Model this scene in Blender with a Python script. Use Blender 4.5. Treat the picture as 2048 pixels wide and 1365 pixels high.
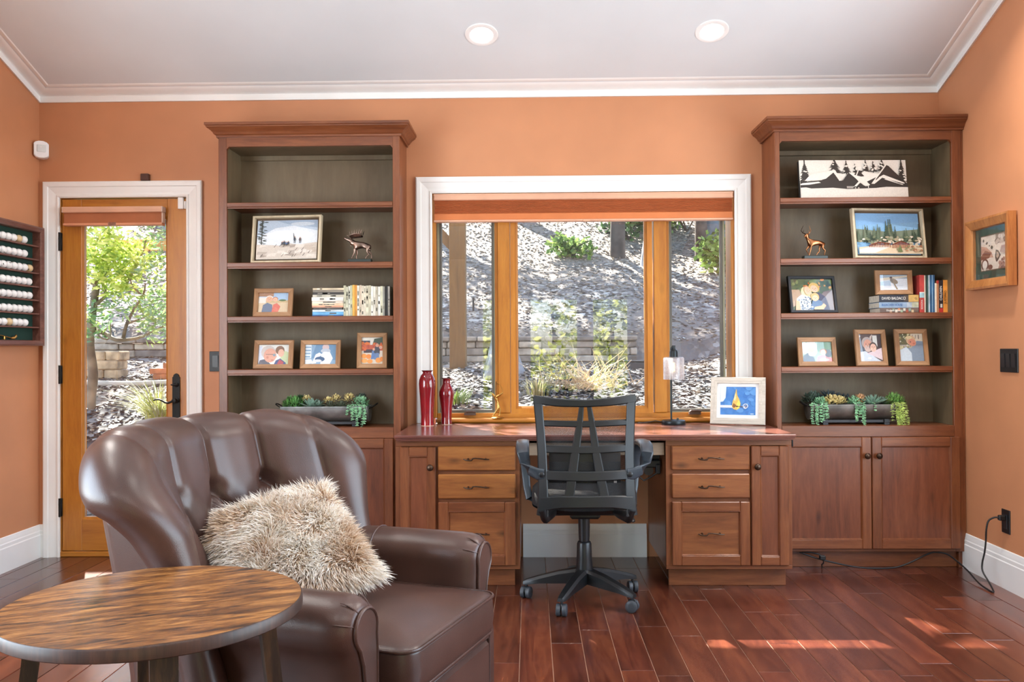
import bpy, bmesh, math, random
import numpy as np
from mathutils import Vector, Matrix, noise
from math import sin, cos, pi, radians, sqrt, atan2, hypot, floor as ifloor

for o in list(bpy.data.objects):
    bpy.data.objects.remove(o)
SC = bpy.context.scene
COL = SC.collection
rnd = random.Random(11)

# ---------------------------------------------------------------- camera
cam_d = bpy.data.cameras.new('camera')
cam_d.sensor_width = 36.0
cam_d.lens = 36.0 * 1750.0 / 2048.0
cam_d.clip_start = 0.05
cam_d.clip_end = 200
cam = bpy.data.objects.new('camera', cam_d)
COL.objects.link(cam)
_r = Vector((0.99977524, 0.02051553, -0.0053454))
_u = Vector((0.0055281, -0.00885881, 0.99994548))
_f = Vector((-0.02046705, 0.99975029, 0.00897023))
cam.matrix_world = Matrix(((_r.x, _u.x, -_f.x, 0.0), (_r.y, _u.y, -_f.y, 0.0),
                           (_r.z, _u.z, -_f.z, 1.18285), (0, 0, 0, 1)))
SC.camera = cam

# ---------------------------------------------------------------- world, sun, added fill
W = bpy.data.worlds.new('sky')
SC.world = W
W.use_nodes = True
nt = W.node_tree
nt.nodes.clear()
_o = nt.nodes.new('ShaderNodeOutputWorld')
_b = nt.nodes.new('ShaderNodeBackground')
_s = nt.nodes.new('ShaderNodeTexSky')
_s.sky_type = 'NISHITA'
_s.sun_disc = False
_s.sun_elevation = radians(44.4)
_s.sun_rotation = radians(-26)
_b.inputs['Strength'].default_value = 0.6
nt.links.new(_s.outputs[0], _b.inputs[0])
nt.links.new(_b.outputs[0], _o.inputs[0])

def light(name, kind, energy, loc, direction, size=(1, 1), color=(1, 1, 1), shape='RECTANGLE', spread=None):
    d = bpy.data.lights.new(name, kind)
    d.energy = energy
    d.color = color
    if kind == 'AREA':
        d.shape = shape
        d.size = size[0]
        d.size_y = size[1]
        if spread:
            d.spread = spread
    o = bpy.data.objects.new(name, d)
    COL.objects.link(o)
    o.location = loc
    o.rotation_euler = Vector(direction).to_track_quat('-Z', 'Y').to_euler()
    return o

sun = light('sun', 'SUN', 32.0, (-6, 14, 14), (0.49, -1, -1.092), color=(1, 0.93, 0.82))
sun.data.angle = radians(0.55)
# fill lights added at made-up openings in the side walls, out of view
light('added_fill_a', 'AREA', 165, (-3.10, 1.2, 1.45), (1, 0, 0.0), (2.8, 1.8), (0.74, 0.88, 1.0))
light('added_fill_b', 'AREA', 100, (2.60, 2.35, 1.45), (-1, 0, 0.0), (2.8, 1.8), (0.76, 0.89, 1.0))
VS = SC.view_settings
VS.view_transform = 'Standard'
VS.look = 'None'
VS.gamma = 1.0
VS.use_curve_mapping = False
VS.exposure = 0.2

# ---------------------------------------------------------------- helpers
def lin(c):
    if isinstance(c, str):
        c = [int(c[i:i + 2], 16) for i in (0, 2, 4)]
    return tuple((x / 255 / 12.92) if x / 255 <= 0.04045 else ((x / 255 + 0.055) / 1.055) ** 2.4 for x in c[:3])

MATS = {}
def mk(name):
    m = bpy.data.materials.new(name)
    m.use_nodes = True
    n = m.node_tree
    b = n.nodes['Principled BSDF']
    MATS[name] = m
    return m, n, b

def node(n, t, **kw):
    x = n.nodes.new(t)
    for k, v in kw.items():
        if k in x.inputs.keys():
            x.inputs[k].default_value = v
        else:
            setattr(x, k, v)
    return x

def coords(n, scale=(1, 1, 1), rand=True, kind='Object'):
    tc = n.nodes.new('ShaderNodeTexCoord')
    mp = n.nodes.new('ShaderNodeMapping')
    mp.inputs['Scale'].default_value = scale
    if rand:
        oi = n.nodes.new('ShaderNodeObjectInfo')
        mu = node(n, 'ShaderNodeMath', operation='MULTIPLY')
        mu.inputs[1].default_value = 37.0
        n.links.new(oi.outputs['Random'], mu.inputs[0])
        va = node(n, 'ShaderNodeVectorMath', operation='ADD')
        n.links.new(tc.outputs[kind], va.inputs[0])
        n.links.new(mu.outputs[0], va.inputs[1])
        n.links.new(va.outputs[0], mp.inputs['Vector'])
    else:
        n.links.new(tc.outputs[kind], mp.inputs['Vector'])
    return mp.outputs[0]

def ramp(n, fac, stops):
    r = n.nodes.new('ShaderNodeValToRGB')
    e = r.color_ramp.elements
    while len(e) < len(stops):
        e.new(0.5)
    for i, (p, c) in enumerate(stops):
        e[i].position = p
        e[i].color = (*lin(c), 1)
    n.links.new(fac, r.inputs[0])
    return r.outputs[0]

def bump(n, b, fac, strength=0.2, dist=0.01):
    bp = node(n, 'ShaderNodeBump')
    bp.inputs['Strength'].default_value = strength
    bp.inputs['Distance'].default_value = dist
    n.links.new(fac, bp.inputs['Height'])
    n.links.new(bp.outputs[0], b.inputs['Normal'])

def plain(name, c, rough=0.5, metal=0.0, var=0.08, vscale=6.0, bmp=0.0, bscale=80.0, spec=0.5, coat=0.0, emis=0.0):
    """painted / moulded / cast surface: a colour with a little mottling and optional fine relief"""
    if name in MATS:
        return MATS[name]
    m, n, b = mk(name)
    co = coords(n)
    nz = node(n, 'ShaderNodeTexNoise', Scale=vscale, Detail=3.0)
    n.links.new(co, nz.inputs['Vector'])
    if not isinstance(c, str):
        c = '%02x%02x%02x' % tuple(int(x) for x in c)
    rgb = [int(c[i:i + 2], 16) for i in (0, 2, 4)]
    lo = tuple(max(0, x * (1 - var)) for x in rgb)
    hi = tuple(min(255, x * (1 + var)) for x in rgb)
    n.links.new(ramp(n, nz.outputs['Fac'], [(0.3, lo), (0.7, hi)]), b.inputs['Base Color'])
    b.inputs['Roughness'].default_value = rough
    b.inputs['Metallic'].default_value = metal
    b.inputs['Specular IOR Level'].default_value = spec
    b.inputs['Coat Weight'].default_value = coat
    if emis:
        b.inputs['Emission Color'].default_value = (*lin(c), 1)
        b.inputs['Emission Strength'].default_value = emis
    if bmp:
        nb = node(n, 'ShaderNodeTexNoise', Scale=bscale, Detail=4.0)
        n.links.new(co, nb.inputs['Vector'])
        bump(n, b, nb.outputs['Fac'], bmp, 0.004)
    return m

def wood(name, dark, mid, light_, axis='z', scale=1.0, rough=0.38, knots=0.0, vary=0.18, coat=0.15, stretch=9.0):
    """stained timber: long grain along one axis of the object, board to board variation, optional knots"""
    if name in MATS:
        return MATS[name]
    m, n, b = mk(name)
    st = {'x': (1, stretch, stretch), 'y': (stretch, 1, stretch), 'z': (stretch, stretch, 1)}[axis]
    st = tuple(s * scale for s in st)
    co = coords(n, st)
    a = node(n, 'ShaderNodeTexNoise', Scale=1.6, Detail=6.0, Roughness=0.62, Distortion=0.9)
    n.links.new(co, a.inputs['Vector'])
    f = node(n, 'ShaderNodeTexNoise', Scale=9.0, Detail=5.0, Roughness=0.7, Distortion=0.3)
    n.links.new(co, f.inputs['Vector'])
    mx = node(n, 'ShaderNodeMath', operation='MULTIPLY_ADD')
    mx.inputs[1].default_value = 0.35
    n.links.new(f.outputs['Fac'], mx.inputs[0])
    m2 = node(n, 'ShaderNodeMath', operation='MULTIPLY')
    m2.inputs[1].default_value = 0.65
    n.links.new(a.outputs['Fac'], m2.inputs[0])
    n.links.new(m2.outputs[0], mx.inputs[2])
    c = ramp(n, mx.outputs[0], [(0.30, dark), (0.48, mid), (0.70, light_)])
    oi = n.nodes.new('ShaderNodeObjectInfo')
    mr = node(n, 'ShaderNodeMapRange')
    mr.inputs['To Min'].default_value = 1 - vary
    mr.inputs['To Max'].default_value = 1 + vary * 0.6
    n.links.new(oi.outputs['Random'], mr.inputs['Value'])
    hs = node(n, 'ShaderNodeHueSaturation')
    n.links.new(mr.outputs[0], hs.inputs['Value'])
    n.links.new(c, hs.inputs['Color'])
    out = hs.outputs[0]
    if knots:
        kc = coords(n, tuple(s * 1.0 for s in {'x': (1, 2.2, 2.2), 'y': (2.2, 1, 2.2), 'z': (2.2, 2.2, 1)}[axis]))
        vo = node(n, 'ShaderNodeTexVoronoi', Scale=4.2)
        n.links.new(kc, vo.inputs['Vector'])
        kr = n.nodes.new('ShaderNodeValToRGB')
        kr.color_ramp.elements[0].position = 0.03
        kr.color_ramp.elements[0].color = (knots, knots, knots, 1)
        kr.color_ramp.elements[1].position = 0.19
        kr.color_ramp.elements[1].color = (0, 0, 0, 1)
        n.links.new(vo.outputs['Distance'], kr.inputs[0])
        mi = node(n, 'ShaderNodeMix', data_type='RGBA')
        n.links.new(kr.outputs[0], mi.inputs[0])
        n.links.new(out, mi.inputs[6])
        mi.inputs[7].default_value = (*[x * 0.25 for x in lin(dark)], 1)
        out = mi.outputs[2]
    n.links.new(out, b.inputs['Base Color'])
    b.inputs['Roughness'].default_value = rough
    b.inputs['Coat Weight'].default_value = coat
    b.inputs['Coat Roughness'].default_value = 0.25
    bump(n, b, f.outputs['Fac'], 0.08, 0.002)
    return m

def glass_mat(name, ior=1.45, tint=(1, 1, 1), rough=0.0, haze=0.0):
    """clear pane: mirror reflection by Fresnel over straight transmission, optional frosted veil"""
    m, n, b = mk(name)
    out = n.nodes['Material Output']
    tr = node(n, 'ShaderNodeBsdfTransparent')
    tr.inputs[0].default_value = (*tint, 1)
    gl = node(n, 'ShaderNodeBsdfGlossy')
    gl.inputs['Roughness'].default_value = rough
    fr = node(n, 'ShaderNodeFresnel', IOR=ior)
    mx = node(n, 'ShaderNodeMixShader')
    ge = n.nodes.new('ShaderNodeNewGeometry')
    mi = node(n, 'ShaderNodeMix')
    mi.inputs[2].default_value = ior; mi.inputs[3].default_value = 1 / ior
    n.links.new(ge.outputs['Backfacing'], mi.inputs[0]); n.links.new(mi.outputs[0], fr.inputs['IOR'])
    n.links.new(fr.outputs[0], mx.inputs[0])
    n.links.new(tr.outputs[0], mx.inputs[1])
    n.links.new(gl.outputs[0], mx.inputs[2])
    res = mx.outputs[0]
    if haze:
        df = node(n, 'ShaderNodeBsdfTranslucent')
        df.inputs[0].default_value = (0.9, 0.92, 0.95, 1)
        nz = node(n, 'ShaderNodeTexNoise', Scale=90.0, Detail=3.0)
        n.links.new(coords(n), nz.inputs['Vector'])
        mr = node(n, 'ShaderNodeMapRange')
        mr.inputs['To Min'].default_value = haze * 0.5
        mr.inputs['To Max'].default_value = haze * 1.5
        n.links.new(nz.outputs['Fac'], mr.inputs['Value'])
        m2 = node(n, 'ShaderNodeMixShader')
        n.links.new(mr.outputs[0], m2.inputs[0])
        n.links.new(res, m2.inputs[1])
        n.links.new(df.outputs[0], m2.inputs[2])
        res = m2.outputs[0]
    n.links.new(res, out.inputs['Surface'])
    return m

class MB:
    """collects shapes and links them as one mesh object"""
    def __init__(s):
        s.v = []; s.f = []; s.mi = []; s.col = []; s.cur = 0; s.c = None
    def add(s, vs, fs):
        k = len(s.v)
        s.v.extend(vs)
        for f in fs:
            s.f.append(tuple(i + k for i in f)); s.mi.append(s.cur); s.col.append(s.c)
        return s
    def box(s, x0, x1, y0, y1, z0, z1, c=0.0):
        if c <= 0:
            vs = [(x, y, z) for x in (x0, x1) for y in (y0, y1) for z in (z0, z1)]
            return s.add(vs, [(0, 1, 3, 2), (4, 6, 7, 5), (0, 4, 5, 1), (2, 3, 7, 6), (0, 2, 6, 4), (1, 5, 7, 3)])
        c = min(c, (x1 - x0) * .49, (y1 - y0) * .49, (z1 - z0) * .49)
        lo = (x0, y0, z0); hi = (x1, y1, z1)
        vs = []; idx = {}
        for cx in (0, 1):
            for cy in (0, 1):
                for cz in (0, 1):
                    for a in range(3):
                        p = []
                        for k, b in enumerate((cx, cy, cz)):
                            e = hi[k] if b else lo[k]
                            if k != a:
                                e += -c if b else c
                            p.append(e)
                        idx[(cx, cy, cz, a)] = len(vs)
                        vs.append(tuple(p))
        fs = []
        for a in range(3):
            u, w = (a + 1) % 3, (a + 2) % 3
            for b in (0, 1):
                q = []
                for (i, j) in ((0, 0), (1, 0), (1, 1), (0, 1)):
                    t = [0, 0, 0]; t[a] = b; t[u] = i; t[w] = j
                    q.append(idx[(*t, a)])
                fs.append(tuple(q if b else q[::-1]))
        for a in range(3):          # edges parallel to axis a
            u, w = (a + 1) % 3, (a + 2) % 3
            for i in (0, 1):
                for j in (0, 1):
                    t0 = [0, 0, 0]; t0[u] = i; t0[w] = j
                    t1 = list(t0); t1[a] = 1
                    q = [idx[(*t0, u)], idx[(*t1, u)], idx[(*t1, w)], idx[(*t0, w)]]
                    fs.append(tuple(q if (i != j) else q[::-1]))
        for cx in (0, 1):
            for cy in (0, 1):
                for cz in (0, 1):
                    q = [idx[(cx, cy, cz, a)] for a in range(3)]
                    fs.append(tuple(q if (cx + cy + cz) % 2 else q[::-1]))
        return s.add(vs, fs)
    def lathe(s, prof, n=24, o=(0, 0, 0), ax='z', a0=0.0, a1=2 * pi):
        full = abs(a1 - a0 - 2 * pi) < 1e-6
        k = n if full else n + 1
        vs = []
        for r, h in prof:
            for i in range(k):
                t = a0 + (a1 - a0) * i / n
                a, b = r * cos(t), r * sin(t)
                p = {'z': (a, b, h), 'x': (h, a, b), 'y': (b, h, a)}[ax]
                vs.append((p[0] + o[0], p[1] + o[1], p[2] + o[2]))
        fs = []
        for j in range(len(prof) - 1):
            for i in range(n):
                i2 = (i + 1) % k
                fs.append((j * k + i, j * k + i2, (j + 1) * k + i2, (j + 1) * k + i))
        if full:
            if prof[0][0] > 1e-5:
                fs.append(tuple(range(k))[::-1])
            if prof[-1][0] > 1e-5:
                fs.append(tuple((len(prof) - 1) * k + i for i in range(k)))
        return s.add(vs, fs)
    def tube(s, pts, rad, n=8, closed=False, flat=None):
        pts = [Vector(p) for p in pts]
        m = len(pts)
        rs = rad if isinstance(rad, (list, tuple)) else [rad] * m
        vs = []; up = None
        for i, p in enumerate(pts):
            a = pts[i - 1] if (i or closed) else pts[i]
            b = pts[(i + 1) % m] if (i < m - 1 or closed) else pts[i]
            t = (b - a).normalized()
            if up is None:
                up = Vector((0, 0, 1)) if abs(t.z) < .9 else Vector((1, 0, 0))
            x = t.cross(up)
            if x.length < 1e-6:
                x = t.cross(Vector((0, 1, 0)))
            x.normalize(); y = x.cross(t).normalized(); up = y
            for k in range(n):
                g = 2 * pi * k / n
                fx, fy = (1, 1) if flat is None else flat
                vs.append(tuple(p + x * (rs[i] * fx * cos(g)) + y * (rs[i] * fy * sin(g))))
        fs = []
        for i in range(m if closed else m - 1):
            j = (i + 1) % m
            for k in range(n):
                l = (k + 1) % n
                fs.append((i * n + k, i * n + l, j * n + l, j * n + k))
        if not closed:
            fs.append(tuple(range(n))[::-1]); fs.append(tuple((m - 1) * n + k for k in range(n)))
        return s.add(vs, fs)
    def prism(s, poly, a0, a1, ax='y'):
        """closed outline given in the two other axes, pushed from a0 to a1 along ax"""
        def P(u, w, a):
            return {'y': (u, a, w), 'x': (a, u, w), 'z': (u, w, a)}[ax]
        n = len(poly)
        vs = [P(u, w, a0) for u, w in poly] + [P(u, w, a1) for u, w in poly]
        fs = [tuple(range(n)), tuple(range(2 * n - 1, n - 1, -1))]
        fs += [(i, i + n, (i + 1) % n + n, (i + 1) % n) for i in range(n)]
        return s.add(vs, fs)
    def grid(s, fn, nu, nv, wu=False, wv=False):
        ku = nu if wu else nu + 1; kv = nv if wv else nv + 1
        vs = [tuple(fn(i / nu, j / nv)) for j in range(kv) for i in range(ku)]
        fs = []
        for j in range(nv):
            for i in range(nu):
                a = j * ku + i; b = j * ku + (i + 1) % ku
                c = ((j + 1) % kv) * ku + (i + 1) % ku; d = ((j + 1) % kv) * ku + i
                fs.append((a, b, c, d))
        return s.add(vs, fs)
    def frame(s, x0, x1, z0, z1, prof, sides='ltrb', y=0.0, mitre=False):
        """mitred frame round the opening x0..x1, z0..z1 in the xz plane; prof = (outward, y) pairs"""
        cs = {'bl': (x0, z0, -1, -1), 'tl': (x0, z1, -1, 1), 'tr': (x1, z1, 1, 1), 'br': (x1, z0, 1, -1)}
        m = len(prof)
        for sd, a, b in (('l', 'bl', 'tl'), ('t', 'tl', 'tr'), ('r', 'tr', 'br'), ('b', 'br', 'bl')):
            if sd not in sides:
                continue
            vs = []
            for cn in (a, b):
                X, Z, dx, dz = cs[cn]
                if 'b' not in sides and not mitre and cn in ('bl', 'br'):
                    dz = 0
                for o, yy in prof:
                    vs.append((X + dx * o, y + yy, Z + dz * o))
            fs = [(i, (i + 1) % m, m + (i + 1) % m, m + i) for i in range(m)]
            fs += [tuple(range(m))[::-1], tuple(range(m, 2 * m))]
            s.add(vs, fs)
        return s
    def obj(s, name, mat, parent=None, loc=(0, 0, 0), rot=(0, 0, 0), smooth=None, sub=0, kind=None):
        me = bpy.data.meshes.new(name)
        me.from_pydata([tuple(map(float, p)) for p in s.v], [], s.f)
        for mm in (mat if isinstance(mat, (list, tuple)) else [mat]):
            me.materials.append(mm)
        if any(s.mi):
            me.polygons.foreach_set('material_index', s.mi)
        if any(c is not None for c in s.col):
            ca = me.color_attributes.new('Col', 'FLOAT_COLOR', 'CORNER')
            buf = []
            for p in me.polygons:
                c = s.col[p.index] or (1, 1, 1)
                buf.extend((*c, 1.0) * p.loop_total)
            ca.data.foreach_set('color', buf)
        bm = bmesh.new(); bm.from_mesh(me)
        if s.c is None and not any(c is not None for c in s.col):
            bmesh.ops.recalc_face_normals(bm, faces=bm.faces)
        bm.to_mesh(me); bm.free()
        if smooth is not None:
            me.shade_smooth()
            if smooth < 179:
                me.set_sharp_from_angle(angle=radians(smooth))
        me.update()
        o = bpy.data.objects.new(name, me)
        COL.objects.link(o)
        o.location = loc; o.rotation_euler = rot
        if parent:
            o.parent = parent
        if sub:
            md = o.modifiers.new('Subdivision', 'SUBSURF'); md.levels = sub; md.render_levels = sub
        if kind:
            o['kind'] = kind
        return o

def tag(o, label, cat, group=None):
    o['label'] = label; o['category'] = cat
    if group:
        o['group'] = group
    return o

def thing(name, label, cat, loc=(0, 0, 0), rz=0.0, group=None, rot=None):
    o = bpy.data.objects.new(name, None)
    o.empty_display_size = 0.05
    COL.objects.link(o)
    o.location = loc; o.rotation_euler = rot or (0, 0, rz)
    return tag(o, label, cat, group)

def struct(o):
    o['kind'] = 'structure'
    return o

def dup(o, loc=None, rot=None, parent=None):
    c = o.copy(); COL.objects.link(c)
    if parent:
        c.parent = parent
    if loc is not None:
        c.location = loc
    if rot is not None:
        c.rotation_euler = rot
    for ch in list(o.children):
        dup(ch, parent=c)
    return c

def skin(name, joints, edges, mat, parent, sub=2, loc=(0, 0, 0), rot=(0, 0, 0)):
    """one continuous body grown over a skeleton: joints = {key: (x, y, z, radius)}"""
    keys = list(joints)
    me = bpy.data.meshes.new(name)
    me.from_pydata([joints[k][:3] for k in keys], [(keys.index(a), keys.index(b)) for a, b in edges], [])
    o = bpy.data.objects.new(name, me); COL.objects.link(o)
    md = o.modifiers.new('Skin', 'SKIN'); md.use_smooth_shade = True
    for i, k in enumerate(keys):
        d = me.skin_vertices[0].data[i]
        r = joints[k][3]
        d.radius = (r, r) if not isinstance(r, tuple) else r
        d.use_root = (i == 0)
    ss = o.modifiers.new('Subdivision', 'SUBSURF'); ss.levels = sub; ss.render_levels = sub
    me.materials.append(mat)
    o.parent = parent; o.location = loc; o.rotation_euler = rot
    return o

def text(name, body, size, mat, parent, loc, rot=(pi / 2, 0, 0), depth=0.0006, sx=1.0, align='CENTER'):
    cu = bpy.data.curves.new('lettering', 'FONT')
    cu.body = body; cu.size = size; cu.extrude = depth; cu.align_x = align; cu.align_y = 'CENTER'
    t = bpy.data.objects.new('tmp', cu); COL.objects.link(t)
    bpy.context.view_layer.update()
    me = bpy.data.meshes.new_from_object(t.evaluated_get(bpy.context.evaluated_depsgraph_get()))
    bpy.data.objects.remove(t)
    me.materials.clear(); me.materials.append(mat)
    o = bpy.data.objects.new(name, me); COL.objects.link(o)
    o.parent = parent; o.location = loc; o.rotation_euler = rot; o.scale = (sx, 1, 1)
    return o

_pm, _pn, _pb = mk('printed_paper')
_a = node(_pn, 'ShaderNodeVertexColor', layer_name='Col')
_nz = node(_pn, 'ShaderNodeTexNoise', Scale=160.0, Detail=2.0)
_pn.links.new(coords(_pn), _nz.inputs['Vector'])
_mr = node(_pn, 'ShaderNodeMapRange')
_mr.inputs['To Min'].default_value = 0.82
_mr.inputs['To Max'].default_value = 1.14
_pn.links.new(_nz.outputs['Fac'], _mr.inputs['Value'])
_hs = node(_pn, 'ShaderNodeHueSaturation')
_pn.links.new(_mr.outputs[0], _hs.inputs['Value'])
_pn.links.new(_a.outputs['Color'], _hs.inputs['Color'])
_pn.links.new(_hs.outputs[0], _pb.inputs['Base Color'])
_pb.inputs['Roughness'].default_value = 0.4

def art(shapes, w, h, name, parent, loc=(0, 0, 0), rot=(0, 0, 0), step=0.00006):
    """flat print w x h in the xz plane facing -y, drawn from coloured outlines in 0..1 coordinates"""
    m = MB(); k = 0
    cl = lambda t: min(1.0, max(0.0, t))
    for sh in shapes:
        t, c = sh[0], lin(sh[-1])
        if t == 'r':
            p = [(sh[1], sh[2]), (sh[3], sh[2]), (sh[3], sh[4]), (sh[1], sh[4])]
        elif t == 'e':
            cx, cy, rx, ry = sh[1:5]
            a = sh[5] if len(sh) == 7 else 0.0
            p = []
            for i in range(14):
                u, v_ = rx * cos(2 * pi * i / 14), ry * sin(2 * pi * i / 14)
                p.append((cx + u * cos(a) - v_ * sin(a), cy + u * sin(a) + v_ * cos(a)))
        else:
            p = sh[1]
        p = [(cl(a), cl(b)) for a, b in p]
        m.c = c
        m.add([((a - .5) * w, -k * step, b * h) for a, b in p], [tuple(range(len(p)))])
        k += 1
    return m.obj(name, MATS['printed_paper'], parent, loc, rot)
# ================================================================= materials of the room
M_WALL = plain('terracotta_paint', 'c58860', 0.55, var=0.03, vscale=3, bmp=0.06, bscale=220)
M_CEIL = plain('ceiling_paint', 'd9dee1', 0.7, var=0.015, vscale=2, bmp=0.04, bscale=160)
M_TRIM = plain('white_trim_paint', 'eff0ee', 0.35, var=0.015, vscale=4)
M_CAB = wood('stained_alder', '572d19', '744023', '8d5633', 'z', 1.2, 0.36, knots=0.0, vary=0.10)
M_CABX = wood('stained_alder_crosswise', '572d19', '744023', '8d5633', 'x', 1.2, 0.36, knots=0.0, vary=0.10)
M_CABK = wood('knotty_stained_alder', '522918', '703c24', '874e31', 'z', 1.0, 0.36, knots=0.75, vary=0.10)
M_CABKX = wood('knotty_stained_alder_crosswise', '5c331c', '7e4827', '996036', 'x', 1.0, 0.36, knots=0.7, vary=0.12)
M_BACK = wood('bookcase_back_veneer', '5c4d36', '6b5b43', '79694f', 'z', 0.6, 0.5, vary=0.03, coat=0.0, stretch=5)
M_TOP = wood('worktop_wood', '5a3430', '74463c', '8a5a4a', 'x', 0.8, 0.22, vary=0.02, coat=0.5)
M_FIR = wood('golden_fir', '98591b', 'b06f24', 'c2822f', 'z', 1.0, 0.35, knots=0.35, vary=0.10)
M_FIRX = wood('golden_fir_crosswise', '98591b', 'b06f24', 'c2822f', 'x', 1.0, 0.35, knots=0.3, vary=0.08)
M_BLACK = plain('black_plastic', '1b1c1e', 0.42, var=0.06)
M_BLACKM = plain('blackened_iron', '1e1d1c', 0.45, 0.6, var=0.2, bmp=0.1, bscale=120)
M_BRONZE = plain('oil_rubbed_bronze', '4a3a2f', 0.35, 0.85, var=0.2)
M_GLASS = glass_mat('window_glass', 1.8)
M_GREYSASH = plain('grey_sash_cladding', '5d5a52', 0.5, var=0.08)

XL, XR, D = -2.829, 2.3205, 4.989
YR = -3.4                     # rear wall
CK = 0.353                    # ceiling pitch
def ceil_z(y):
    r = 0.9
    return 2.693 + CK * (4.869 - y) if y >= r else 2.693 + CK * (4.869 - r) - CK * (r - y)

# ---------------------------------------------------------------- floor: every board its own piece
M_FLOOR = wood('cherry_floor_boards', '2f130d', '55281b', '7a4229', 'y', 0.9, 0.26, vary=0.45, coat=0.35, stretch=8)
M_SUB = plain('floor_joint_filler', 'c09a82', 0.6)
fl = struct(MB().box(XL, XR, YR, D + 0.03, -0.06, -0.0035).obj('floor', M_SUB))
fl['label'] = 'dark cherry hardwood board floor'
PITCH = 0.1242
x_first = 0.6997 - 29 * PITCH
rf = random.Random(3)
pm = {}
rest = MB()
for i in range(60):
    a = x_first + i * PITCH
    b = a + PITCH
    if b < XL + 0.01 or a > XR - 0.01:
        continue
    a, b = max(a, XL), min(b, XR)
    y = D + 0.02
    first = True
    while y > YR:
        L = rf.choice((0.42, 0.56, 0.72, 0.9, 1.1, 1.3))
        if first:
            L *= rf.uniform(0.35, 1.0); first = False
        y0 = max(YR, y - L)
        if y > 1.6:
            m = MB().box(-(b - a) / 2 + .0014, (b - a) / 2 - .0014, -(y - y0) / 2 + .0005, (y - y0) / 2 - .0005, -.012, 0, 0.0012)
            m.obj('floor_board', M_FLOOR, fl, ((a + b) / 2, (y + y0) / 2, 0))
        else:
            rest.box(a + .0009, b - .0009, y0 + .0009, y - .0009, -.012, 0, 0.0014)
        y = y0
rest.obj('floor_boards_behind', M_FLOOR, fl, kind='stuff')

# ---------------------------------------------------------------- walls, ceiling
DX0, DX1, DZ1 = -2.715, -1.955, 2.076      # door opening
WX0, WX1, WZ0, WZ1 = -0.560, 1.171, 0.745, 2.080
ZT = 2.64
m = MB()
for x0, x1, z0, z1 in ((XL - .15, DX0, 0, ZT), (DX0, DX1, DZ1, ZT), (DX1, WX0, 0, ZT), (WX0, WX1, 0, WZ0), (WX0, WX1, WZ1, ZT), (WX1, XR + .15, 0, ZT)):
    m.box(x0, x1, D, D + .17, z0, z1)
struct(m.obj('wall_back', M_WALL))
m = MB().box(DX0, DX1, D + .0, D + .17, -.06, -.002)
def side_wall(x0, x1, name, wy0, wy1, wz0, wz1):
    m = MB()
    m.box(x0, x1, YR - .15, D, 0, wz0).box(x0, x1, YR - .15, wy0, wz0, wz1).box(x0, x1, wy1, D, wz0, wz1)
    m.prism([(YR - .15, wz1), (D, wz1), (D, ceil_z(D)), (0.9, ceil_z(.9)), (YR - .15, ceil_z(YR - .15))], x0, x1, 'x')
    return struct(m.obj(name, M_WALL))
side_wall(XL - .15, XL, 'wall_left', -.25, 2.7, 0.5, 2.4)  # both side wall openings are added for the fill lights
side_wall(XR, XR + .15, 'wall_right', 0.9, 3.85, 0.5, 2.4)
m = MB()
xs = [XL, -0.78, -0.36, -0.04, 0.78, 0.93, 1.56, XR]
for i in range(7):
    if i % 2 == 0:
        m.box(xs[i], xs[i + 1], YR - .15, YR, 0, 2.0)
m.box(XL, XR, YR - .15, YR, 2.0, ceil_z(YR))
struct(m.obj('wall_rear', plain('neutral_bounce_paint', 'e4dfd4', .6, var=.02)))  # unseen wall made pale so its bounce stays neutral
m = MB()
for i in (1, 3, 5):
    m.frame(xs[i] + .05, xs[i + 1] - .05, 0.08, 1.94, [(0, 0), (0, .06), (.05, .06), (.05, 0)], y=YR - .1)
    m.box(xs[i], xs[i + 1], YR - .15, YR, -.02, .03)
struct(m.obj('window_2', M_TRIM))
m = MB()
for x0, y0, y1 in ((XL - .12, -.25, 2.7), (XR + .06, 0.9, 3.85)):
    m.box(x0, x0 + .06, y0, y1, .5, .56).box(x0, x0 + .06, y0, y1, 2.34, 2.4)
    for k in range(5):
        yy = y0 + (y1 - y0 - .06) * k / 4
        m.box(x0, x0 + .06, yy, yy + .06, .56, 2.34)
struct(m.obj('added_side_windows', M_TRIM))  # frames of the made-up side openings that hold the fill lights
m = MB()
for a, b in ((D + .17, 0.9), (0.9, YR - .15)):
    za, zb = ceil_z(a), ceil_z(b)
    m.add([(XL - .15, a, za), (XR + .15, a, za), (XR + .15, b, zb), (XL - .15, b, zb),
           (XL - .15, a, za + .12), (XR + .15, a, za + .12), (XR + .15, b, zb + .12), (XL - .15, b, zb + .12)],
          [(0, 1, 2, 3), (7, 6, 5, 4), (0, 4, 5, 1), (1, 5, 6, 2), (2, 6, 7, 3), (3, 7, 4, 0)])
struct(m.obj('ceiling', M_CEIL))
# eave over the window outside
M_EAVE = plain('eave_paint', 'b9a58c', 0.6)
struct(MB().box(-3.4, 3.2, D + .17, 5.62, 2.40, 2.52).box(-3.4, 3.2, 5.58, 5.62, 2.34, 2.56).obj('roof_eave', M_EAVE))

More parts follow.
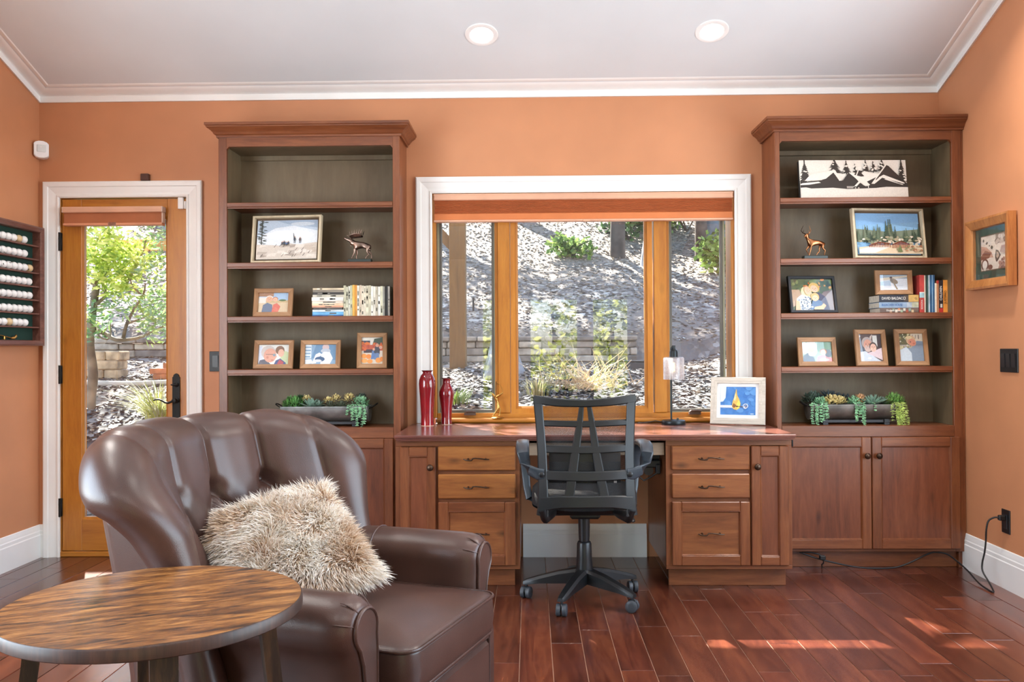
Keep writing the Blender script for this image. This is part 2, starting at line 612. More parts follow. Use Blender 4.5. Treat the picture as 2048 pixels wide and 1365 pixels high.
# crown moulding: along the back wall, then up the two side walls with the ceiling
CP = [(0, 2.619), (.014, 2.619), (.014, 2.653), (.019, 2.656), (.026, 2.657), (.045, 2.661), (.066, 2.668), (.082, 2.678),
      (.086, 2.682), (.100, 2.683), (.112, 2.687), (.119, 2.694), (.120, 2.700), (.0, 2.700)]
n_ = len(CP)
m = MB().add([(XL + d, D - d, z) for d, z in CP] + [(XR - d, D - d, z) for d, z in CP],
             [(i, (i + 1) % n_, n_ + (i + 1) % n_, n_ + i) for i in range(n_)])
struct(m.obj('trim_1', M_TRIM, smooth=30))
for k, (x, sg) in enumerate(((XL, 1), (XR, -1))):
    vs = []
    for e in (0, 1):
        for d, z in CP:
            y = (D - d) if e == 0 else 1.0
            vs.append((x + sg * d, y, z + CK * ((D - d) - y)))
    m = MB().add(vs, [(i, (i + 1) % n_, n_ + (i + 1) % n_, n_ + i) for i in range(n_)] + [tuple(range(n_, 2 * n_))])
    struct(m.obj('trim_%d' % (k + 2), M_TRIM, smooth=30))

# baseboards
BP = [(0, 0), (.016, 0), (.016, .128), (.013, .133), (.013, .150), (.010, .156), (.010, .160), (.0075, .172), (.006, .184), (.004, .187), (0, .187)]
def baseboard(name, runs):
    m = MB()
    for axis, pos, sg, a, b in runs:
        n = len(BP); vs = []
        for e in (a, b):
            for d, z in BP:
                vs.append((e, pos + sg * d, z) if axis == 'x' else (pos + sg * d, e, z))
        m.add(vs, [(i, (i + 1) % n, n + (i + 1) % n, n + i) for i in range(n)] + [tuple(range(n)), tuple(range(n, 2 * n))])
    struct(m.obj(name, M_TRIM, smooth=25))
baseboard('baseboard_left', [('y', XL, 1, YR, D)])
baseboard('baseboard_right', [('y', XR, -1, YR, 4.756)])
baseboard('baseboard_back', [('x', D, -1, XL, -2.799), ('x', D, -1, -1.878, -1.70), ('x', D, -1, -.045, .655)])

# casings
CS = [(0, 0), (0, -.012), (.006, -.016), (.012, -.016), (.016, -.011), (.030, -.012), (.046, -.017), (.060, -.019),
      (.064, -.024), (.076, -.026), (.086, -.026), (.0925, -.021), (.0925, 0)]
struct(MB().frame(-2.7055, -1.9690, 0, 2.0665, CS, 'ltr', D).obj('trim_4', M_TRIM, smooth=25))
struct(MB().frame(-.5545, 1.1640, .763, 2.0735, CS, 'ltr', D).obj('trim_5', M_TRIM, smooth=25))

# ---------------------------------------------------------------- door with a full pane
dr = bpy.data.objects.new('door_1', None); COL.objects.link(dr); struct(dr)
dr.location = (-2.333, D + .025, 0)
dr['label'] = 'golden wood door with one tall glass pane'
cx = -2.333
def loc(x): return x - cx
x0, x1 = loc(-2.697), loc(-1.972)
g0, g1 = loc(-2.572), loc(-2.096)
MB().box(x0, g0 - .012, -.022, .022, .033, 2.060, .002).obj('stile', M_FIR, dr)
MB().box(g1 + .012, x1, -.022, .022, .033, 2.060, .002).obj('stile', M_FIR, dr)
MB().box(g0 - .012, g1 + .012, -.021, .021, .033, .215, .002).obj('bottom_rail', M_FIRX, dr)
MB().box(g0 - .012, g1 + .012, -.021, .021, 1.955, 2.060, .002).obj('top_rail', M_FIRX, dr)
MB().frame(g0, g1, .227, 1.943, [(0, -.012), (0, .012), (.012, .018), (.012, -.018)]).obj('glazing_bead', M_FIR, dr)
MB().box(g0 - .004, g1 + .004, -.004, .004, .222, 1.948).obj('pane', M_GLASS, dr)
MB().frame(g0 + .001, g1 - .001, .228, 1.942, [(0, -.0085), (0, -.0045), (.001, -.0045), (.001, -.0085)]).obj('pane_spacer', plain('grey_spacer', '9a9d98', .4), dr)
for z in (1.8145, 1.0485, .2845):
    h = MB().box(loc(-2.709), loc(-2.694), -.032, -.02, z - .051, z + .051, .002)
    h.lathe([(.0075, z - .053), (.0075, z + .053)], 10, (loc(-2.7035), -.036, 0))
    for q in (-.017, .017):
        h.lathe([(.0083, z + q - .0008), (.0083, z + q + .0008)], 10, (loc(-2.7035), -.036, 0))
    h.obj('hinge', M_BLACKM, dr, smooth=40)
hp = MB()
pl = [(-.0215, .775), (.0215, .775), (.0215, 1.030), (.0165, 1.034), (.0150, 1.042), (.008, 1.049), (0, 1.052), (-.008, 1.049), (-.0150, 1.042), (-.0165, 1.034), (-.0215, 1.030)]
hp.prism([(a + loc(-2.0325), b) for a, b in pl], -.030, -.022)
hpo = hp.obj('handle_plate', M_BLACKM, dr)
lv = MB().lathe([(.016, 0), (.016, .006), (.010, .010), (.010, .038), (.012, .044), (0, .046)], 14, (0, 0, 0), 'y')
lo = lv.obj('lever_rose', M_BLACKM, hpo, (loc(-2.0295), -.030, .897), (0, 0, pi), smooth=40)
MB().tube([(0, -.036, 0), (-.012, -.040, -.004), (-.030, -.042, -.012), (-.048, -.042, -.010), (-.066, -.041, .001), (-.085, -.040, .008), (-.105, -.038, .007), (-.118, -.034, .002)],
          [.007, .0068, .0065, .006, .0055, .005, .0045, .0035], 8).obj('lever', M_BLACKM, hpo, (loc(-2.0295), -.030, .897), smooth=60)
tt = MB().lathe([(.013, 0), (.013, .008), (.009, .012), (0, .013)], 14, (0, 0, 0), 'y')
tt.obj('thumb_turn_rose', M_BLACKM, hpo, (loc(-2.0295), -.030, .987), (0, 0, pi), smooth=40)
MB().tube([(.006, -.014, 0), (-.008, -.02, -.002), (-.024, -.022, .001)], [.006, .005, .0035], 8).obj('thumb_turn', M_BLACKM, hpo, (loc(-2.0295), -.030, .987), smooth=60)
struct(MB().box(DX0 + .003, DX1 - .003, D - .004, D + .165, 0, .030, .004).obj('door_sill', M_FIRX))
m = MB().box(DX0, -2.7015, D + .002, D + .16, .03, DZ1).box(-1.968, DX1, D + .002, D + .16, .03, DZ1).box(DX0, DX1, D + .002, D + .16, 2.0645, DZ1)
struct(m.obj('trim_6', M_FIR))
# pleated shade on the door
bl = thing('pleated_blind', 'narrow raised pinkish brown fabric shade mounted on the glazed door', 'blind', (-2.3795, D - .024, 1.901))
M_PINK = plain('peach_shade_rail', 'd8a78a', 0.4, var=0.04)
M_SHFAB = plain('rust_shade_fabric', 'a5623e', 0.8, var=0.05, bmp=.15, bscale=260)
MB().box(-.2865, .2865, -.032, .024, .073, .107, .004).box(-.2865, .2865, -.034, -.030, .088, .092).obj('head_rail', M_PINK, bl)
MB().box(-.281, .281, -.020, .020, .014, .073).obj('fabric_stack', M_SHFAB, bl)
MB().box(-.2855, .2855, -.026, .022, 0, .014, .003).obj('bottom_rail', plain('terracotta_shade_rail', 'cf8e6c', .45), bl)
for s in (-1, 1):
    MB().box(s * .2865 - .004, s * .2865 + .004, -.031, .02, .074, .106, .002).obj('end_cap', plain('shade_end_cap', 'cdb5a6', .4), bl)
MB().box(.279, .287, -.018, .018, .014, .073).obj('hold_down_bracket', plain('shade_end_cap', 'cdb5a6', .4), bl)
MB().box(-.022, .022, -.034, -.026, -.003, .017, .003).obj('pull_tab', glass_mat('clear_plastic', 1.4, (.85, .8, .78), haze=.3), bl)

# ---------------------------------------------------------------- window: fixed light between two casements
wn = bpy.data.objects.new('window_1', None); COL.objects.link(wn); struct(wn)
wn['label'] = 'three part wooden window with fixed centre pane'
wn.location = (0, 5.04, 0)
def wbox(name, x0, x1, z0, z1, y0, y1, mat, c=.003):
    return MB().box(x0, x1, y0, y1, z0, z1, c).obj(name, mat, wn)
wbox('side_jamb', WX0 + .001, -.535, .79, 2.078, -.048, .10, M_FIR)
wbox('side_jamb', 1.146, WX1 - .001, .79, 2.078, -.048, .10, M_FIR)
wbox('head_jamb', -.535, 1.146, 2.055, 2.078, -.048, .10, M_FIRX)
wbox('frame_sill', -.535, 1.146, .745, .815, -.022, .10, M_FIRX)
for a, b in ((-.183, -.113), (.711, .783)):
    wbox('mullion', a, b, .815, 2.055, -.030, .09, M_FIR)
    wbox('mullion_stop', a - .018 if a < 0 else b, a if a < 0 else b + .018, .815, 2.055, -.005, .08, M_FIR)
for a, b in ((-.110, .708),):
    MB().frame(-.067, .659, .852, 1.99, [(0, .0), (0, .03), (.014, .03), (.014, -.012), (.010, -.012)]).obj('fixed_sash_bead', M_FIR, wn)
    MB().frame(-.053, .645, .866, 1.976, [(.028, -.02), (.028, .03), (.0575, .03), (.0575, -.02)]).obj('fixed_sash', M_FIR, wn)
    MB().box(-.069, .661, .010, .016, .85, 1.992).obj('pane', M_GLASS, wn)
for a, b in ((-.506, -.220), (.817, 1.094)):
    MB().frame(a, b, .833, 1.99, [(0, .006), (0, .03), (.013, .03), (.013, .002), (.004, .002)]).obj('insect_screen_frame', M_GREYSASH, wn)
    MB().frame(a + .006, b - .006, .839, 1.984, [(.020, -.002), (.020, .05), (.032, .05), (.032, -.002)]).obj('casement_sash', plain('sage_sash', '8b8a72', .5), wn)
    MB().box(a - .002, b + .002, .018, .024, .831, 1.992).obj('pane', M_GLASS, wn)
for cxk in (-.345, .935):
    k = MB().prism([(-.034, 0), (.034, 0), (.030, .016), (.020, .024), (-.020, .024), (-.030, .016)], -.052, -.020)
    ko = k.obj('crank_cover', plain('brown_crank', '4d3a31', .4), wn, (cxk, 0, .805))
    MB().tube([(-.020, -.054, .020), (.012, -.058, .022), (.034, -.056, .018)], [.006, .005, .006], 8).obj('crank_handle', plain('brown_crank', '4d3a31', .4), ko, smooth=60)
st = MB().box(-.535, 1.146, 4.945, 5.02, .764, .789, .008)
struct(st.obj('window_sill', M_FIRX))
# cellular shade across the window
sh = thing('pleated_blind', 'wide pleated terracotta shade raised at the top of the window', 'blind', (.3055, D + .010, 1.908))
hw = .850
MB().box(-hw, hw, -.026, .022, .124, .161, .004).box(-hw, hw, -.028, -.024, .128, .134).box(-hw, hw, -.028, -.024, .153, .159).obj('head_rail', M_PINK, sh)
for k in range(9):
    z = .048 + k * .0086
    MB().prism([(-.024, z + .0046), (-.0165, z + .0004), (.010, z + .0004), (.010, z + .0082), (-.0165, z + .0082)], -hw + .004, hw - .004, 'x').obj('pleat', plain('rust_pleat_fabric', 'b8693c', .8, var=.04), sh)
MB().box(-hw + .002, hw - .002, -.022, .018, .012, .048, .002).obj('lower_band', plain('orange_shade_band', 'c9743f', .6, var=.03, bmp=.1, bscale=200), sh)
MB().box(-hw, hw, -.026, .020, 0, .012, .003).obj('bottom_rail', M_PINK, sh)
MB().box(.0, .04, -.031, -.026, -.002, .010, .002).obj('pull_tab', M_PINK, sh)
# ================================================================= bookcases
BKF = 4.714                      # face of the bookcases
def panel_door(name, x0, x1, z0, z1, yf, parent, inset=.05, th=.019, mat=None, pmat=None, bev=.0035, px=None):
    """frame and flat panel door: two stiles, two rails, recessed panel; front at yf"""
    o = bpy.data.objects.new(name, None); COL.objects.link(o); o.parent = parent
    mat = mat or M_CAB; pmat = pmat or M_CABK
    a0, a1, c0, c1 = px or (x0 + inset, x1 - inset, z0 + inset, z1 - inset)
    fr = MB()
    # outer bevelled edge + stiles and rails with bevelled inner edge
    fr.box(x0, a0, yf, yf + th, z0, z1, bev)
    st = fr.obj('stile', mat, o)
    MB().box(a1, x1, yf, yf + th, z0, z1, bev).obj('stile', mat, o)
    MB().box(a0, a1, yf, yf + th, z0, c0, bev).obj('rail', M_CABX, o)
    MB().box(a0, a1, yf, yf + th, c1, z1, bev).obj('rail', M_CABX, o)
    MB().frame(a0 + .006, a1 - .006, c0 + .006, c1 - .006, [(0, yf + .009), (0, yf + .014), (.008, yf + .014), (.008, yf + .002), (.006, yf + .001)]).obj('panel_moulding', mat, o)
    MB().box(a0, a1, yf + .010, yf + .015, c0, c1).obj('panel', pmat, o)
    return o
def knob(x, y, z, parent):
    k = MB().lathe([(.0075, 0), (.006, .006), (.0055, .012), (.010, .016), (.0155, .020), (.0165, .025), (.0135, .030), (.007, .033), (0, .034)], 18, (0, 0, 0), 'y')
    return k.obj('knob', M_BRONZE, parent, (x, y, z), (0, 0, pi), smooth=50)

def bookcase(x0, x1, ox0, ox1, label, right_wall):
    cx = (x0 + x1) / 2
    r = thing('bookcase', label, 'bookcase', (cx, BKF, 0))
    L = lambda x: x - cx
    dep = D - BKF
    B = lambda n, a, b, y0, y1, z0, z1, mat=M_CAB, c=.0015: MB().box(L(a), L(b), y0, y1, z0, z1, c).obj(n, mat, r)
    B('face_stile', x0, ox0, 0, .02, .091, 2.342)
    B('face_stile', ox1, x1, 0, .02, .091, 2.342)
    tr = MB().prism([(L(ox0), 2.342), (L(ox0), 2.275), (L(ox0) + .006, 2.283), (L(ox0) + .013, 2.2905), (L(ox1) - .013, 2.2905), (L(ox1) - .006, 2.283), (L(ox1), 2.275), (L(ox1), 2.342)], 0, .02)
    tr.obj('top_rail', M_CABX, r)
    B('ledge_rail', ox0, ox1, -.002, .02, .704, .762, M_CABX)
    B('bottom_rail', ox0, ox1, 0, .02, .091, .107, M_CABX)
    B('side_panel', x0 + .001, x0 + .019, .02, dep, 0.0, 2.40)
    B('side_panel', x1 - .019, x1 - .001, .02, dep, 0.0, 2.40)
    B('side_stile', x0 + .0005 if not right_wall else x0 - .003, (x0 + .0005 if not right_wall else x0 - .003) + .004, .0, .045, .762, 2.342)
    B('back_panel', x0 + .019, x1 - .019, dep - .030, dep - .018, .09, 2.36, M_BACK, 0)
    B('inner_cheek', x0 + .019, ox0 - .0005, .02, dep - .030, .762, 2.30, M_BACK, 0)
    B('inner_cheek', ox1 + .0005, x1 - .019, .02, dep - .030, .762, 2.30, M_BACK, 0)
    B('top_board', x0 + .019, x1 - .019, .02, dep - .018, 2.290, 2.306, M_BACK)
    B('top_cleat', ox0, ox1, dep - .046, dep - .030, 2.262, 2.290, M_BACK)
    B('deck', ox0, ox1, .02, dep - .030, .742, .762, M_CABX)
    for z in (1.986, 1.659, 1.366, 1.078):
        s = MB().box(L(ox0) + .0015, L(ox1) - .0015, .008, dep - .031, z - .021, z)
        so = s.obj('shelf', M_CABX, r)
        MB().prism([(.004, z), (.010, z), (.010, z - .032), (.006, z - .032), (.006, z - .025), (.001, z - .022), (.001, z - .003)], L(ox0) + .002, L(ox1) - .002, 'x').obj('shelf_nosing', M_CABX, so)
    B('toe_board', x0 + .02, x1 - .02, .044, .060, 0, .091, M_CABX)
    # crown
    CPF = [(0, 2.340), (.010, 2.340), (.010, 2.350), (.016, 2.353), (.020, 2.356), (.024, 2.364), (.033, 2.374), (.046, 2.383), (.052, 2.388), (.052, 2.394), (.058, 2.397), (.058, 2.411), (0, 2.411)]
    n = len(CPF); rings = []
    rings.append([(L(x0) - d, dep - .002, z) for d, z in CPF])
    rings.append([(L(x0) - d, -d, z) for d, z in CPF])
    if right_wall:
        rings.append([(L(XR) - .002, -d, z) for d, z in CPF])
    else:
        rings.append([(L(x1) + d, -d, z) for d, z in CPF])
        rings.append([(L(x1) + d, dep - .002, z) for d, z in CPF])
    m = MB()
    vs = [p for rg in rings for p in rg]
    fs = [(k * n + i, k * n + (i + 1) % n, (k + 1) * n + (i + 1) % n, (k + 1) * n + i) for k in range(len(rings) - 1) for i in range(n)]
    fs += [tuple(range(n)), tuple(range((len(rings) - 1) * n, len(rings) * n))]
    m.add(vs, fs).obj('crown', M_CABX, r, smooth=30)
    MB().box(L(x0) + .001, L(x1) - .001, .001, dep - .003, 2.400, 2.409).obj('top_cover', M_CABX, r)
    # lower doors
    mid = (ox0 + ox1) / 2 if not right_wall else 1.8135
    e0, e1 = (ox0 + .004, ox1 + .0) if not right_wall else (ox0 - .012, 2.279)
    for a, b, kx in ((e0, mid - .002, mid - .030), (mid + .002, e1, mid + .032)):
        d = panel_door('door', L(a), L(b), .108, .703, -.020, r, .05)
        knob(L(kx), -.020, .605, d)
    if right_wall:
        B('scribe_strip', x1, XR - .002, .004, .02, .091, 2.342)
    return r
bookcase(-1.687, -.700, -1.643, -.738, 'tall stained wood bookcase left of the window with planter behind the armchair', False)
bookcase(1.321, 2.306, 1.345, 2.258, 'tall stained wood bookcase right of the window against the side wall', True)

# ================================================================= desk: worktop on two pedestals
wt = MB()
E_ = [(4.262 + .003, .762), (4.262, .758), (4.262, .751), (4.262 + .004, .748), (4.262 + .003, .744), (4.262 + .010, .736), (4.262 + .016, .734), (4.984, .734), (4.984, .762)]
def slab(x0, x1, yf, z0, z1, c):
    wt.box(x0, x1, yf, 4.940, z0, z1, c)
slab(-.668, 1.287, 4.262, .7485, .762, .003)
slab(-.662, 1.281, 4.267, .740, .7485, .0025)
slab(-.655, 1.274, 4.274, .733, .740, .002)
tag(wt.obj('desk_worktop', M_TOP), 'long dark wood desk worktop beneath the window between the bookcases', 'worktop')
def pull(x, y, z, parent):
    pts = [(-.064, -.018, .001), (-.052, -.024, -.003), (-.036, -.027, -.005), (-.024, -.027, -.004), (-.017, -.027, .005), (-.004, -.027, .006), (.020, -.027, .004), (.044, -.025, .000), (.062, -.020, -.001)]
    m = MB().tube(pts, [.0028, .0036, .0034, .0040, .0038, .0034, .0034, .0036, .0028], 8)
    o = m.obj('pull', M_BRONZE, parent, (x, y, z), smooth=60)
    for px in (-.042, .044):
        MB().tube([(px, -.026, -.003 if px < 0 else .001), (px, -.012, 0), (px, .001, 0)], [.003, .003, .005], 8).obj('pull_post', M_BRONZE, o, smooth=60)
    return o
M_CABKL = wood('knotty_stained_alder_light', '633a1c', '8a5228', 'a56c36', 'x', 1.0, 0.36, knots=0.6, vary=0.10)
def pedestal(x0, x1, dx0, dx1, qx0, qx1, kx, label, tx0, tx1, dp, qp, dm):
    cx = (x0 + x1) / 2; F = 4.316
    r = thing('desk_pedestal', label, 'cabinet', (cx, F, 0))
    L = lambda x: x - cx
    B = lambda n, a, b, y0, y1, z0, z1, mat=M_CAB, c=.0015: MB().box(L(a), L(b), y0, y1, z0, z1, c).obj(n, mat, r)
    B('side_panel', x0, x0 + .018, .002, 4.97 - F, .097, .732)
    B('side_panel', x1 - .018, x1, .002, 4.97 - F, .097, .732)
    B('face_frame', x0, x1, .0, .02, .097, .117, M_CABX)
    B('face_frame', x0, x1, .0, .02, .703, .732, M_CABX)
    for a, b in ((x0, min(dx0, qx0) + .006), (max(dx1, qx1) - .006, x1), (max(min(dx1, qx1), min(dx0, qx0)) - .004, max(dx0, qx0) + .004)):
        B('face_frame', a, b, 0, .02, .117, .703)
    for z0, z1 in ((.427, .452), (.564, .590)):
        B('face_frame', qx0, qx1, 0.001, .02, z0, z1, M_CABX)
    B('bottom_board', x0 + .018, x1 - .018, .02, .6, .097, .112)
    B('toe_board', tx0, tx1, .068, .084, 0, .097, M_CABX)
    d = panel_door('door', L(dx0), L(dx1), .119, .702, -.020, r, px=(L(dp[0]), L(dp[1]), .163, .654))
    knob(L(kx), -.020, .603, d)
    qc = L((qx0 + qx1) / 2)
    for z0, z1 in ((.586, .704), (.448, .567)):
        o = bpy.data.objects.new('drawer', None); COL.objects.link(o); o.parent = r
        MB().box(L(qx0), L(qx1), -.020, -.001, z0, z1, .0045).obj('drawer_front', dm, o)
        pull(qc, -.020, (z0 + z1) / 2 - .002, o)
    o = panel_door('file_drawer', L(qx0), L(qx1), .119, .430, -.020, r, px=(L(qp[0]), L(qp[1]), .168, .383), pmat=M_CABKX)
    pull(qc, -.010, .274, o)
    return r
pedestal(-.667, -.054, -.642, -.467, -.455, -.074, -.492, 'left desk pedestal with golden drawers beside the armchair', -.60, -.081, (-.598, -.507), (-.405, -.127), M_CABKL)
pedestal(.663, 1.278, 1.077, 1.258, .690, 1.069, 1.102, 'right desk pedestal with drawers and a narrow door', .685, 1.264, (1.122, 1.212), (.736, 1.021), M_CABKX)
cd_ = thing('pencil_drawer', 'shallow drawer front under the worktop behind the office chair', 'drawer', (.3045, 4.335, .654))
MB().box(-.3555, .3555, 0, .019, 0, .062, .002).obj('drawer_front', wood('greyed_drawer_face', '6b5a48', '8a7460', 'a08a74', 'x', 1, .45), cd_)
MB().box(-.34, .34, .019, .45, .006, .056).obj('drawer_box', M_BLACK, cd_)
for s in (-1, 1):
    MB().box(s * .349 - .0065, s * .349 + .0065, .02, .5, .02, .05).obj('slide', plain('drawer_slide', '2a2a2c', .4, .6), cd_)
cp = MB().box(-.006, .006, -.012, .0, 0, .036, .002).tube([(0, -.012, .034), (0, -.016, .02), (0, -.014, .004)], .004, 6)
tag(cp.obj('desk_clip', M_BLACK, None, (1.283, 4.335, .695)), 'small black clip hanging at the right end of the worktop', 'clip')
# power box and wires slung below the drawer
pb = thing('cable_box', 'black cable box with plugs slung under the desk', 'power strip', (.60, 4.45, .545))
MB().box(-.075, .055, -.03, .06, .035, .075, .006).obj('box_body', M_BLACK, pb)
MB().lathe([(.024, -.02), (.026, 0), (.026, .05), (.02, .06)], 16, (-.005, 0, .02), 'y').obj('adapter', M_BLACK, pb, smooth=40)
MB().box(.030, .052, -.045, .01, .005, .055, .004).obj('plug', M_BLACK, pb)
MB().tube([(-.06, -.02, .04), (-.065, -.03, .0), (-.03, -.02, -.03), (.01, -.02, -.01), (.04, -.02, .01)], .004, 6).obj('cable', M_BLACK, pb, smooth=60)
MB().box(-.075, .055, .0, .03, .075, .109, .002).obj('hanger', plain('drawer_slide', '2a2a2c', .4, .6), pb)
# ================================================================= leather armchair
def leather_mat(name, c):
    m, n, b = mk(name)
    co = coords(n, rand=False)
    nz = node(n, 'ShaderNodeTexNoise', Scale=5.0, Detail=4.0)
    n.links.new(co, nz.inputs['Vector'])
    rgb = [int(c[i:i + 2], 16) for i in (0, 2, 4)]
    n.links.new(ramp(n, nz.outputs['Fac'], [(.3, tuple(x * .86 for x in rgb)), (.7, tuple(min(255, x * 1.12) for x in rgb))]), b.inputs['Base Color'])
    b.inputs['Roughness'].default_value = 0.36
    b.inputs['Coat Weight'].default_value = 0.12
    b.inputs['Coat Roughness'].default_value = 0.3
    vo = node(n, 'ShaderNodeTexVoronoi', Scale=420.0)
    n.links.new(co, vo.inputs['Vector'])
    bump(n, b, vo.outputs['Distance'], 0.12, 0.0015)
    return m
M_LEATH = leather_mat('brown_leather', '4a332c')
ac = thing('armchair', 'brown leather armchair with rolled arms and a tufted barrel back', 'armchair', (-.515, 2.537, 0), radians(-109.2))
ac.scale = (1.027, 1.027, .982)
S0, H0, D0, Z0, LEAN = .370, .585, .13, .36, radians(16)
BSH = .035
def back_C(s):
    k, p = .155, 2.4
    def base(t):
        a = min(abs(t), .36) / .36
        return -.30 + k * a ** p
    a = abs(s)
    x, y = s * .97, base(s)
    dy = k * p * (min(a, .36) / .36) ** (p - 1) / .36 * (1 if s >= 0 else -1)
    if a > .36:
        y += abs(dy) * (a - .36)
    t = Vector((.97, dy)).normalized()
    return Vector((x, y)), Vector((t.y, -t.x))
ROW1 = [(-.185, .44), (.02, .44), (.225, .44)]
ROW2 = [(-.285, .26), (-.083, .26), (.122, .26), (.30, .26)]
SEG = [((s, h), (s, 1.2)) for s, h in ROW1]
SEG += [(ROW1[i], ROW2[i]) for i in range(3)] + [(ROW1[i], ROW2[i + 1]) for i in range(3)]
SEG += [(p, (p[0], -.1)) for p in ROW2]
WINGS = [((-.350, -.1), (-.330, 1.2)), ((.350, -.1), (.330, 1.2))]
def seg_d(p, a, b):
    ax, ay = a; bx, by = b
    t = ((p[0] - ax) * (bx - ax) + (p[1] - ay) * (by - ay)) / ((bx - ax) ** 2 + (by - ay) ** 2)
    t = min(1, max(0, t))
    return hypot(p[0] - ax - t * (bx - ax), p[1] - ay - t * (by - ay))
def back_pt(s_, h_, extra=0.0):
    sx = max(abs(s_) - (S0 - D0), 0) * (1 if s_ > 0 else -1)
    sh = max(h_ - (H0 - D0), 0)
    d = hypot(sx, sh)
    tt_ = min(1, max(0, (h_ - .22) / .34)); r = .040 + .042 * tt_ * tt_ * (3 - 2 * tt_)
    dm = min([seg_d((s_, h_), a, b) for a, b in SEG])
    dw = min([seg_d((s_, h_), a, b) for a, b in WINGS])
    db = min([hypot(s_ - a, h_ - b) for a, b in ROW1 + ROW2])
    de = .020 * math.exp(-(dm / .009) ** 2) + .020 * math.exp(-(dm / .042) ** 2) + .030 * math.exp(-(db / .026) ** 2)
    de += .010 * math.exp(-(dw / .008) ** 2) + .006 * math.exp(-(dw / .03) ** 2)
    if h_ > H0 - D0:
        de *= max(.30, 1 - (h_ - H0 + D0) / .5)
    de -= .012
    if d <= D0:
        s, h, dep = s_, max(h_, -.05), de
    else:
        ph = min((d - D0) / r, radians(215))
        n_x, n_h = sx / d, sh / d
        q = D0 + (r - de) * sin(ph)
        s = max(-(S0 - D0), min(S0 - D0, s_)) + n_x * q
        h = min(h_, H0 - D0) + n_h * q
        dep = r - (r - de) * cos(ph)
    c, nn = back_C(s)
    sm = lambda t: (lambda q: q * q * (3 - 2 * q))(min(1, max(0, t)))
    fl = sm((abs(s) - .20) / .20) * sm((h - .38) / .16) * (1 if s > 0 else .0)
    return (c.x + nn.x * dep + (1 if s > 0 else -1) * .035 * fl + BSH, c.y + nn.y * dep - h * sin(LEAN) - .03 * fl, Z0 + h * cos(LEAN) - dep * .12)
m = MB()
EX = .11 * 3.75
EX = .082 * 3.75
m.grid(lambda u, v: back_pt((u * 2 - 1) * (S0 + EX), -.02 + v * (H0 + EX + .02)), 190, 140)
m.obj('tufted_back', M_LEATH, ac, smooth=180)
for s, h in ROW1 + ROW2:
    p = Vector(back_pt(s, h))
    MB().lathe([(0, .010), (.007, .0085), (.0115, .004), (.012, 0)], 14, (0, 0, 0), 'y').obj('button', M_LEATH, ac, p, (0, 0, 0), smooth=60)
# outside of the back
OP = [(.430, -.165), (.436, -.22), (.440, -.30), (.434, -.36), (.405, -.405), (.34, -.43), (.2, -.44), (0, -.442), (-.2, -.44), (-.34, -.43), (-.405, -.405), (-.434, -.36), (-.440, -.30), (-.436, -.22), (-.430, -.165)]
def outer(u, v):
    z = .07 + v * .72
    t = u * (len(OP) - 1); i = min(len(OP) - 2, int(t)); f = t - i
    x = OP[i][0] * (1 - f) + OP[i + 1][0] * f; y = OP[i][1] * (1 - f) + OP[i + 1][1] * f
    return (x * (.90 + .10 * v) + BSH, y - max(0, z - .36) * .17, z)
m = MB().grid(outer, 56, 16)
ob = m.obj('outside_back', M_LEATH, ac, smooth=60)
sd = ob.modifiers.new('Solidify', 'SOLIDIFY'); sd.thickness = .03; sd.offset = -1
for sg in (-1, 1):
    e = 0 if sg < 0 else 1
    MB().tube([outer(e, k / 14) for k in range(15)], .0045, 6).obj('back_welt', M_LEATH, ac, smooth=60)
# body under the seat
MB().box(-.325, .325, -.36, .255, .085, .345, .02).obj('seat_frame', M_LEATH, ac)
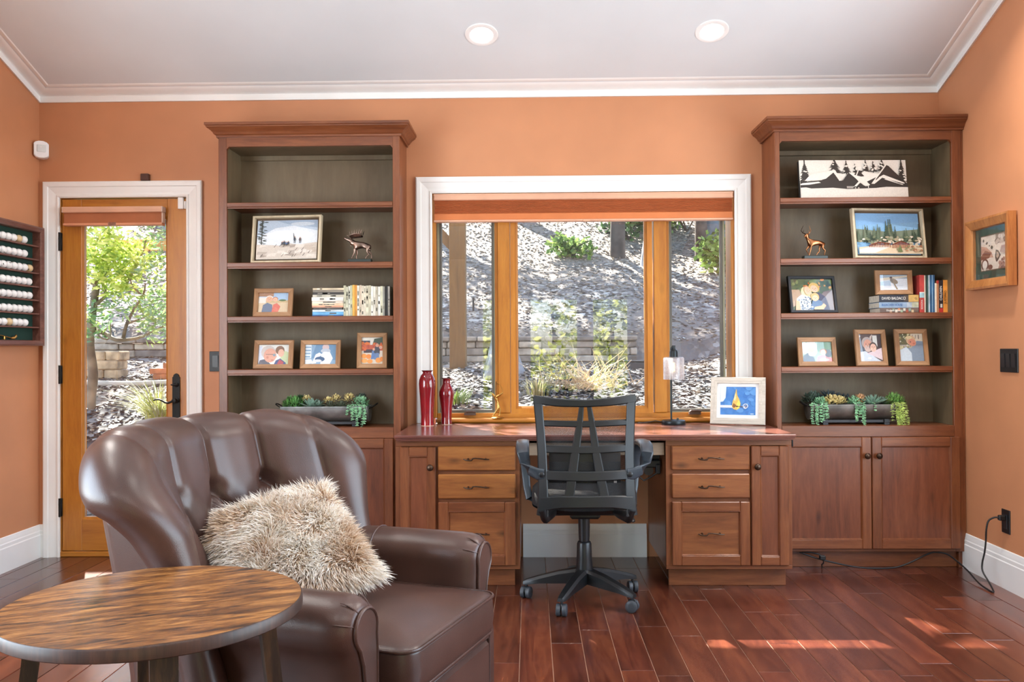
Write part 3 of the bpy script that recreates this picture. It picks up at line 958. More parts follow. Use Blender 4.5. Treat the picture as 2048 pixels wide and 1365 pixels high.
# arms
def arm_section():
    p = [(.285, .10), (.285, .46), (.288, .50)]
    cx, cz, r = .366, .522, .080
    for k in range(15):
        t = radians(178 - k * 15.5)
        p.append((cx + r * cos(t), cz + r * sin(t)))
    p += [(.420, .462), (.408, .430), (.400, .38), (.398, .25), (.402, .10)]
    return p
AS = arm_section()
def arm(sg):
    rings = [(-.33, 0), (-.20, 0), (-.05, 0), (.08, 0), (.165, 0), (.200, .002), (.222, .008), (.238, .019), (.246, .030)]
    n = len(AS); vs = []
    for y, ins in rings:
        for i, (x, z) in enumerate(AS):
            a = Vector(AS[i - 1]) if i else Vector(AS[0])
            b = Vector(AS[i + 1]) if i < n - 1 else Vector(AS[-1])
            t = (b - a).normalized(); nn = Vector((t.y, -t.x))      # inward
            drop = .012 * max(0, -y) * (1 if z > .3 else 0)
            vs.append((sg * (x + nn.x * ins), y, z + nn.y * ins - drop))
    fs = [(k * n + i, k * n + i + 1, (k + 1) * n + i + 1, (k + 1) * n + i) for k in range(len(rings) - 1) for i in range(n - 1)]
    fs.append(tuple((len(rings) - 1) * n + i for i in range(n)))
    o = MB().add(vs, fs).obj('arm', M_LEATH, ac, smooth=50)
    # front scroll panel with welt
    q = []
    for i, (x, z) in enumerate(AS):
        a = Vector(AS[i - 1]) if i else Vector(AS[0])
        b = Vector(AS[i + 1]) if i < n - 1 else Vector(AS[-1])
        t = (b - a).normalized(); nn = Vector((t.y, -t.x))
        q.append((sg * (x + nn.x * .030), z + nn.y * .030))
    MB().prism(q, .243, .251).obj('scroll_panel', M_LEATH, o)
    MB().tube([(a, .250, b) for a, b in q], .0046, 6).obj('arm_welt', M_LEATH, o, smooth=60)
    q2 = [(sg * AS[i][0], -.115, AS[i][1]) for i in range(1, 18)]
    MB().tube([(a * 1.0, b, c + .0005) for a, b, c in q2], .0028, 5).obj('arm_seam', M_LEATH, o, smooth=60)
    for k, ang in enumerate((150, 118, 60, 20)):
        t = radians(ang)
        pts = []
        for j in range(5):
            f = j / 4
            rr = .080 - .030 * f * f + .0005
            pts.append((sg * (.366 + rr * cos(t) ), .205 + .040 * f, .522 + rr * sin(t)))
        MB().tube(pts, [.0008, .0018, .0022, .0024, .002], 5).obj('pleat', M_LEATH, o, smooth=60)
arm(1); arm(-1)
# seat cushion
def cushion(name, x0, x1, y0, y1, z0, z1, rise, parent, mat, r=.05):
    def outline(ins, z, n=10):
        p = []
        for cx, cy, a0 in ((x1 - r, y1 - r, 0), (x0 + r, y1 - r, 90), (x0 + r, y0 + r, 180), (x1 - r, y0 + r, 270)):
            for k in range(n + 1):
                t = radians(a0 + 90 * k / n)
                rr = r - ins
                p.append((cx + rr * cos(t), cy + rr * sin(t), z))
        return p
    lv = [(.012, z0), (.003, z0 + .012), (0, z0 + .03), (-.004, (z0 + z1) / 2), (0, z1 - .012), (.002, z1)]
    rings = [outline(i, z) for i, z in lv]
    n = len(rings[0]); cx, cy = (x0 + x1) / 2, (y0 + y1) / 2
    for f in (.93, .82, .66, .45, .22):
        g = (1 - f ** 2.4)
        rings.append([(cx + (x - cx) * f, cy + (y - cy) * f, z1 + rise * g ** .8) for x, y, z in rings[5]])
    m = MB()
    vs = [p for rg in rings for p in rg] + [(cx, cy, z1 + rise)]
    fs = [(k * n + i, k * n + (i + 1) % n, (k + 1) * n + (i + 1) % n, (k + 1) * n + i) for k in range(len(rings) - 1) for i in range(n)]
    c0 = len(rings) * n
    fs += [((len(rings) - 1) * n + i, (len(rings) - 1) * n + (i + 1) % n, c0) for i in range(n)]
    fs.append(tuple(range(n)))
    o = m.add(vs, fs).obj(name, mat, parent, smooth=70)
    MB().tube(outline(-.001, z1 - .001), .0046, 6, closed=True).obj('cushion_welt', mat, o, smooth=60)
    MB().tube(outline(.004, z0 + .008), .0046, 6, closed=True).obj('cushion_welt', mat, o, smooth=60)
    return o
cushion('seat_cushion', -.283, .283, -.26, .325, .322, .440, .028, ac, M_LEATH)
# front board and footrest panel
fb = MB().prism([(-.352, .07), (.352, .07), (.352, .30), (.345, .318), (.33, .325), (-.33, .325), (-.345, .318), (-.352, .30)], .245, .285).obj('front_board', M_LEATH, ac)
MB().box(-.285, .285, .278, .300, .075, .290, .012).obj('footrest_panel', M_LEATH, ac)
MB().tube([(-.292, .292, .075), (-.292, .292, .285), (-.285, .292, .297), (.285, .292, .297), (.292, .292, .285), (.292, .292, .075)], .0046, 6).obj('panel_welt', M_LEATH, ac, smooth=60)
MB().tube([(.304, .288, .075), (.304, .288, .300), (.296, .288, .309), (-.296, .288, .309), (-.304, .288, .300), (-.304, .288, .075)], .0046, 6).obj('panel_welt', M_LEATH, ac, smooth=60)
M_BRASS = plain('aged_brass', 'b08a4a', 0.28, 0.95, var=0.15)
for x, y in ((.30, .22), (-.30, .22), (.28, -.33), (-.28, -.33)):
    MB().lathe([(.018, .088), (.024, .070), (.022, .045), (.014, .030), (.017, .026), (.012, .0), (0, 0)], 16, (x, y, 0)).obj('turned_foot', plain('dark_foot', '2a1a14', .35), ac, smooth=50)

# ================================================================= fur cushion
FURN = 34000
pc = Vector((-.715, 2.560, .598))
e1 = Vector((.93, -.02, -.26)).normalized()
e2 = Vector((.06, .84, .54)); e2 = (e2 - e2.dot(e1) * e1).normalized()
e3 = e1.cross(e2)
pw = bpy.data.objects.new('fur_cushion', None); COL.objects.link(pw)
pw.matrix_world = Matrix(((e1.x, e2.x, e3.x, pc.x), (e1.y, e2.y, e3.y, pc.y), (e1.z, e2.z, e3.z, pc.z), (0, 0, 0, 1)))
tag(pw, 'shaggy cream and tan fur cushion resting in the leather armchair', 'cushion')
def pil(a, b, sd):
    """square cushion standing on a corner: a, b in -1..1 along the edges"""
    w = (1 - abs(a) ** 2.2) * (1 - abs(b) ** 2.2)
    pinch = 1 - .09 * (1 - a * a) * abs(b) ** 3
    pinch2 = 1 - .09 * (1 - b * b) * abs(a) ** 3
    x, y = a * .205 * pinch2, b * .205 * pinch
    z = sd * .070 * max(0, w) ** .55
    c = .7071
    return Vector(((x + y) * c, (y - x) * c, z))
M_PIL = plain('cushion_cover', 'b79a7c', .9)
m = MB()
for sd in (1, -1):
    m.grid(lambda u, v: pil(u * 2 - 1, v * 2 - 1, sd), 24, 24)
m.obj('cushion_body', M_PIL, pw, smooth=180)
rs = np.random.RandomState(5)
verts = np.zeros((FURN, 7, 3)); cols = np.zeros((FURN, 7, 3))
ca, cb, cc, cdk = (np.array(lin(x)) for x in ('fffcf6', 'f4e4cd', 'c7a483', '866149'))
for i in range(FURN):
    a, b = rs.uniform(-1, 1, 2)
    sd = 1 if rs.rand() < .68 else -1
    p = pil(a, b, sd)
    q1 = pil(min(1, a + .02), b, sd) - pil(max(-1, a - .02), b, sd); q2 = pil(a, min(1, b + .02), sd) - pil(a, max(-1, b - .02), sd)
    nn = q1.cross(q2); nn = (nn.normalized() if nn.length > 1e-9 else Vector((0, 0, 1))) * sd
    if nn.z * sd < 0:
        nn = -nn
    c1 = noise.noise(Vector((p.x * 14, p.y * 14, 1.7))); c2 = noise.noise(Vector((p.x * 14, p.y * 14, 8.3)))
    clump = Vector((c1, c2 - .35, 0)) * 1.25
    edge = max(abs(a), abs(b)) ** 4
    out = Vector((p.x, p.y, 0)); out = out.normalized() * edge * .9 if out.length > 1e-6 else out
    dirv = (nn * .55 + clump + out + Vector(rs.normal(0, .28, 3))).normalized()
    L = rs.uniform(.026, .050)
    tip = (dirv + Vector((c2 * .6, -.5, -.25 * sd)) * .6).normalized()
    side = dirv.cross(Vector(rs.normal(0, 1, 3))).normalized() * rs.uniform(.0007, .0013)
    p1 = p + dirv * L * .4; p2 = p1 + (dirv + tip).normalized() * L * .35; p3 = p2 + tip * L * .35
    verts[i] = [p - side, p + side, p1 - side, p1 + side, p2 - side * .7, p2 + side * .7, p3]
    dk = noise.noise(Vector((p.x * 9 + 3, p.y * 11, 4.1))) + rs.normal(0, .25)
    base = cc if dk < .28 else cdk
    mid = cb if dk < .1 else cc
    tipc = ca if dk < .38 else cb
    cols[i, 0:2] = base; cols[i, 2:4] = mid; cols[i, 4:6] = (tipc + mid) / 2 if dk > 0 else tipc; cols[i, 6] = tipc
me = bpy.data.meshes.new('fur')
faces = np.array([[0, 1, 3, 2], [2, 3, 5, 4], [4, 5, 6, 6]])
fl_ = []
for i in range(FURN):
    k = i * 7
    fl_ += [(k, k + 1, k + 3, k + 2), (k + 2, k + 3, k + 5, k + 4), (k + 4, k + 5, k + 6)]
me.from_pydata(verts.reshape(-1, 3).tolist(), [], fl_)
at = me.color_attributes.new('Col', 'FLOAT_COLOR', 'POINT')
at.data.foreach_set('color', np.concatenate([cols.reshape(-1, 3), np.ones((FURN * 7, 1))], 1).ravel())
mf, nf, bf = mk('fur_fibre')
av = node(nf, 'ShaderNodeVertexColor', layer_name='Col')
nf.links.new(av.outputs['Color'], bf.inputs['Base Color'])
bf.inputs['Roughness'].default_value = .75
me.materials.append(mf); me.shade_smooth()
fo = bpy.data.objects.new('fur', me); COL.objects.link(fo); fo.parent = pw; fo['kind'] = 'stuff'

# ================================================================= round side table
TZ, TR = .66, .300
tb = thing('side_table', 'round rustic wooden table in front of the leather armchair', 'table', (-.786, 1.818, 0), radians(27))
M_TAB = wood('rustic_table_wood', '170d07', '75481f', 'b27c42', 'x', 4.2, 0.32, knots=0.3, vary=0.16, coat=.3, stretch=6)
for _n in M_TAB.node_tree.nodes:
    if _n.type == 'VALTORGB' and len(_n.color_ramp.elements) == 3:
        for _e, _p in zip(_n.color_ramp.elements, (.39, .50, .64)):
            _e.position = _p
M_TABE = wood('table_edge_wood', '20130d', '38231a', '553627', 'z', 1.2, 0.5, vary=.1)
ys = [-TR, -.19, -.07, .05, .17, TR]
for k in range(5):
    a, b = ys[k] + (.0004 if k else 0), ys[k + 1] - (.0004 if k < 4 else 0)
    p = []
    N = 28
    for j in range(N + 1):
        y = a + (b - a) * j / N
        p.append((sqrt(max(0, (TR - .004) ** 2 - y * y)), y))
    q = [(-x, y) for x, y in reversed(p)]
    pl = p + q
    MB().prism(pl, TZ - .02, TZ, 'z').obj('top_board', M_TAB, tb)
MB().lathe([(TR - .02, TZ - .026), (TR - .002, TZ - .026), (TR, TZ - .024), (TR, TZ - .004), (TR - .0025, TZ - .0005), (TR - .006, TZ - .0003), (TR - .006, TZ - .012), (TR - .02, TZ - .022), (TR - .02, TZ - .026)], 96).obj('edge_band', M_TABE, tb, smooth=40)
MB().lathe([(0, TZ - .0255), (TR - .021, TZ - .0255), (TR - .021, TZ - .0205), (0, TZ - .0205)], 48).obj('underside', M_TABE, tb, smooth=40)
M_LEG = wood('worn_dark_leg', '1d1612', '33261d', '6b4b2e', 'z', 1.6, .45, vary=.1)
for k in range(4):
    t = radians(90 * k)
    lg = MB()
    n = 10; vs = []
    for j in range(n + 1):
        f = j / n
        r = .222 + .055 * f ** 1.6 + .016 * sin(f * pi)
        z = (TZ - .026) * (1 - f)
        w, th = .025 - .004 * f, .016
        for sx, sy in ((-1, -1), (1, -1), (1, 1), (-1, 1)):
            vs.append((r + sx * th, sy * w, z))
    fs = [(i * 4 + c, i * 4 + (c + 1) % 4, (i + 1) * 4 + (c + 1) % 4, (i + 1) * 4 + c) for i in range(n) for c in range(4)]
    fs += [(3, 2, 1, 0), tuple(n * 4 + c for c in range(4))]
    lo_ = lg.add(vs, fs).obj('leg', M_LEG, tb, (0, 0, 0), (0, 0, t))
MB().lathe([(.08, .165), (.225, .165), (.225, .185), (.08, .185), (.08, .165)], 32).obj('lower_ring', M_LEG, tb, smooth=40)

# ================================================================= office chair
oc = thing('office_chair', 'black mesh office chair with slatted back tucked in at the desk', 'chair', (.25, 4.13, 0))
M_OCP = plain('charcoal_chair_plastic', '121517', 0.40, var=.06, bmp=.05, bscale=300)
M_OCD = plain('black_chair_plastic', '17191b', 0.35, var=.06)
def q(cx, cy):
    px, py = 1000 + cx / 2.844, 770 + cy / 2.844
    return (.006 + (px - 1063) * (.461 / 213), .977 - (py - 793) * (.514 / 237))
def bk(x, z):
    s = (x - .236) / .23
    return 3.775 + .040 * s * s - .025 * cos((z - .46) / .52 * pi * 1.1) 
def bar(m, pts, ws, th=.011, n=14):
    """pts in crop pixels along the centre line, ws widths in crop pixels"""
    P = [Vector(q(*p)) for p in pts]; k = 1 / 2.844 * (.461 / 213)
    cum = [0]
    for i in range(1, len(P)):
        cum.append(cum[-1] + (P[i] - P[i - 1]).length)
    vs = []
    for i in range(n + 1):
        d = cum[-1] * i / n
        j = max(jj for jj in range(len(P) - 1) if cum[jj] <= d + 1e-9) if d < cum[-1] else len(P) - 2
        f = (d - cum[j]) / (cum[j + 1] - cum[j])
        c = P[j].lerp(P[j + 1], f); w = (ws[j] + (ws[j + 1] - ws[j]) * f) * k / 2
        i0, i1 = max(0, j - (f < .3)), min(len(P) - 1, j + 1 + (f > .7))
        t = (P[i1] - P[i0]).normalized(); pr = Vector((-t.y, t.x))
        b = .0045
        for u, v in ((-w, -th + b), (-w + b, -th), (w - b, -th), (w, -th + b), (w, th - b), (w - b, th), (-w + b, th), (-w, th - b)):
            x, z = c.x + pr.x * u, c.y + pr.y * u
            vs.append((x - .25, bk(x, z) + v - 4.13, z))
    fs = [(i * 8 + a, i * 8 + (a + 1) % 8, (i + 1) * 8 + (a + 1) % 8, (i + 1) * 8 + a) for i in range(n) for a in range(8)]
    fs += [tuple(range(8))[::-1], tuple(n * 8 + a for a in range(8))]
    m.add(vs, fs)
fm = MB()
bar(fm, [(190, 86), (330, 104), (482, 108), (630, 100), (776, 82)], [48, 46, 42, 46, 48], .016)
bar(fm, [(212, 70), (225, 220), (236, 380), (240, 540), (240, 700), (236, 738)], [52, 50, 52, 54, 62, 66], .015)
bar(fm, [(752, 66), (744, 220), (735, 380), (735, 540), (738, 700), (742, 738)], [52, 50, 52, 54, 62, 66], .015)
bar(fm, [(235, 222), (480, 226), (740, 218)], [34, 36, 34], .010)
bar(fm, [(242, 366), (480, 370), (736, 362)], [42, 44, 42], .011)
bar(fm, [(240, 512), (480, 516), (736, 510)], [54, 56, 54], .014)
bar(fm, [(232, 672), (330, 658), (490, 656), (640, 656), (742, 668)], [80, 70, 66, 70, 80], .016)
bar(fm, [(464, 120), (452, 222), (428, 366), (406, 512), (386, 640)], [26, 36, 46, 52, 54], .0105)
bar(fm, [(506, 120), (522, 222), (540, 366), (564, 512), (588, 640)], [26, 36, 44, 50, 54], .0105)
fo_ = fm.obj('back_frame', M_OCP, oc, smooth=30)
for sx in (238, 740):
    x, z = q(sx, 742)
    MB().tube([(x - .25, bk(x, z) - 4.13, z + .03), (x - .25 + (.01 if sx < 400 else -.01), bk(x, z) - 4.125, z - .004), (x - .25 + (.04 if sx < 400 else -.04), -.24, .455), (x - .25 + (.06 if sx < 400 else -.06), -.12, .452)], [.030, .030, .026, .02], 10, flat=(1, .7)).obj('back_bracket', M_OCP, fo_, smooth=60)
# mesh of the back
m_, n2, b2 = mk('chair_mesh_fabric')
tcm = coords(n2, (430, 430, 430), False)
ck = node(n2, 'ShaderNodeTexChecker', Scale=1.0)
n2.links.new(tcm, ck.inputs['Vector'])
trn = node(n2, 'ShaderNodeBsdfTransparent'); mxs = node(n2, 'ShaderNodeMixShader')
mrn = node(n2, 'ShaderNodeMapRange'); mrn.inputs['To Min'].default_value = .22; mrn.inputs['To Max'].default_value = .85
n2.links.new(ck.outputs['Fac'], mrn.inputs['Value'])
b2.inputs['Base Color'].default_value = (.012, .013, .015, 1); b2.inputs['Roughness'].default_value = .7
n2.links.new(mrn.outputs[0], mxs.inputs[0]); n2.links.new(b2.outputs[0], mxs.inputs[2]); n2.links.new(trn.outputs[0], mxs.inputs[1])
n2.links.new(mxs.outputs[0], n2.nodes['Material Output'].inputs['Surface'])
def meshp(u, v):
    x = .03 + u * .412; z = .485 + v * .46
    return (x - .25, bk(x, z) + .016 - 4.13, z)
MB().grid(meshp, 16, 16).obj('back_mesh', m_, oc, smooth=180)
# lumbar pad behind the mesh
MB().grid(lambda u, v: (-.17 + u * .31, bk(.08 + u * .31, .60) + .03 - 4.13 + .02 * sin(u * pi) * 0, .60 + v * .13), 8, 4).obj('lumbar_pad', M_OCD, oc, smooth=180)
# small printed tag on the back
x, z = q(651, 552)
text('maker_mark', '88', .013, plain('white_print', 'd8d8d8', .5), oc, (x - .25, bk(x, z) + .0145 - 4.13, z))
# seat
def seat(u, v, top=True):
    t = u * 2 * pi
    e = .6
    sx = abs(cos(t)) ** e * (1 if cos(t) >= 0 else -1); sy = abs(sin(t)) ** e * (1 if sin(t) >= 0 else -1)
    r = [1, 1.0, .985, .93, .7, .35, 0][min(6, int(v * 6 + .5))]
    z = [.452, .49, .508, .522, .528, .526, .526][min(6, int(v * 6 + .5))]
    return (sx * .245 * r, .03 + sy * .235 * r, z + .012 * (sx * r) ** 2)
MB().grid(seat, 40, 6, wu=True).obj('seat_cushion', plain('black_chair_fabric', '121316', .85, bmp=.25, bscale=500), oc, smooth=60)
MB().grid(lambda u, v: (lambda p: (p[0] * (1 - .15 * (1 - v)), p[1] * (1 - .15 * (1 - v)), .432 + .022 * v))(seat(u, 0)), 40, 2, wu=True).box(-.19, .19, -.17, .20, .428, .44, .004).obj('seat_pan', M_OCD, oc, smooth=50)
MB().box(-.07, .07, -.09, .10, .395, .432, .01).obj('tilt_mechanism', M_OCD, oc)
MB().tube([(.06, -.02, .415), (.16, -.05, .413), (.20, -.07, .410)], .006, 8).tube([(.195, -.066, .412), (.213, -.090, .398), (.222, -.10, .386)], [.010, .016, .010], 10, flat=(1, .55)).obj('height_lever', M_OCD, oc, smooth=60)
MB().lathe([(.024, .27), (.026, .30), (.028, .40)], 20).obj('gas_lift', M_OCD, oc, smooth=50)
MB().lathe([(.041, .115), (.039, .16), (.036, .20), (.034, .265), (.030, .275), (.026, .278)], 20).obj('lift_cover', M_OCD, oc, smooth=40)
MB().lathe([(.02, .078), (.046, .084), (.052, .10), (.050, .14), (.042, .150), (.030, .152)], 20).obj('hub', M_OCP, oc, smooth=40)
for k in range(5):
    t = radians(173 + 72 * k)
    lg = MB(); vs = []
    for r, zt, zb, w in ((.035, .150, .085, .030), (.12, .135, .080, .026), (.21, .110, .076, .023), (.268, .092, .068, .020), (.290, .082, .066, .015)):
        for y, z in ((-w, zb), (w, zb), (w, zt - .012), (w * .62, zt), (-w * .62, zt), (-w, zt - .012)):
            vs.append((r, y, z))
    n = 6
    fs = [(i * n + c, i * n + (c + 1) % n, (i + 1) * n + (c + 1) % n, (i + 1) * n + c) for i in range(4) for c in range(n)]
    fs += [tuple(range(n))[::-1], tuple(4 * n + c for c in range(n))]
    leg_o = lg.add(vs, fs).obj('base_leg', M_OCP, oc, (0, 0, 0), (0, 0, t), smooth=35)
    cs_ = MB()
    for s in (-1, 1):
        cs_.lathe([(.008, s * .004), (.026, s * .004), (.0275, s * .008), (.0275, s * .021), (.024, s * .024), (.010, s * .025)], 22, (0, 0, .0275), 'y')
    sw = {0: 1.3, 1: .25, 2: .35, 3: 1.2, 4: .9}[k]
    ca_ = cs_.obj('caster', plain('caster_grey', '3a4046', .42, var=.05), leg_o, (.276, 0, 0), (0, 0, sw), smooth=40)
    MB().lathe([(.006, .03), (.006, .068), (.009, .069), (.009, .072)], 10).box(-.018, .018, -.004, .004, .028, .056, .002).obj('caster_stem', M_OCD, ca_, smooth=40)
# arm loops
for sg in (-1, 1):
    pth = [(.178, bk(.07, .64) - 4.137, .640), (.205, bk(.05, .64) - 4.138, .641), (.240, bk(.03, .65) - 4.13, .655), (.262, bk(.0, .7) - 4.12, .690), (.270, -.315, .728), (.272, -.27, .752),
           (.272, -.18, .757), (.272, -.07, .750), (.270, .01, .728), (.266, .055, .680), (.262, .06, .60), (.256, .045, .53), (.245, .03, .475), (.21, .03, .448)]
    m = MB(); vs = []; n = len(pth)
    for i, p in enumerate(pth):
        a = Vector(pth[max(0, i - 1)]); b = Vector(pth[min(n - 1, i + 1)]); t = (b - a).normalized()
        lat = Vector((1, 0, 0)) if 3 <= i <= 12 else Vector((0, 0, 1))
        if i in (2, 3):
            lat = Vector((.7, 0, .7)) if i == 3 else Vector((.35, 0, .9))
        lat = (lat - lat.dot(t) * t).normalized(); th = t.cross(lat).normalized()
        w = [.024, .026, .026, .026, .027, .029, .030, .030, .027, .024, .020, .018, .018, .02][i]; h = [.009, .009, .010, .011, .012, .013, .014, .014, .012, .010, .009, .009, .009, .008][i]
        for k in range(12):
            g = 2 * pi * k / 12
            cu, cv = abs(cos(g)) ** .6 * (1 if cos(g) > 0 else -1), abs(sin(g)) ** .6 * (1 if sin(g) > 0 else -1)
            v = Vector(p) + lat * (w * cu) + th * (h * cv)
            vs.append((v.x * sg - .013, v.y, v.z))
    fs = [(i * 12 + c, i * 12 + (c + 1) % 12, (i + 1) * 12 + (c + 1) % 12, (i + 1) * 12 + c) for i in range(n - 1) for c in range(12)]
    fs += [tuple(range(12)), tuple((n - 1) * 12 + c for c in range(12))]
    ao = m.add(vs, fs).obj('arm_loop', plain('arm_grey_plastic', '333b42', .33, var=.05), oc, smooth=60)
    bx, bz = q(232 if sg < 0 else 740, 512)
    MB().lathe([(.012, 0), (.012, .004), (.009, .006), (0, .0065)], 16, (0, 0, 0), 'y').obj('arm_bolt', M_OCD, ao, (sg * .190 - .013, bk(.05, .64) - 4.148, .640), (0, 0, pi), smooth=40)
# ================================================================= framed pictures
M_RUST = wood('rustic_frame_wood', '8a6242', 'ab8059', 'c59d75', 'x', 2.2, .55, vary=.12, coat=0)
M_RUSTZ = wood('rustic_frame_wood_upright', '7a5436', '9a7049', 'b58a62', 'z', 2.2, .55, vary=.12, coat=0)
M_PALE = wood('pale_frame_wood', 'b5a486', 'cbbb9c', 'dccfb4', 'z', 1.4, .5, vary=.05, coat=0)
M_CARD = plain('card_backing', '5a4a3a', .8)
M_PGLASS = glass_mat('picture_glass', 1.38)

def picture(name, label, cat, x, y, z, w, h, border, shapes, mat, rz=0.0, lean=10.0, th=.016, group=None, mat_board=None, mb=0.0, easel=True, gap=0.0, glass=True):
    """frame standing on its lower edge at x, y, z, leaning back; front faces -y"""
    r = thing(name, label, cat, (x, y, z), group=group, rot=(radians(-lean), 0, rz))
    prof = [(0, -th + .002), (.001, -th), (border - .003, -th), (border, -th + .003), (border, 0), (0, 0)]
    for sd_ in 'tblr':
        MB().frame(-w / 2 + border, w / 2 - border, border, h - border, prof, sd_, mitre=True).obj('frame_rail' if sd_ in 'tb' else 'frame_stile', mat if sd_ in 'tb' or mat is not M_RUST else M_RUSTZ, r)
    iw, ih = w - 2 * border, h - 2 * border
    MB().box(-w / 2 + border * .5, w / 2 - border * .5, -.004, .0005, border * .5, h - border * .5).obj('backing', M_CARD if not mat_board else M_CARD, r)
    if mat_board:
        MB().frame(-iw / 2 + mb, iw / 2 - mb, border + mb, h - border - mb, [(0, -.0052), (.001, -.0066), (mb, -.0066), (mb, -.0042), (0, -.0042)]).obj('mat_board', mat_board, r)
        art(shapes, iw - 2 * mb, ih - 2 * mb, 'print', r, (0, -.0047, border + mb))
    else:
        art(shapes, iw - 2 * gap, ih - 2 * gap, 'print', r, (0, -.0047 if not gap else -.010, border + gap))
    if gap:
        MB().box(-iw / 2 + gap, iw / 2 - gap, -.0096, -.004, border + gap, h - border - gap).obj('canvas_block', plain('canvas', 'e8e4da', .8), r)
    elif glass:
        MB().box(-iw / 2, iw / 2, -.0105, -.0090, border, h - border).obj('picture_glass', M_PGLASS, r)
    if easel:
        t = radians(lean + 16)
        MB().prism([(-.018, 0), (.018, 0), (.010, h * .72), (-.010, h * .72)], 0, .003).obj('easel_leg', M_CARD, r, (0, .002 + sin(t) * 0, 0), (0, 0, 0))
    return r

def foliage(n, x0, x1, y0, y1, cols, seed, s=.05):
    g = random.Random(seed)
    return [('e', g.uniform(x0, x1), g.uniform(y0, y1), g.uniform(.4, 1) * s, g.uniform(.3, 1) * s, g.uniform(0, 3), g.choice(cols)) for _ in range(n)]
def pine(cx, y0, hh, w, c, seed=1, n=9):
    g = random.Random(seed); o = [('r', cx - w * .05, y0, cx + w * .05, y0 + hh, c)]
    for k in range(n):
        f = k / n
        ww = w * (1 - f) * g.uniform(.75, 1.05) * .5
        yb = y0 + hh * (.12 + .86 * f)
        ww *= 1.35
        o.append(('p', [(cx - ww, yb - hh * .07), (cx - ww * .35, yb + hh * .05), (cx, yb + hh * .16), (cx + ww * .4, yb + hh * .05), (cx + ww, yb - hh * .06), (cx, yb - hh * .02)], c))
    return o
def head(cx, cy, r, skin_c, hair_c, beard=None, tilt=0.0, hair=1.0, asp=1.25):
    o = [('e', cx, cy + r * .28, r * 1.08 * hair, r * asp * 1.05 * hair, tilt, hair_c), ('e', cx, cy, r * .92, r * asp, tilt, skin_c)]
    if beard:
        o += [('e', cx, cy - r * .62 * asp, r * .75, r * .62, tilt, beard)]
    ey = cy + r * .18
    o += [('e', cx - r * .36, ey, r * .13, r * .08, '4a352c'), ('e', cx + r * .36, ey, r * .13, r * .08, '4a352c'), ('e', cx, cy - r * .12, r * .10, r * .2, 'c98d72'),
          ('e', cx, cy - r * .55, r * .34, r * .13, 'b5675a'), ('e', cx, cy - r * .53, r * .26, r * .07, 'f2e8e0')]
    return o

# --- pale framed rocks picture (left case, second bay)
g = random.Random(4)
ro = [('r', 0, 0, 1, 1, 'dfe8f0'), ('p', [(0, .55), (0, 1), (1, 1), (1, .72), (.6, .86), (.3, .8)], 'b9cbdd'), ('p', [(.3, 1), (.5, .9), (1, .8), (1, 1)], '9fb4cb'), ('e', .55, .62, .4, .12, 'eef2f5'), ('e', .75, .9, .2, .05, 'c8d4df')]
ro += [('r', .07, .36, .085, 1, '2b302c')]
for k in range(26):
    yy = .40 + k * .023; L_ = g.uniform(.03, .10)
    ro.append(('p', [(.075, yy), (.075 + L_ * g.choice((-.7, 1)), yy - .012), (.08, yy + .016)], '3b443e'))
    ro.append(('e', .08 + g.uniform(-.05, .07), yy, .035, .010, g.uniform(-.3, .3), '39423b'))
ro += [('p', [(0, 0), (1, 0), (1, .42), (.85, .40), (.7, .36), (.55, .40), (.4, .34), (.25, .36), (0, .38)], 'cfc6bb')]
for k in range(22):
    x_, y_ = g.uniform(0, 1), g.uniform(.02, .32)
    ro.append(('p', [(x_, y_), (x_ + g.uniform(.08, .2), y_ + g.uniform(-.02, .04)), (x_ + g.uniform(.1, .22), y_ + g.uniform(.05, .09)), (x_ + .02, y_ + .08)], g.choice(('b8ada2', 'ddd5cb', 'c5b9ac', 'a99d92', 'e6dfd6'))))
for k in range(14):
    x_, y_ = g.uniform(0, .95), g.uniform(.02, .34)
    ro.append(('p', [(x_, y_), (x_ + .035, y_ + .07), (x_ + .04, y_ + .065), (x_ + .008, y_ - .005)], '4d463f'))
for bx, by, hh, c in ((.63, .40, .17, '3c4a57'), (.72, .40, .15, '5a4a4a'), (.46, .35, .11, '31435a'), (.50, .34, .09, '4a6d9c'), (.53, .35, .10, '2f3c4f'), (.43, .36, .08, '3a3e49')):
    ro += [('r', bx - .012, by, bx - .003, by + hh * .5, '2a2d33'), ('r', bx + .003, by, bx + .012, by + hh * .5, '2a2d33'), ('e', bx, by + hh * .62, .018, hh * .28, c), ('e', bx, by + hh * .95, .010, .016, 'c9a58c')]
ro += [('p', [(.615, .52), (.605, .66), (.612, .66), (.63, .54)], '3c4a57')]
picture('rocks_picture', 'pale wood framed picture of tiny hikers standing on boulders', 'picture', -1.338, 4.790, 1.659, .392, .268, .012, ro, M_PALE, radians(-5), 8, .030, gap=.012, easel=False)

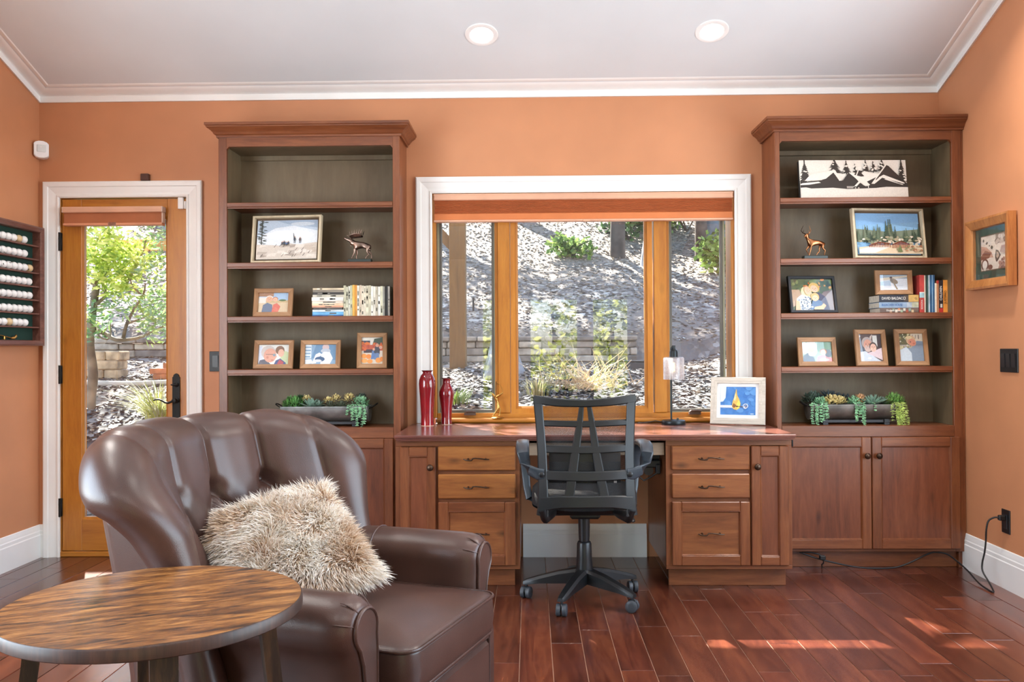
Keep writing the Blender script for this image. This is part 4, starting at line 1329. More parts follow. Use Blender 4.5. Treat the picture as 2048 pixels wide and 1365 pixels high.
# --- snow cabins canvas (right case, top bay)
g = random.Random(8)
sn = [('r', 0, 0, 1, 1, 'd8d2c8')]
for cx_, y0, hh, w_, sd in ((.05, .42, .58, .12, 1), (.33, .62, .44, .14, 2), (.44, .62, .36, .09, 3), (.52, .66, .24, .05, 4), (.62, .66, .34, .07, 5), (.69, .66, .30, .08, 6), (.77, .68, .36, .10, 7), (.95, .30, .75, .10, 8)):
    sn += pine(cx_, y0, hh, w_, '23221f', sd, 10)
    for k in range(7):
        sn.append(('e', cx_ + g.uniform(-.35, .35) * w_, y0 + g.uniform(.2, .8) * hh, .010, .018, 'd8d2c8'))
sn += [('p', [(0, .20), (.0, .45), (.06, .46), (.06, .42), (.2, .46), (.30, .68), (.33, .70), (.38, .44), (.40, .46), (.45, .64), (.47, .66), (.52, .52), (.55, .72), (.58, .70), (.62, .60), (.72, .58), (.80, .82), (.83, .84), (.95, .48), (1, .36), (1, .26)], '1f1e1c'),
       ('p', [(.04, .44), (.10, .62), (.30, .72), (.33, .70), (.24, .50), (.19, .46)], 'd8d2c8'), ('p', [(.30, .72), (.33, .73), (.38, .45), (.365, .44)], 'd8d2c8'),
       ('p', [(.40, .46), (.455, .64), (.47, .67), (.60, .44), (.55, .24), (.545, .30)], '1f1e1c'), ('p', [(.455, .66), (.48, .66), (.585, .33), (.62, .28), (.55, .40), (.52, .50)], 'd8d2c8'),
       ('p', [(.47, .655), (.60, .31), (.66, .30), (.62, .42), (.76, .60), (.60, .70), (.56, .62)], 'd8d2c8'), ('p', [(.505, .60), (.545, .74), (.60, .56), (.57, .55)], '2a2320'),
       ('p', [(.545, .75), (.555, .74), (.53, .58), (.52, .58)], 'd8d2c8'), ('p', [(.66, .36), (.80, .86), (.815, .86), (.70, .40)], 'd8d2c8'), ('p', [(.70, .46), (.815, .86), (.95, .50), (.86, .56)], '2a2320'),
       ('p', [(.66, .34), (.70, .44), (.95, .36), (.96, .33), (.80, .50)], 'd8d2c8'), ('p', [(.60, .27), (.67, .36), (.74, .52), (.96, .32), (.97, .27)], '1f1e1c'), ('p', [(.67, .36), (.74, .54), (.77, .53), (.69, .36)], 'd8d2c8'), ('p', [(.74, .54), (.97, .36), (.97, .39), (.78, .60)], 'd8d2c8'),
       ('p', [(0, .36), (.02, .38), (.17, .42), (.19, .39), (.08, .34), (0, .33)], 'd8d2c8'), ('p', [(.50, .30), (.555, .46), (.575, .44), (.52, .29)], 'd8d2c8'),
       ('p', [(0, 0), (1, 0), (1, .27), (.8, .28), (.7, .25), (.5, .23), (.45, .22), (.3, .26), (.1, .24), (.05, .27), (0, .26)], 'cdc6bc'), ('r', .43, .28, .50, .295, 'd8d2c8'), ('r', .43, .25, .49, .262, 'd8d2c8'), ('e', .51, .255, .006, .012, 'd8d2c8'), ('e', .54, .255, .006, .012, 'd8d2c8'), ('r', .628, .25, .634, .32, 'd8d2c8')]
cvs = thing('cabin_canvas', 'frameless black and white canvas of snowy gabled cabins on the top shelf', 'picture', (1.760, 4.800, 1.986), rot=(radians(-7), 0, radians(2)))
MB().box(-.292, .292, -.030, 0, 0, .214, .004).obj('canvas_block', plain('dark_canvas_edge', '3a3835', .7), cvs)
art(sn, .584, .213, 'print', cvs, (0, -.0303, .0005))

# --- pine and bridge landscape
g = random.Random(12)
ln = [('r', 0, 0, 1, 1, '86b7de'), ('p', [(0, .7), (1, .8), (1, 1), (0, 1)], '7fb0dd'), ('p', [(.3, .9), (.7, .97), (.5, .93)], 'bcd6ea'), ('p', [(0, .62), (.5, .55), (1, .62), (1, .3), (0, .3)], '7c8a76')]
for k in range(30):
    x_ = g.uniform(-.02, 1.02); hh = g.uniform(.22, .42) + (.14 if .42 < x_ < .58 else 0)
    ln += pine(x_, g.uniform(.26, .36), hh, g.uniform(.07, .12), g.choice(('4d5f4c', '5d6f58', '3f5244', '6c7a62', '556652')), k, 7)
ln += foliage(70, 0, 1, .2, .42, ('7f8668', '9a9a80', 'cbbfa8', 'a89b80', '6f7a5c', 'e2dacb'), 5, .035)
ln += [('p', [(0, 0), (1, 0), (1, .20), (.7, .22), (.3, .20), (0, .15)], 'd6c3a4'), ('p', [(0, .02), (.25, .02), (.5, .17), (.3, .2), (0, .1)], 'ece6da')]
for k in range(14):
    x_ = .16 + k * .025; hh = .05 + .06 * sin(k / 13 * pi)
    ln.append(('r', x_, .15, x_ + .013, .17 + hh, '8a4426'))
for k in range(16):
    x_ = .52 + k * .018; hh = .06 + .08 * sin(k / 15 * pi)
    ln.append(('r', x_, .13, x_ + .010, .16 + hh, '8f4627'))
ln += [('p', [(.16, .20), (.33, .29), (.50, .25), (.50, .23), (.33, .265), (.16, .18)], '6d331d'), ('p', [(.52, .22), (.66, .31), (.80, .23), (.80, .21), (.66, .285), (.52, .2)], '6d331d')]
ln += foliage(30, .6, 1, .05, .2, ('b58a68', '9c6d50', 'c6a383', '8a8462'), 6, .03) + [('p', [(.60, .04), (.68, .04), (.64, .22)], '6d7a4f')]
picture('bridge_picture', 'pale wood framed picture of pine forest and a rust coloured bridge', 'picture', 1.953, 4.790, 1.659, .408, .278, .012, ln, M_PALE, radians(7), 8, .030, gap=.012, easel=False)

# --- black framed group photo
g = random.Random(3)
bf_ = [('r', 0, 0, 1, 1, '56663f')] + foliage(60, 0, 1, .55, 1, ('3f5a34', '2f4429', '6a8045', '54683a', '7d8f52'), 9, .07) + foliage(9, .2, .95, .72, .98, ('e08a35', 'd9a04a', 'cc6f28'), 10, .05)
bf_ += [('p', [(0, .1), (0, .66), (.2, .66), (.24, .5), (.15, .2)], 'b59a80'), ('p', [(.68, 0), (1, 0), (1, .66), (.78, .6), (.66, .4)], '857268')]
bf_ += [('p', [(.55, 0), (.9, 0), (.82, .42), (.66, .58), (.5, .4)], '4a4a5e'), ('e', .37, .52, .13, .24, .25, 'ead9a6'), ('p', [(.08, 0), (.12, .38), (.24, .5), (.42, .42), (.5, .0)], 'd5dde4')]
for k in range(70):
    bf_.append(('e', g.uniform(.14, .46), g.uniform(.02, .42), .022, .010, g.uniform(0, 3), g.choice(('44536b', '8aa0b8', 'f2f5f7', '6d7e94'))))
bf_ += [('p', [(.06, 0), (.09, .32), (.17, .28), (.18, 0)], 'e5b796'), ('e', .39, .62, .085, .14, .12, 'ecc0a0')]
bf_ += [('e', .55, .72, .13, .16, .3, 'd9b468')] + head(.55, .68, .095, 'efc3a2', 'd9b468', None, .3, .9)
bf_ += head(.40, .60, .085, 'ecc0a0', 'ead9a6', None, .1, .8)
bf_ += [('p', [(.42, .02), (.48, .3), (.60, .34), (.70, .28), (.76, .04)], '6c88a8'), ('e', .55, .42, .10, .13, 'dcb27a')] + head(.55, .38, .078, 'f0c6a6', 'dcb27a', None, -.15, .85)
bf_ += [('p', [(.50, .02), (.72, .02), (.80, .14), (.74, .22), (.68, .14), (.52, .1)], 'f0c6a6'), ('e', .46, .10, .03, .02, 'f2f5f7')]
picture('group_photo', 'black framed photo of two women and a girl before flowering shrubs', 'photo frame', 1.545, 4.795, 1.366, .266, .210, .016, bf_, M_BLACK, radians(6), 13, .018)

# --- small rustic photo frames
def rustic(label, x, y, z, w, h, shapes, rz=0, lean=11, b=.025):
    return picture('photo_frame', label, 'photo frame', x, y, z, w, h, b, shapes, M_RUST, radians(rz), lean, .016, group='rustic wooden photo frames on the bookcases')
a1 = [('r', 0, 0, 1, 1, 'd9c6a8'), ('r', 0, .55, 1, 1, 'a9c9e6'), ('r', 0, .82, .5, 1, 'b08a70'), ('r', 0, .5, 1, .62, 'cdb78f'), ('e', .8, .62, .12, .05, '5d7a52'), ('r', 0, .48, .25, .78, 'e6e2da'),
      ('p', [(.12, 0), (.16, .38), (.3, .5), (.46, .4), (.5, 0)], '6d7f99'), ('p', [(.45, 0), (.5, .4), (.62, .48), (.74, .3), (.66, 0)], 'd9786a')] + head(.36, .68, .12, 'e3b598', 'e9e6e2', None, -.1, 1.0) + head(.56, .66, .085, 'edc2a4', 'b5653a', None, .1, 1.0) + [('p', [(.5, .1), (.58, .3), (.7, .12), (.64, .02)], 'dd8373')]
rustic('rustic photo frame of a grey haired man carrying a toddler', -1.418, 4.80, 1.366, .219, .160, a1, -2)
a2 = [('r', 0, 0, 1, 1, 'e8ede9'), ('p', [(.6, 0), (1, 0), (1, .6), (.85, .7)], 'c9d8ae'), ('p', [(0, 0), (0, .9), (.1, .95), (.2, 0)], 'd7e0f0'), ('p', [(0, 0), (.06, .22), (.25, .28), (.42, 0)], '5c6270'),
      ('e', .32, .62, .24, .34, 'cfc9c4'), ('e', .38, .46, .21, .36, 'e2ab96'), ('p', [(.52, .5), (.62, .38), (.5, .3)], 'e2ab96'), ('r', .24, .50, .5, .525, '6a625d'), ('e', .52, .48, .05, .07, '8fa3b0'), ('e', .30, .36, .04, .07, 'd39480'), ('e', .46, .22, .05, .02, 'b5776a'),
      ('e', .70, .72, .15, .22, '8a6a55'), ('e', .74, .58, .10, .20, 'e5b9a2'), ('p', [(.52, 0), (.58, .2), (.72, .3), (.9, .1), (.92, 0)], '4c5f8c'), ('p', [(.62, .02), (.7, .26), (.84, .12), (.82, 0)], 'b5545c')]
rustic('rustic photo frame of a bespectacled man and dark haired child in profile', -1.417, 4.80, 1.078, .221, .161, a2, -2)
a3 = [('r', 0, 0, 1, 1, '8fb0cc'), ('p', [(.2, .3), (.35, 1), (1, 1), (1, .2)], '6f97ba'), ('r', 0, .3, .2, 1, 'dfeaf2'), ('r', 0, .35, .16, .42, '7ea5c4'), ('r', 0, .52, .17, .58, '7ea5c4'), ('r', 0, .68, .18, .74, '7ea5c4'), ('r', 0, .84, .19, .9, '7ea5c4'),
      ('e', .66, .86, .11, .2, 'd9c2c0'), ('e', .66, .68, .16, .12, 'c3ccd6'), ('p', [(.5, 0), (.52, .5), (.6, .64), (.8, .62), (.9, .3), (.8, 0)], 'eef1f2'), ('p', [(.22, .02), (.34, .5), (.46, .6), (.55, .5), (.4, .3), (.36, .05)], 'eceff2'), ('e', .48, .26, .16, .13, '3f6186'), ('e', .42, .18, .12, .07, 'dfe3e6'), ('p', [(0, 0), (0, .24), (.2, .26), (.28, .05)], 'e9eef2')]
rustic('rustic photo frame of a person cradling a baby, all in pale blue', -1.156, 4.80, 1.078, .221, .160, a3, 1)
a4 = [('r', 0, 0, 1, 1, 'dfd3c2'), ('r', 0, .7, 1, 1, 'e6e3d8'), ('p', [(.5, .7), (.6, .95), (1, 1), (1, .7)], '3d5444'), ('r', 0, .72, .4, .88, '3b4250'), ('r', 0, .5, 1, .72, 'c5593a'), ('r', .1, .42, .55, .55, '43333a')]
a4 += foliage(22, 0, 1, .55, .78, ('e0762f', 'd9632a', 'b5452a'), 21, .08)
a4 += [('p', [(.45, .18), (.5, .5), (.68, .52), (.72, .2)], '5d7fb3'), ('p', [(.58, .42), (.64, .66), (.86, .64), (.86, .36)], '3a3f4e'), ('e', .74, .70, .08, .07, 'd9a58a'), ('e', .58, .55, .06, .05, 'e0ae92'), ('e', .9, .62, .08, .06, 'e3b09a'), ('p', [(.6, .16), (.7, .42), (.84, .4), (.82, .18)], '6a86b0')]
a4 += [('e', .12, .30, .13, .09, 'f09a45'), ('e', .34, .28, .12, .09, 'e88b3a'), ('e', .14, .12, .15, .08, 'f3a557'), ('e', .40, .10, .13, .08, 'ef9847'), ('e', .80, .14, .14, .10, 'f0a050'), ('e', .95, .18, .08, .09, 'e88b3a')]
rustic('upright rustic photo frame of people sitting among orange pumpkins', -.868, 4.79, 1.078, .165, .200, a4, 6, 12)
a5 = [('r', 0, 0, 1, 1, '9cb59a'), ('p', [(.5, .5), (.55, 1), (1, 1), (1, .6)], '6f9478'), ('e', .1, .7, .12, .3, 'e4e6da'), ('p', [(0, 0), (.04, .3), (.2, .45), (.4, .2), (.42, 0)], '4b5560'), ('e', .32, .78, .2, .26, 'eeeae4')] + head(.34, .52, .17, 'e4b39a', 'eeeae4', 'f0ece6', .2, 1.0) + [('p', [(.46, 0), (.52, .26), (.7, .34), (1, .2), (1, 0)], 'ef9aa0')] + [('e', .88, .42, .12, .2, '6d7c86')] + head(.72, .48, .105, 'edc0a8', 'b5674e', None, 0, 1.05) + [('e', .74, .10, .16, .08, 'c3c3c3')]
rustic('rustic photo frame of a white haired man beside a child in pink', 1.566, 4.80, 1.078, .212, .160, a5, 2)
a6 = [('r', 0, 0, 1, 1, '4a3d3a'), ('p', [(.5, .9), (.62, 1), (.5, .6)], 'cfc2b5'), ('r', .62, .55, .82, .95, 'dfe2dc'), ('r', .82, .5, 1, 1, '2f2a30'), ('e', .05, .92, .04, .03, 'e8e0c8'), ('p', [(0, .3), (.1, .55), (.4, .4), (.5, .3), (.1, .2)], '4a5563'), ('p', [(0, 0), (0, .34), (.25, .38), (.6, .2), (.95, 0)], 'c9d6e2'), ('p', [(.3, .3), (.55, .36), (1, .5), (1, .05), (.6, .2)], 'd8c6cc'), ('e', .36, .68, .24, .22, 'b9aca6')] + head(.38, .60, .2, 'd99f88', 'b0a5a0', 'cdb5aa', -.15, .95, 1.05) + head(.62, .50, .15, 'eec3ad', '3f302b', None, .1, 1.05, 1.0) + [('e', .42, .12, .08, .04, 'f4f6f2')]
rustic('upright rustic photo frame of a man and dark haired child cheek to cheek', 1.857, 4.795, 1.078, .173, .202, a6, 3)
a7 = [('r', 0, 0, 1, 1, 'c2b8a8'), ('r', .0, .6, .5, 1, '5a5a32')] + foliage(30, 0, .5, .4, 1, ('e6e2c4', '46552c', '8a8a45', 'd9d5a8'), 31, .05) + [('r', .5, .72, 1, 1, 'dcd2bd'), ('r', .58, .76, .6, .96, '4a4038'), ('p', [(.66, .76), (.68, .76), (.74, .96), (.72, .96)], '4a4038'), ('r', .82, .8, .85, .96, '4a4038'), ('p', [(.2, .5), (.5, .48), (.75, .74), (1, .72), (1, .0), (.1, 0)], '7d92a5'), ('p', [(0, 0), (0, .4), (.3, .52), (.5, .3), (.5, 0)], 'c3d2dc'), ('e', .5, .76, .2, .17, 'd9b489'), ('e', .55, .68, .17, .13, -.3, 'd98d70'), ('e', .48, .7, .03, .02, '5a3a30'), ('e', .62, .64, .05, .03, 'c46a55'), ('e', .42, .86, .14, .06, 'e6d2a0')]
rustic('upright rustic photo frame of a ruddy man in a pale jacket reclining', 2.075, 4.795, 1.078, .175, .203, a7, -3)
a8 = [('r', 0, 0, 1, 1, 'dfe8f0'), ('r', 0, .75, 1, 1, '8fa6b8'), ('p', [(0, .6), (0, .78), (1, .95), (1, .85)], 'd5cdb8'), ('p', [(0, .3), (0, .55), (.5, .65), (.5, .3)], 'b9d2e6'), ('e', .42, .82, .05, .07, '3c3a3c'), ('e', .52, .58, .12, .2, .5, '8f8676'), ('p', [(.40, .6), (.38, .75), (.46, .72), (.50, .5)], '6d6a66'), ('p', [(.5, .42), (.56, .4), (.66, .06), (.60, .05)], '9a8a72'), ('p', [(.40, .5), (.48, .42), (.52, .05), (.44, .05)], 'f3f5f7'), ('r', .64, .30, .86, .315, 'b4bcc4'), ('e', .03, .87, .02, .03, '2a2a2e')]
rustic('rustic photo frame of a man stooping on white ground, standing on books', 1.980, 4.80, 1.4655, .201, .135, a8, 0, 6)

# --- pear painting on the desk
pg = [('r', 0, 0, 1, 1, '3f7fc4')] + foliage(60, .0, 1, .0, 1, ('4a8acb', '3775bd', '5b97d2', '4683c6'), 41, .10)
pg += [('p', [(0, .45), (0, 1), (.17, 1), (.15, .6), (.08, .47)], 'd3e2ee'), ('p', [(.02, .5), (.03, .98), (.1, .98), (.08, .55)], 'e6eef4'), ('r', 0, .26, .36, .34, 'd9dbe0'), ('r', 0, .24, .36, .26, '9fb5cf'),
       ('p', [(.33, .30), (.36, .50), (.42, .66), (.44, .88), (.46, .92), (.48, .70), (.54, .56), (.58, .40), (.55, .24), (.47, .17), (.38, .20)], 'd9b45a'), ('p', [(.47, .40), (.53, .54), (.57, .40), (.54, .25), (.48, .20)], 'efd95f'), ('p', [(.34, .30), (.38, .42), (.46, .34), (.40, .24)], '8a5a2c'), ('p', [(.38, .55), (.43, .80), (.45, .60), (.42, .48)], 'ecd9a0'), ('r', .40, .285, .70, .31, '6b4a3c'), ('e', .48, .30, .03, .025, '4a3226'),
       ('e', .72, .32, .075, .085, 'd6dde6'), ('e', .72, .32, .055, .062, '5a7fae'), ('p', [(.66, .24), (.70, .33), (.78, .28), (.72, .22)], 'c9d0da'), ('e', .73, .29, .03, .03, '7a6a72'), ('r', .86, .03, .95, .055, 'cfe0f0')]
M_SILV = wood('silvered_frame', 'a39a8c', 'bdb4a6', 'd2cabd', 'x', 2.0, .4, vary=.05)
pf = picture('pear_painting', 'silver framed painting of a yellow pear on blue standing on the desk', 'picture', 1.1275, 4.789, .764, .292, .258, .034, pg, M_SILV, radians(-21), 10, .020, mat_board=plain('white_mat', 'efefec', .7), mb=.018)
MB().frame(-.112, .112, .034 + .0, .224, [(.010, -.021), (.010, -.018), (.016, -.018), (.016, -.021)]).obj('frame_bead', M_SILV, pf)

# --- map print on the right wall
mp_ = [('r', 0, 0, 1, 1, '3e5348')] + foliage(40, 0, 1, 0, 1, ('465c50', '374b41', '42574b'), 51, .2)
mp_ += [('r', .16, .15, .96, .86, '7d6552'), ('r', .18, .17, .96, .84, 'e6d8c8')]
mp_ += [('p', [(.18, .5), (.18, .66), (.35, .62), (.5, .5), (.55, .4), (.3, .42)], 'c79a86'), ('p', [(.18, .46), (.3, .56), (.5, .5), (.42, .40), (.18, .38)], '8e5a48'), ('r', .62, .66, .96, .84, 'a58f80')] + foliage(14, .64, .94, .68, .82, ('cbb7a8', '8a7468', 'e0d2c5'), 52, .06)
mp_ += [('e', .26, .76, .025, .03, '6d6258'), ('e', .36, .70, .035, .025, .5, '6d6258'), ('e', .44, .64, .02, .012, '6d6258'), ('e', .51, .60, .035, .035, '5f554c'), ('p', [(.60, .40), (.63, .54), (.70, .52), (.77, .42), (.68, .32), (.64, .30)], '5f554c'), ('p', [(.64, .41), (.65, .5), (.70, .48), (.73, .42), (.67, .36)], 'b9a593'),
        ('e', .30, .28, .11, .12, '7a5446'), ('e', .30, .28, .075, .085, 'efe6da'), ('e', .30, .19, .05, .03, 'd9cfc0'), ('e', .46, .22, .07, .05, '8a5f50'), ('p', [(.70, .17), (.74, .26), (.80, .2), (.84, .30), (.90, .19), (.95, .24), (.95, .17)], '8e6a60')] + foliage(12, .7, .95, .18, .36, ('8e6a60', 'c2a08e', 'b58b7a'), 53, .05) + [('p', [(.75, .48), (.8, .6), (.96, .6), (.96, .42)], 'b09892')]
M_KOA = wood('red_koa_frame', '8a4f2a', 'b07340', 'c98f55', 'z', 1.3, .3, vary=.2)
wp = thing('wall_picture', 'koa framed map print with green mat hanging on the right wall', 'picture', (XR - .002, 4.405, 1.473), rot=(0, 0, 0))
hold = bpy.data.objects.new('picture_body', None); COL.objects.link(hold); hold.parent = wp
hold.rotation_euler = (radians(-2.5), 0, radians(90)); hold.rotation_mode = 'XYZ'
hold.location = (-.006, 0, 0)
hold.rotation_euler = (0, 0, radians(-90))
pr_ = [(0, -.020), (.004, -.030), (.040, -.042), (.050, -.040), (.050, 0), (0, 0)]
MB().frame(-.158, .158, .050, .305, pr_).obj('frame', M_KOA, hold)
MB().box(-.160, .160, -.006, -.002, .048, .307).obj('backing', M_CARD, hold)
art(mp_, .316, .255, 'print', hold, (0, -.0065, .050))
MB().box(-.158, .158, -.020, -.018, .050, .305).obj('picture_glass', M_PGLASS, hold)

# ================================================================= books
def book(label, x, y, z, w, h, d, c, lay=False, group=None, band=None, pages='e6dfce', name='book', tilt=0.0, rz=0.0):
    """upright: w = thickness along x, h = height, d = depth; lying: spine along x, w = length, h = thickness"""
    r = thing(name, label, 'book', (x, y, z), group=group, rot=(0, tilt, rz))
    mc = plain('cover_' + c, c, .5, var=.12, vscale=18)
    t = .0018 if min(w, h) > .008 else .0008
    if lay:
        MB().box(-w / 2, w / 2, 0, d, 0, t).box(-w / 2, w / 2, 0, d, h - t, h).box(-w / 2, w / 2, 0, t, t, h - t).obj('cover', mc, r)
        MB().box(-w / 2 + .002, w / 2 - .002, t, d - .003, t, h - t).obj('page_block', plain('pages_' + pages, pages, .8, var=.06, vscale=60), r)
    else:
        MB().box(-w / 2, -w / 2 + t, 0, d, 0, h).box(w / 2 - t, w / 2, 0, d, 0, h).box(-w / 2 + t, w / 2 - t, 0, t, 0, h).obj('cover', mc, r)
        MB().box(-w / 2 + t, w / 2 - t, t, d - .003, .002, h - .002).obj('page_block', plain('pages_' + pages, pages, .8, var=.06, vscale=60), r)
    for bd in band or []:
        a0, a1, f0, f1, bc = bd
        m = MB()
        if lay:
            m.box(-w / 2 + w * a0, -w / 2 + w * a1, -.0004, .0002, h * f0, h * f1)
        else:
            m.box(-w / 2 + w * f0, -w / 2 + w * f1, -.0004, .0002, h * a0, h * a1)
        m.obj('spine_print', plain('ink_' + bc, bc, .5, var=.1, vscale=40), r)
    return r
ORD = ('first', 'second', 'third', 'fourth', 'fifth', 'sixth', 'seventh', 'eighth', 'ninth', 'tenth', 'eleventh', 'twelfth', 'thirteenth', 'fourteenth', 'fifteenth', 'sixteenth', 'seventeenth', 'eighteenth', 'nineteenth', 'twentieth', 'twenty first')
# upright magazines, left case third bay
xs_ = [(-1.0165, .0090, 'b7b59a'), (-1.0070, .0085, 'c9c7ae'), (-.9975, .0075, 'cfd0c4'), (-.9890, .0085, 'bdbf9e'), (-.9800, .0085, 'd8a74a'), (-.9710, .0090, 'c98a35'), (-.9615, .0080, 'e9e2cf'), (-.9525, .0075, 'cbb9a4'), (-.9440, .0095, 'd9cdb6'), (-.9335, .0070, 'd8d1bd'), (-.9255, .0115, 'cfc8af'), (-.9130, .0080, 'c2bda4'), (-.9045, .0085, 'e4e1d4'), (-.8950, .0085, 'd9d4c6'), (-.8855, .0080, 'b5ad9a'), (-.8765, .0095, 'e8e8dc'), (-.8660, .0095, 'd3d3b9'), (-.8555, .0075, '9b9c92'), (-.8470, .0060, '1d1d1c'), (-.8400, .0050, '232321'), (-.8340, .0075, 'a9a59c')]
sc_ = (.755 - 1.017 + .0) / (-.834 - 1.0 + .817)
gb = random.Random(6)
x_cur = -1.0205
for i, (x_, w_, c) in enumerate(xs_):
    ww = w_ * 1.475
    h_ = .166 + gb.uniform(-.004, .005) + (.004 if c in ('d8a74a', 'c98a35') else 0)
    bands = []
    if c not in ('1d1d1c', '232321', 'd8a74a', 'c98a35'):
        for k in range(gb.randint(2, 5)):
            a0 = gb.uniform(.05, .8); bands.append((a0, a0 + gb.uniform(.03, .16), .25, .75, gb.choice(('6d6a58', '8a8672', '4a473c', 'a39f88'))))
    if c == 'd8a74a':
        lb, gp = 'mustard yellow magazine in the upright row on the third shelf', None
    elif c == 'c98a35':
        lb, gp = 'dark orange magazine in the upright row on the third shelf', None
    elif c in ('1d1d1c', '232321'):
        lb, gp = ('wider of the two black magazines in the upright row' if c == '1d1d1c' else 'thinner of the two black magazines in the upright row'), 'black magazines in the upright row'
    else:
        rgb_ = [int(c[q_:q_ + 2], 16) for q_ in (0, 2, 4)]
        cn_ = 'white' if min(rgb_) > 208 else ('grey green' if rgb_[1] >= rgb_[0] else ('grey' if max(rgb_) < 180 else 'cream'))
        lb, gp = '%s spined magazine, %s from the left of the upright row' % (cn_, ORD[i]), 'cream magazines in the upright row'
    book(lb, x_cur + ww / 2, 4.775 + gb.uniform(-.003, .003), 1.366, ww - .0006, h_, .14, c, group=gp, band=bands, name='magazine')
    x_cur += ww
# flat stack
z_ = 1.366
st_ = [(.0085, '2f5f97', 'deep blue magazine at the bottom of the flat stack', -1.107, .172), (.0165, '6db2e4', 'sky blue magazine second from the bottom of the flat stack', -1.106, .172), (.011, 'c8d4d9', 'pale blue grey magazine in the lower half of the flat stack', -1.105, .172), (.012, '4a4644', 'charcoal magazine in the middle of the flat stack', -1.106, .158), (.0095, 'd39a7c', 'salmon spined magazine in the middle of the flat stack', -1.107, .172), (.012, 'e8c9a5', 'peach spined magazine just above the salmon one', -1.108, .172), (.0135, 'ddd0bf', 'mottled beige magazine under the thick white one', -1.108, .172), (.0195, 'e6e2d8', 'thick white magazine in the flat stack', -1.108, .174), (.0135, 'b9b4a4', 'grey green magazine below the black spined one', -1.104, .172), (.0135, '393532', 'black spined magazine with white lettering near the stack top', -1.103, .172), (.012, '8d8474', 'taupe magazine second from the top of the stack', -1.103, .172), (.010, 'cdbd9f', 'tan magazine on top of the flat stack', -1.103, .172)]
sc2 = .156 / sum(a[0] for a in st_)
for hh, c, lb, x_, w_ in st_:
    hh *= sc2
    bands = []
    for k in range(gb.randint(1, 3)):
        a0 = gb.uniform(.08, .7); bands.append((a0, a0 + gb.uniform(.06, .22), .3, .72, gb.choice(('7a766c', 'ece6da', '55524c'))))
    book(lb, x_, 4.775 + gb.uniform(-.004, .004), z_, w_, hh - .0003, .14, c, True, 'magazines in the flat stack', bands, name='magazine')
    z_ += hh
# right case: three lying books with lettering
M_WHT = plain('white_lettering', 'e9e6df', .5); M_BLU = plain('blue_lettering', '2f62a0', .5); M_BLKL = plain('black_lettering', '1a1714', .5)
b = book('navy hardback with white author lettering on top of the lying stack', 1.998, 4.775, 1.4255, .212, .0385, .15, '1f2432', True, band=[(.74, 1, 0, 1, 'c9a45e'), (.62, .73, .1, .9, '4b4038')], name='hardback_book')
text('lettering', 'DAVID BALDACCI', .0215, M_WHT, b, (-.0285, -.0006, .0195), sx=.74)
text('lettering', 'G', .017, M_BLKL, b, (.090, -.0006, .0195))
b = book('slate blue hardback in the middle of the lying stack', 1.998, 4.777, 1.3945, .212, .0305, .15, '8ea6bf', True, band=[(.70, .83, 0, 1, 'a9b6c2'), (.83, 1, .05, .95, 'b9bba0')], name='hardback_book')
text('lettering', 'BLEACHER HOUSE', .0185, M_BLU, b, (-.036, -.0006, .015), sx=.74)
b = book('floral patterned hardback at the bottom of the lying stack', 2.000, 4.776, 1.366, .208, .028, .15, '6d5a50', True, band=[(.25 + .07 * k, .31 + .07 * k, .1 + .3 * (k % 2), .6 + .3 * (k % 2), cc_) for k, cc_ in enumerate(('c9a98c', '7d8f78', 'e3dcc9', 'c98a60', '9fb59a', 'd9d3c2', 'b5583c', '8aa59a', 'e0c9a0'))], name='hardback_book')
text('lettering', 'Elizabeth Gilbert', .015, M_WHT, b, (-.03, -.0008, .014), sx=.8)
for k, (z0, th) in enumerate(((1.4255, .0385), (1.3945, .0305), (1.366, .028))):
    MB().box(1.8515, 1.8935, 4.779, 4.92, z0 + .002, z0 + th - .002)  # (page ends are part of the books below)
# upright books
x_cur = 2.108
up = [(.026, .205, 'b5403a', 'red hardback with a pale blue band in the upright row', [(.40, .53, 0, 1, '9cc3cc'), (.53, .55, 0, 1, 'e6e0d5')], 'SONOMA'),
      (.007, .203, 'd9cdb9', 'thin cream paperback beside the red hardback', [], None), (.009, .204, '2c3a34', 'thin black green paperback in the upright row', [], None), (.006, .204, '3f6a66', 'thin teal paperback in the upright row', [], None),
      (.008, .204, 'b9cbd6', 'thin pale blue paperback beside the blue volume', [], None), (.026, .205, '2f5d86', 'glossy blue hardback in the middle of the upright row', [(.0, 1, .45, .58, '9cc4de')], None),
      (.010, .160, 'e6dcc8', 'short cream paperback beside the glossy blue hardback', [], None), (.012, .175, 'b9805a', 'short tan paperback with a red top', [(.9, 1, 0, 1, 'a8322c')], None),
      (.023, .176, '2a2022', 'black hardback with white upright lettering and red foot', [(.0, .14, 0, 1, 'c2322c'), (.16, .27, .3, .8, 'd9d3c8')], 'CHILDREN'), (.024, .177, 'e0913c', 'orange hardback with dark lettering at the row end', [], 'JUSTIFIED')]
for w_, h_, c, lb, bd, tx in up:
    b = book(lb, x_cur + w_ / 2, 4.775, 1.366, w_ - .0005, h_, .14, c, band=bd, name='hardback_book' if w_ > .015 else 'paperback_book')
    if tx:
        text('lettering', tx, .0165 if c != 'b5403a' else .012, M_WHT if c != 'e0913c' else M_BLKL, b, (0, -.0006, h_ * (.22 if c == 'b5403a' else .60 if c == '2a2022' else .48)), (pi / 2, -pi / 2, 0), sx=1.0)
    x_cur += w_

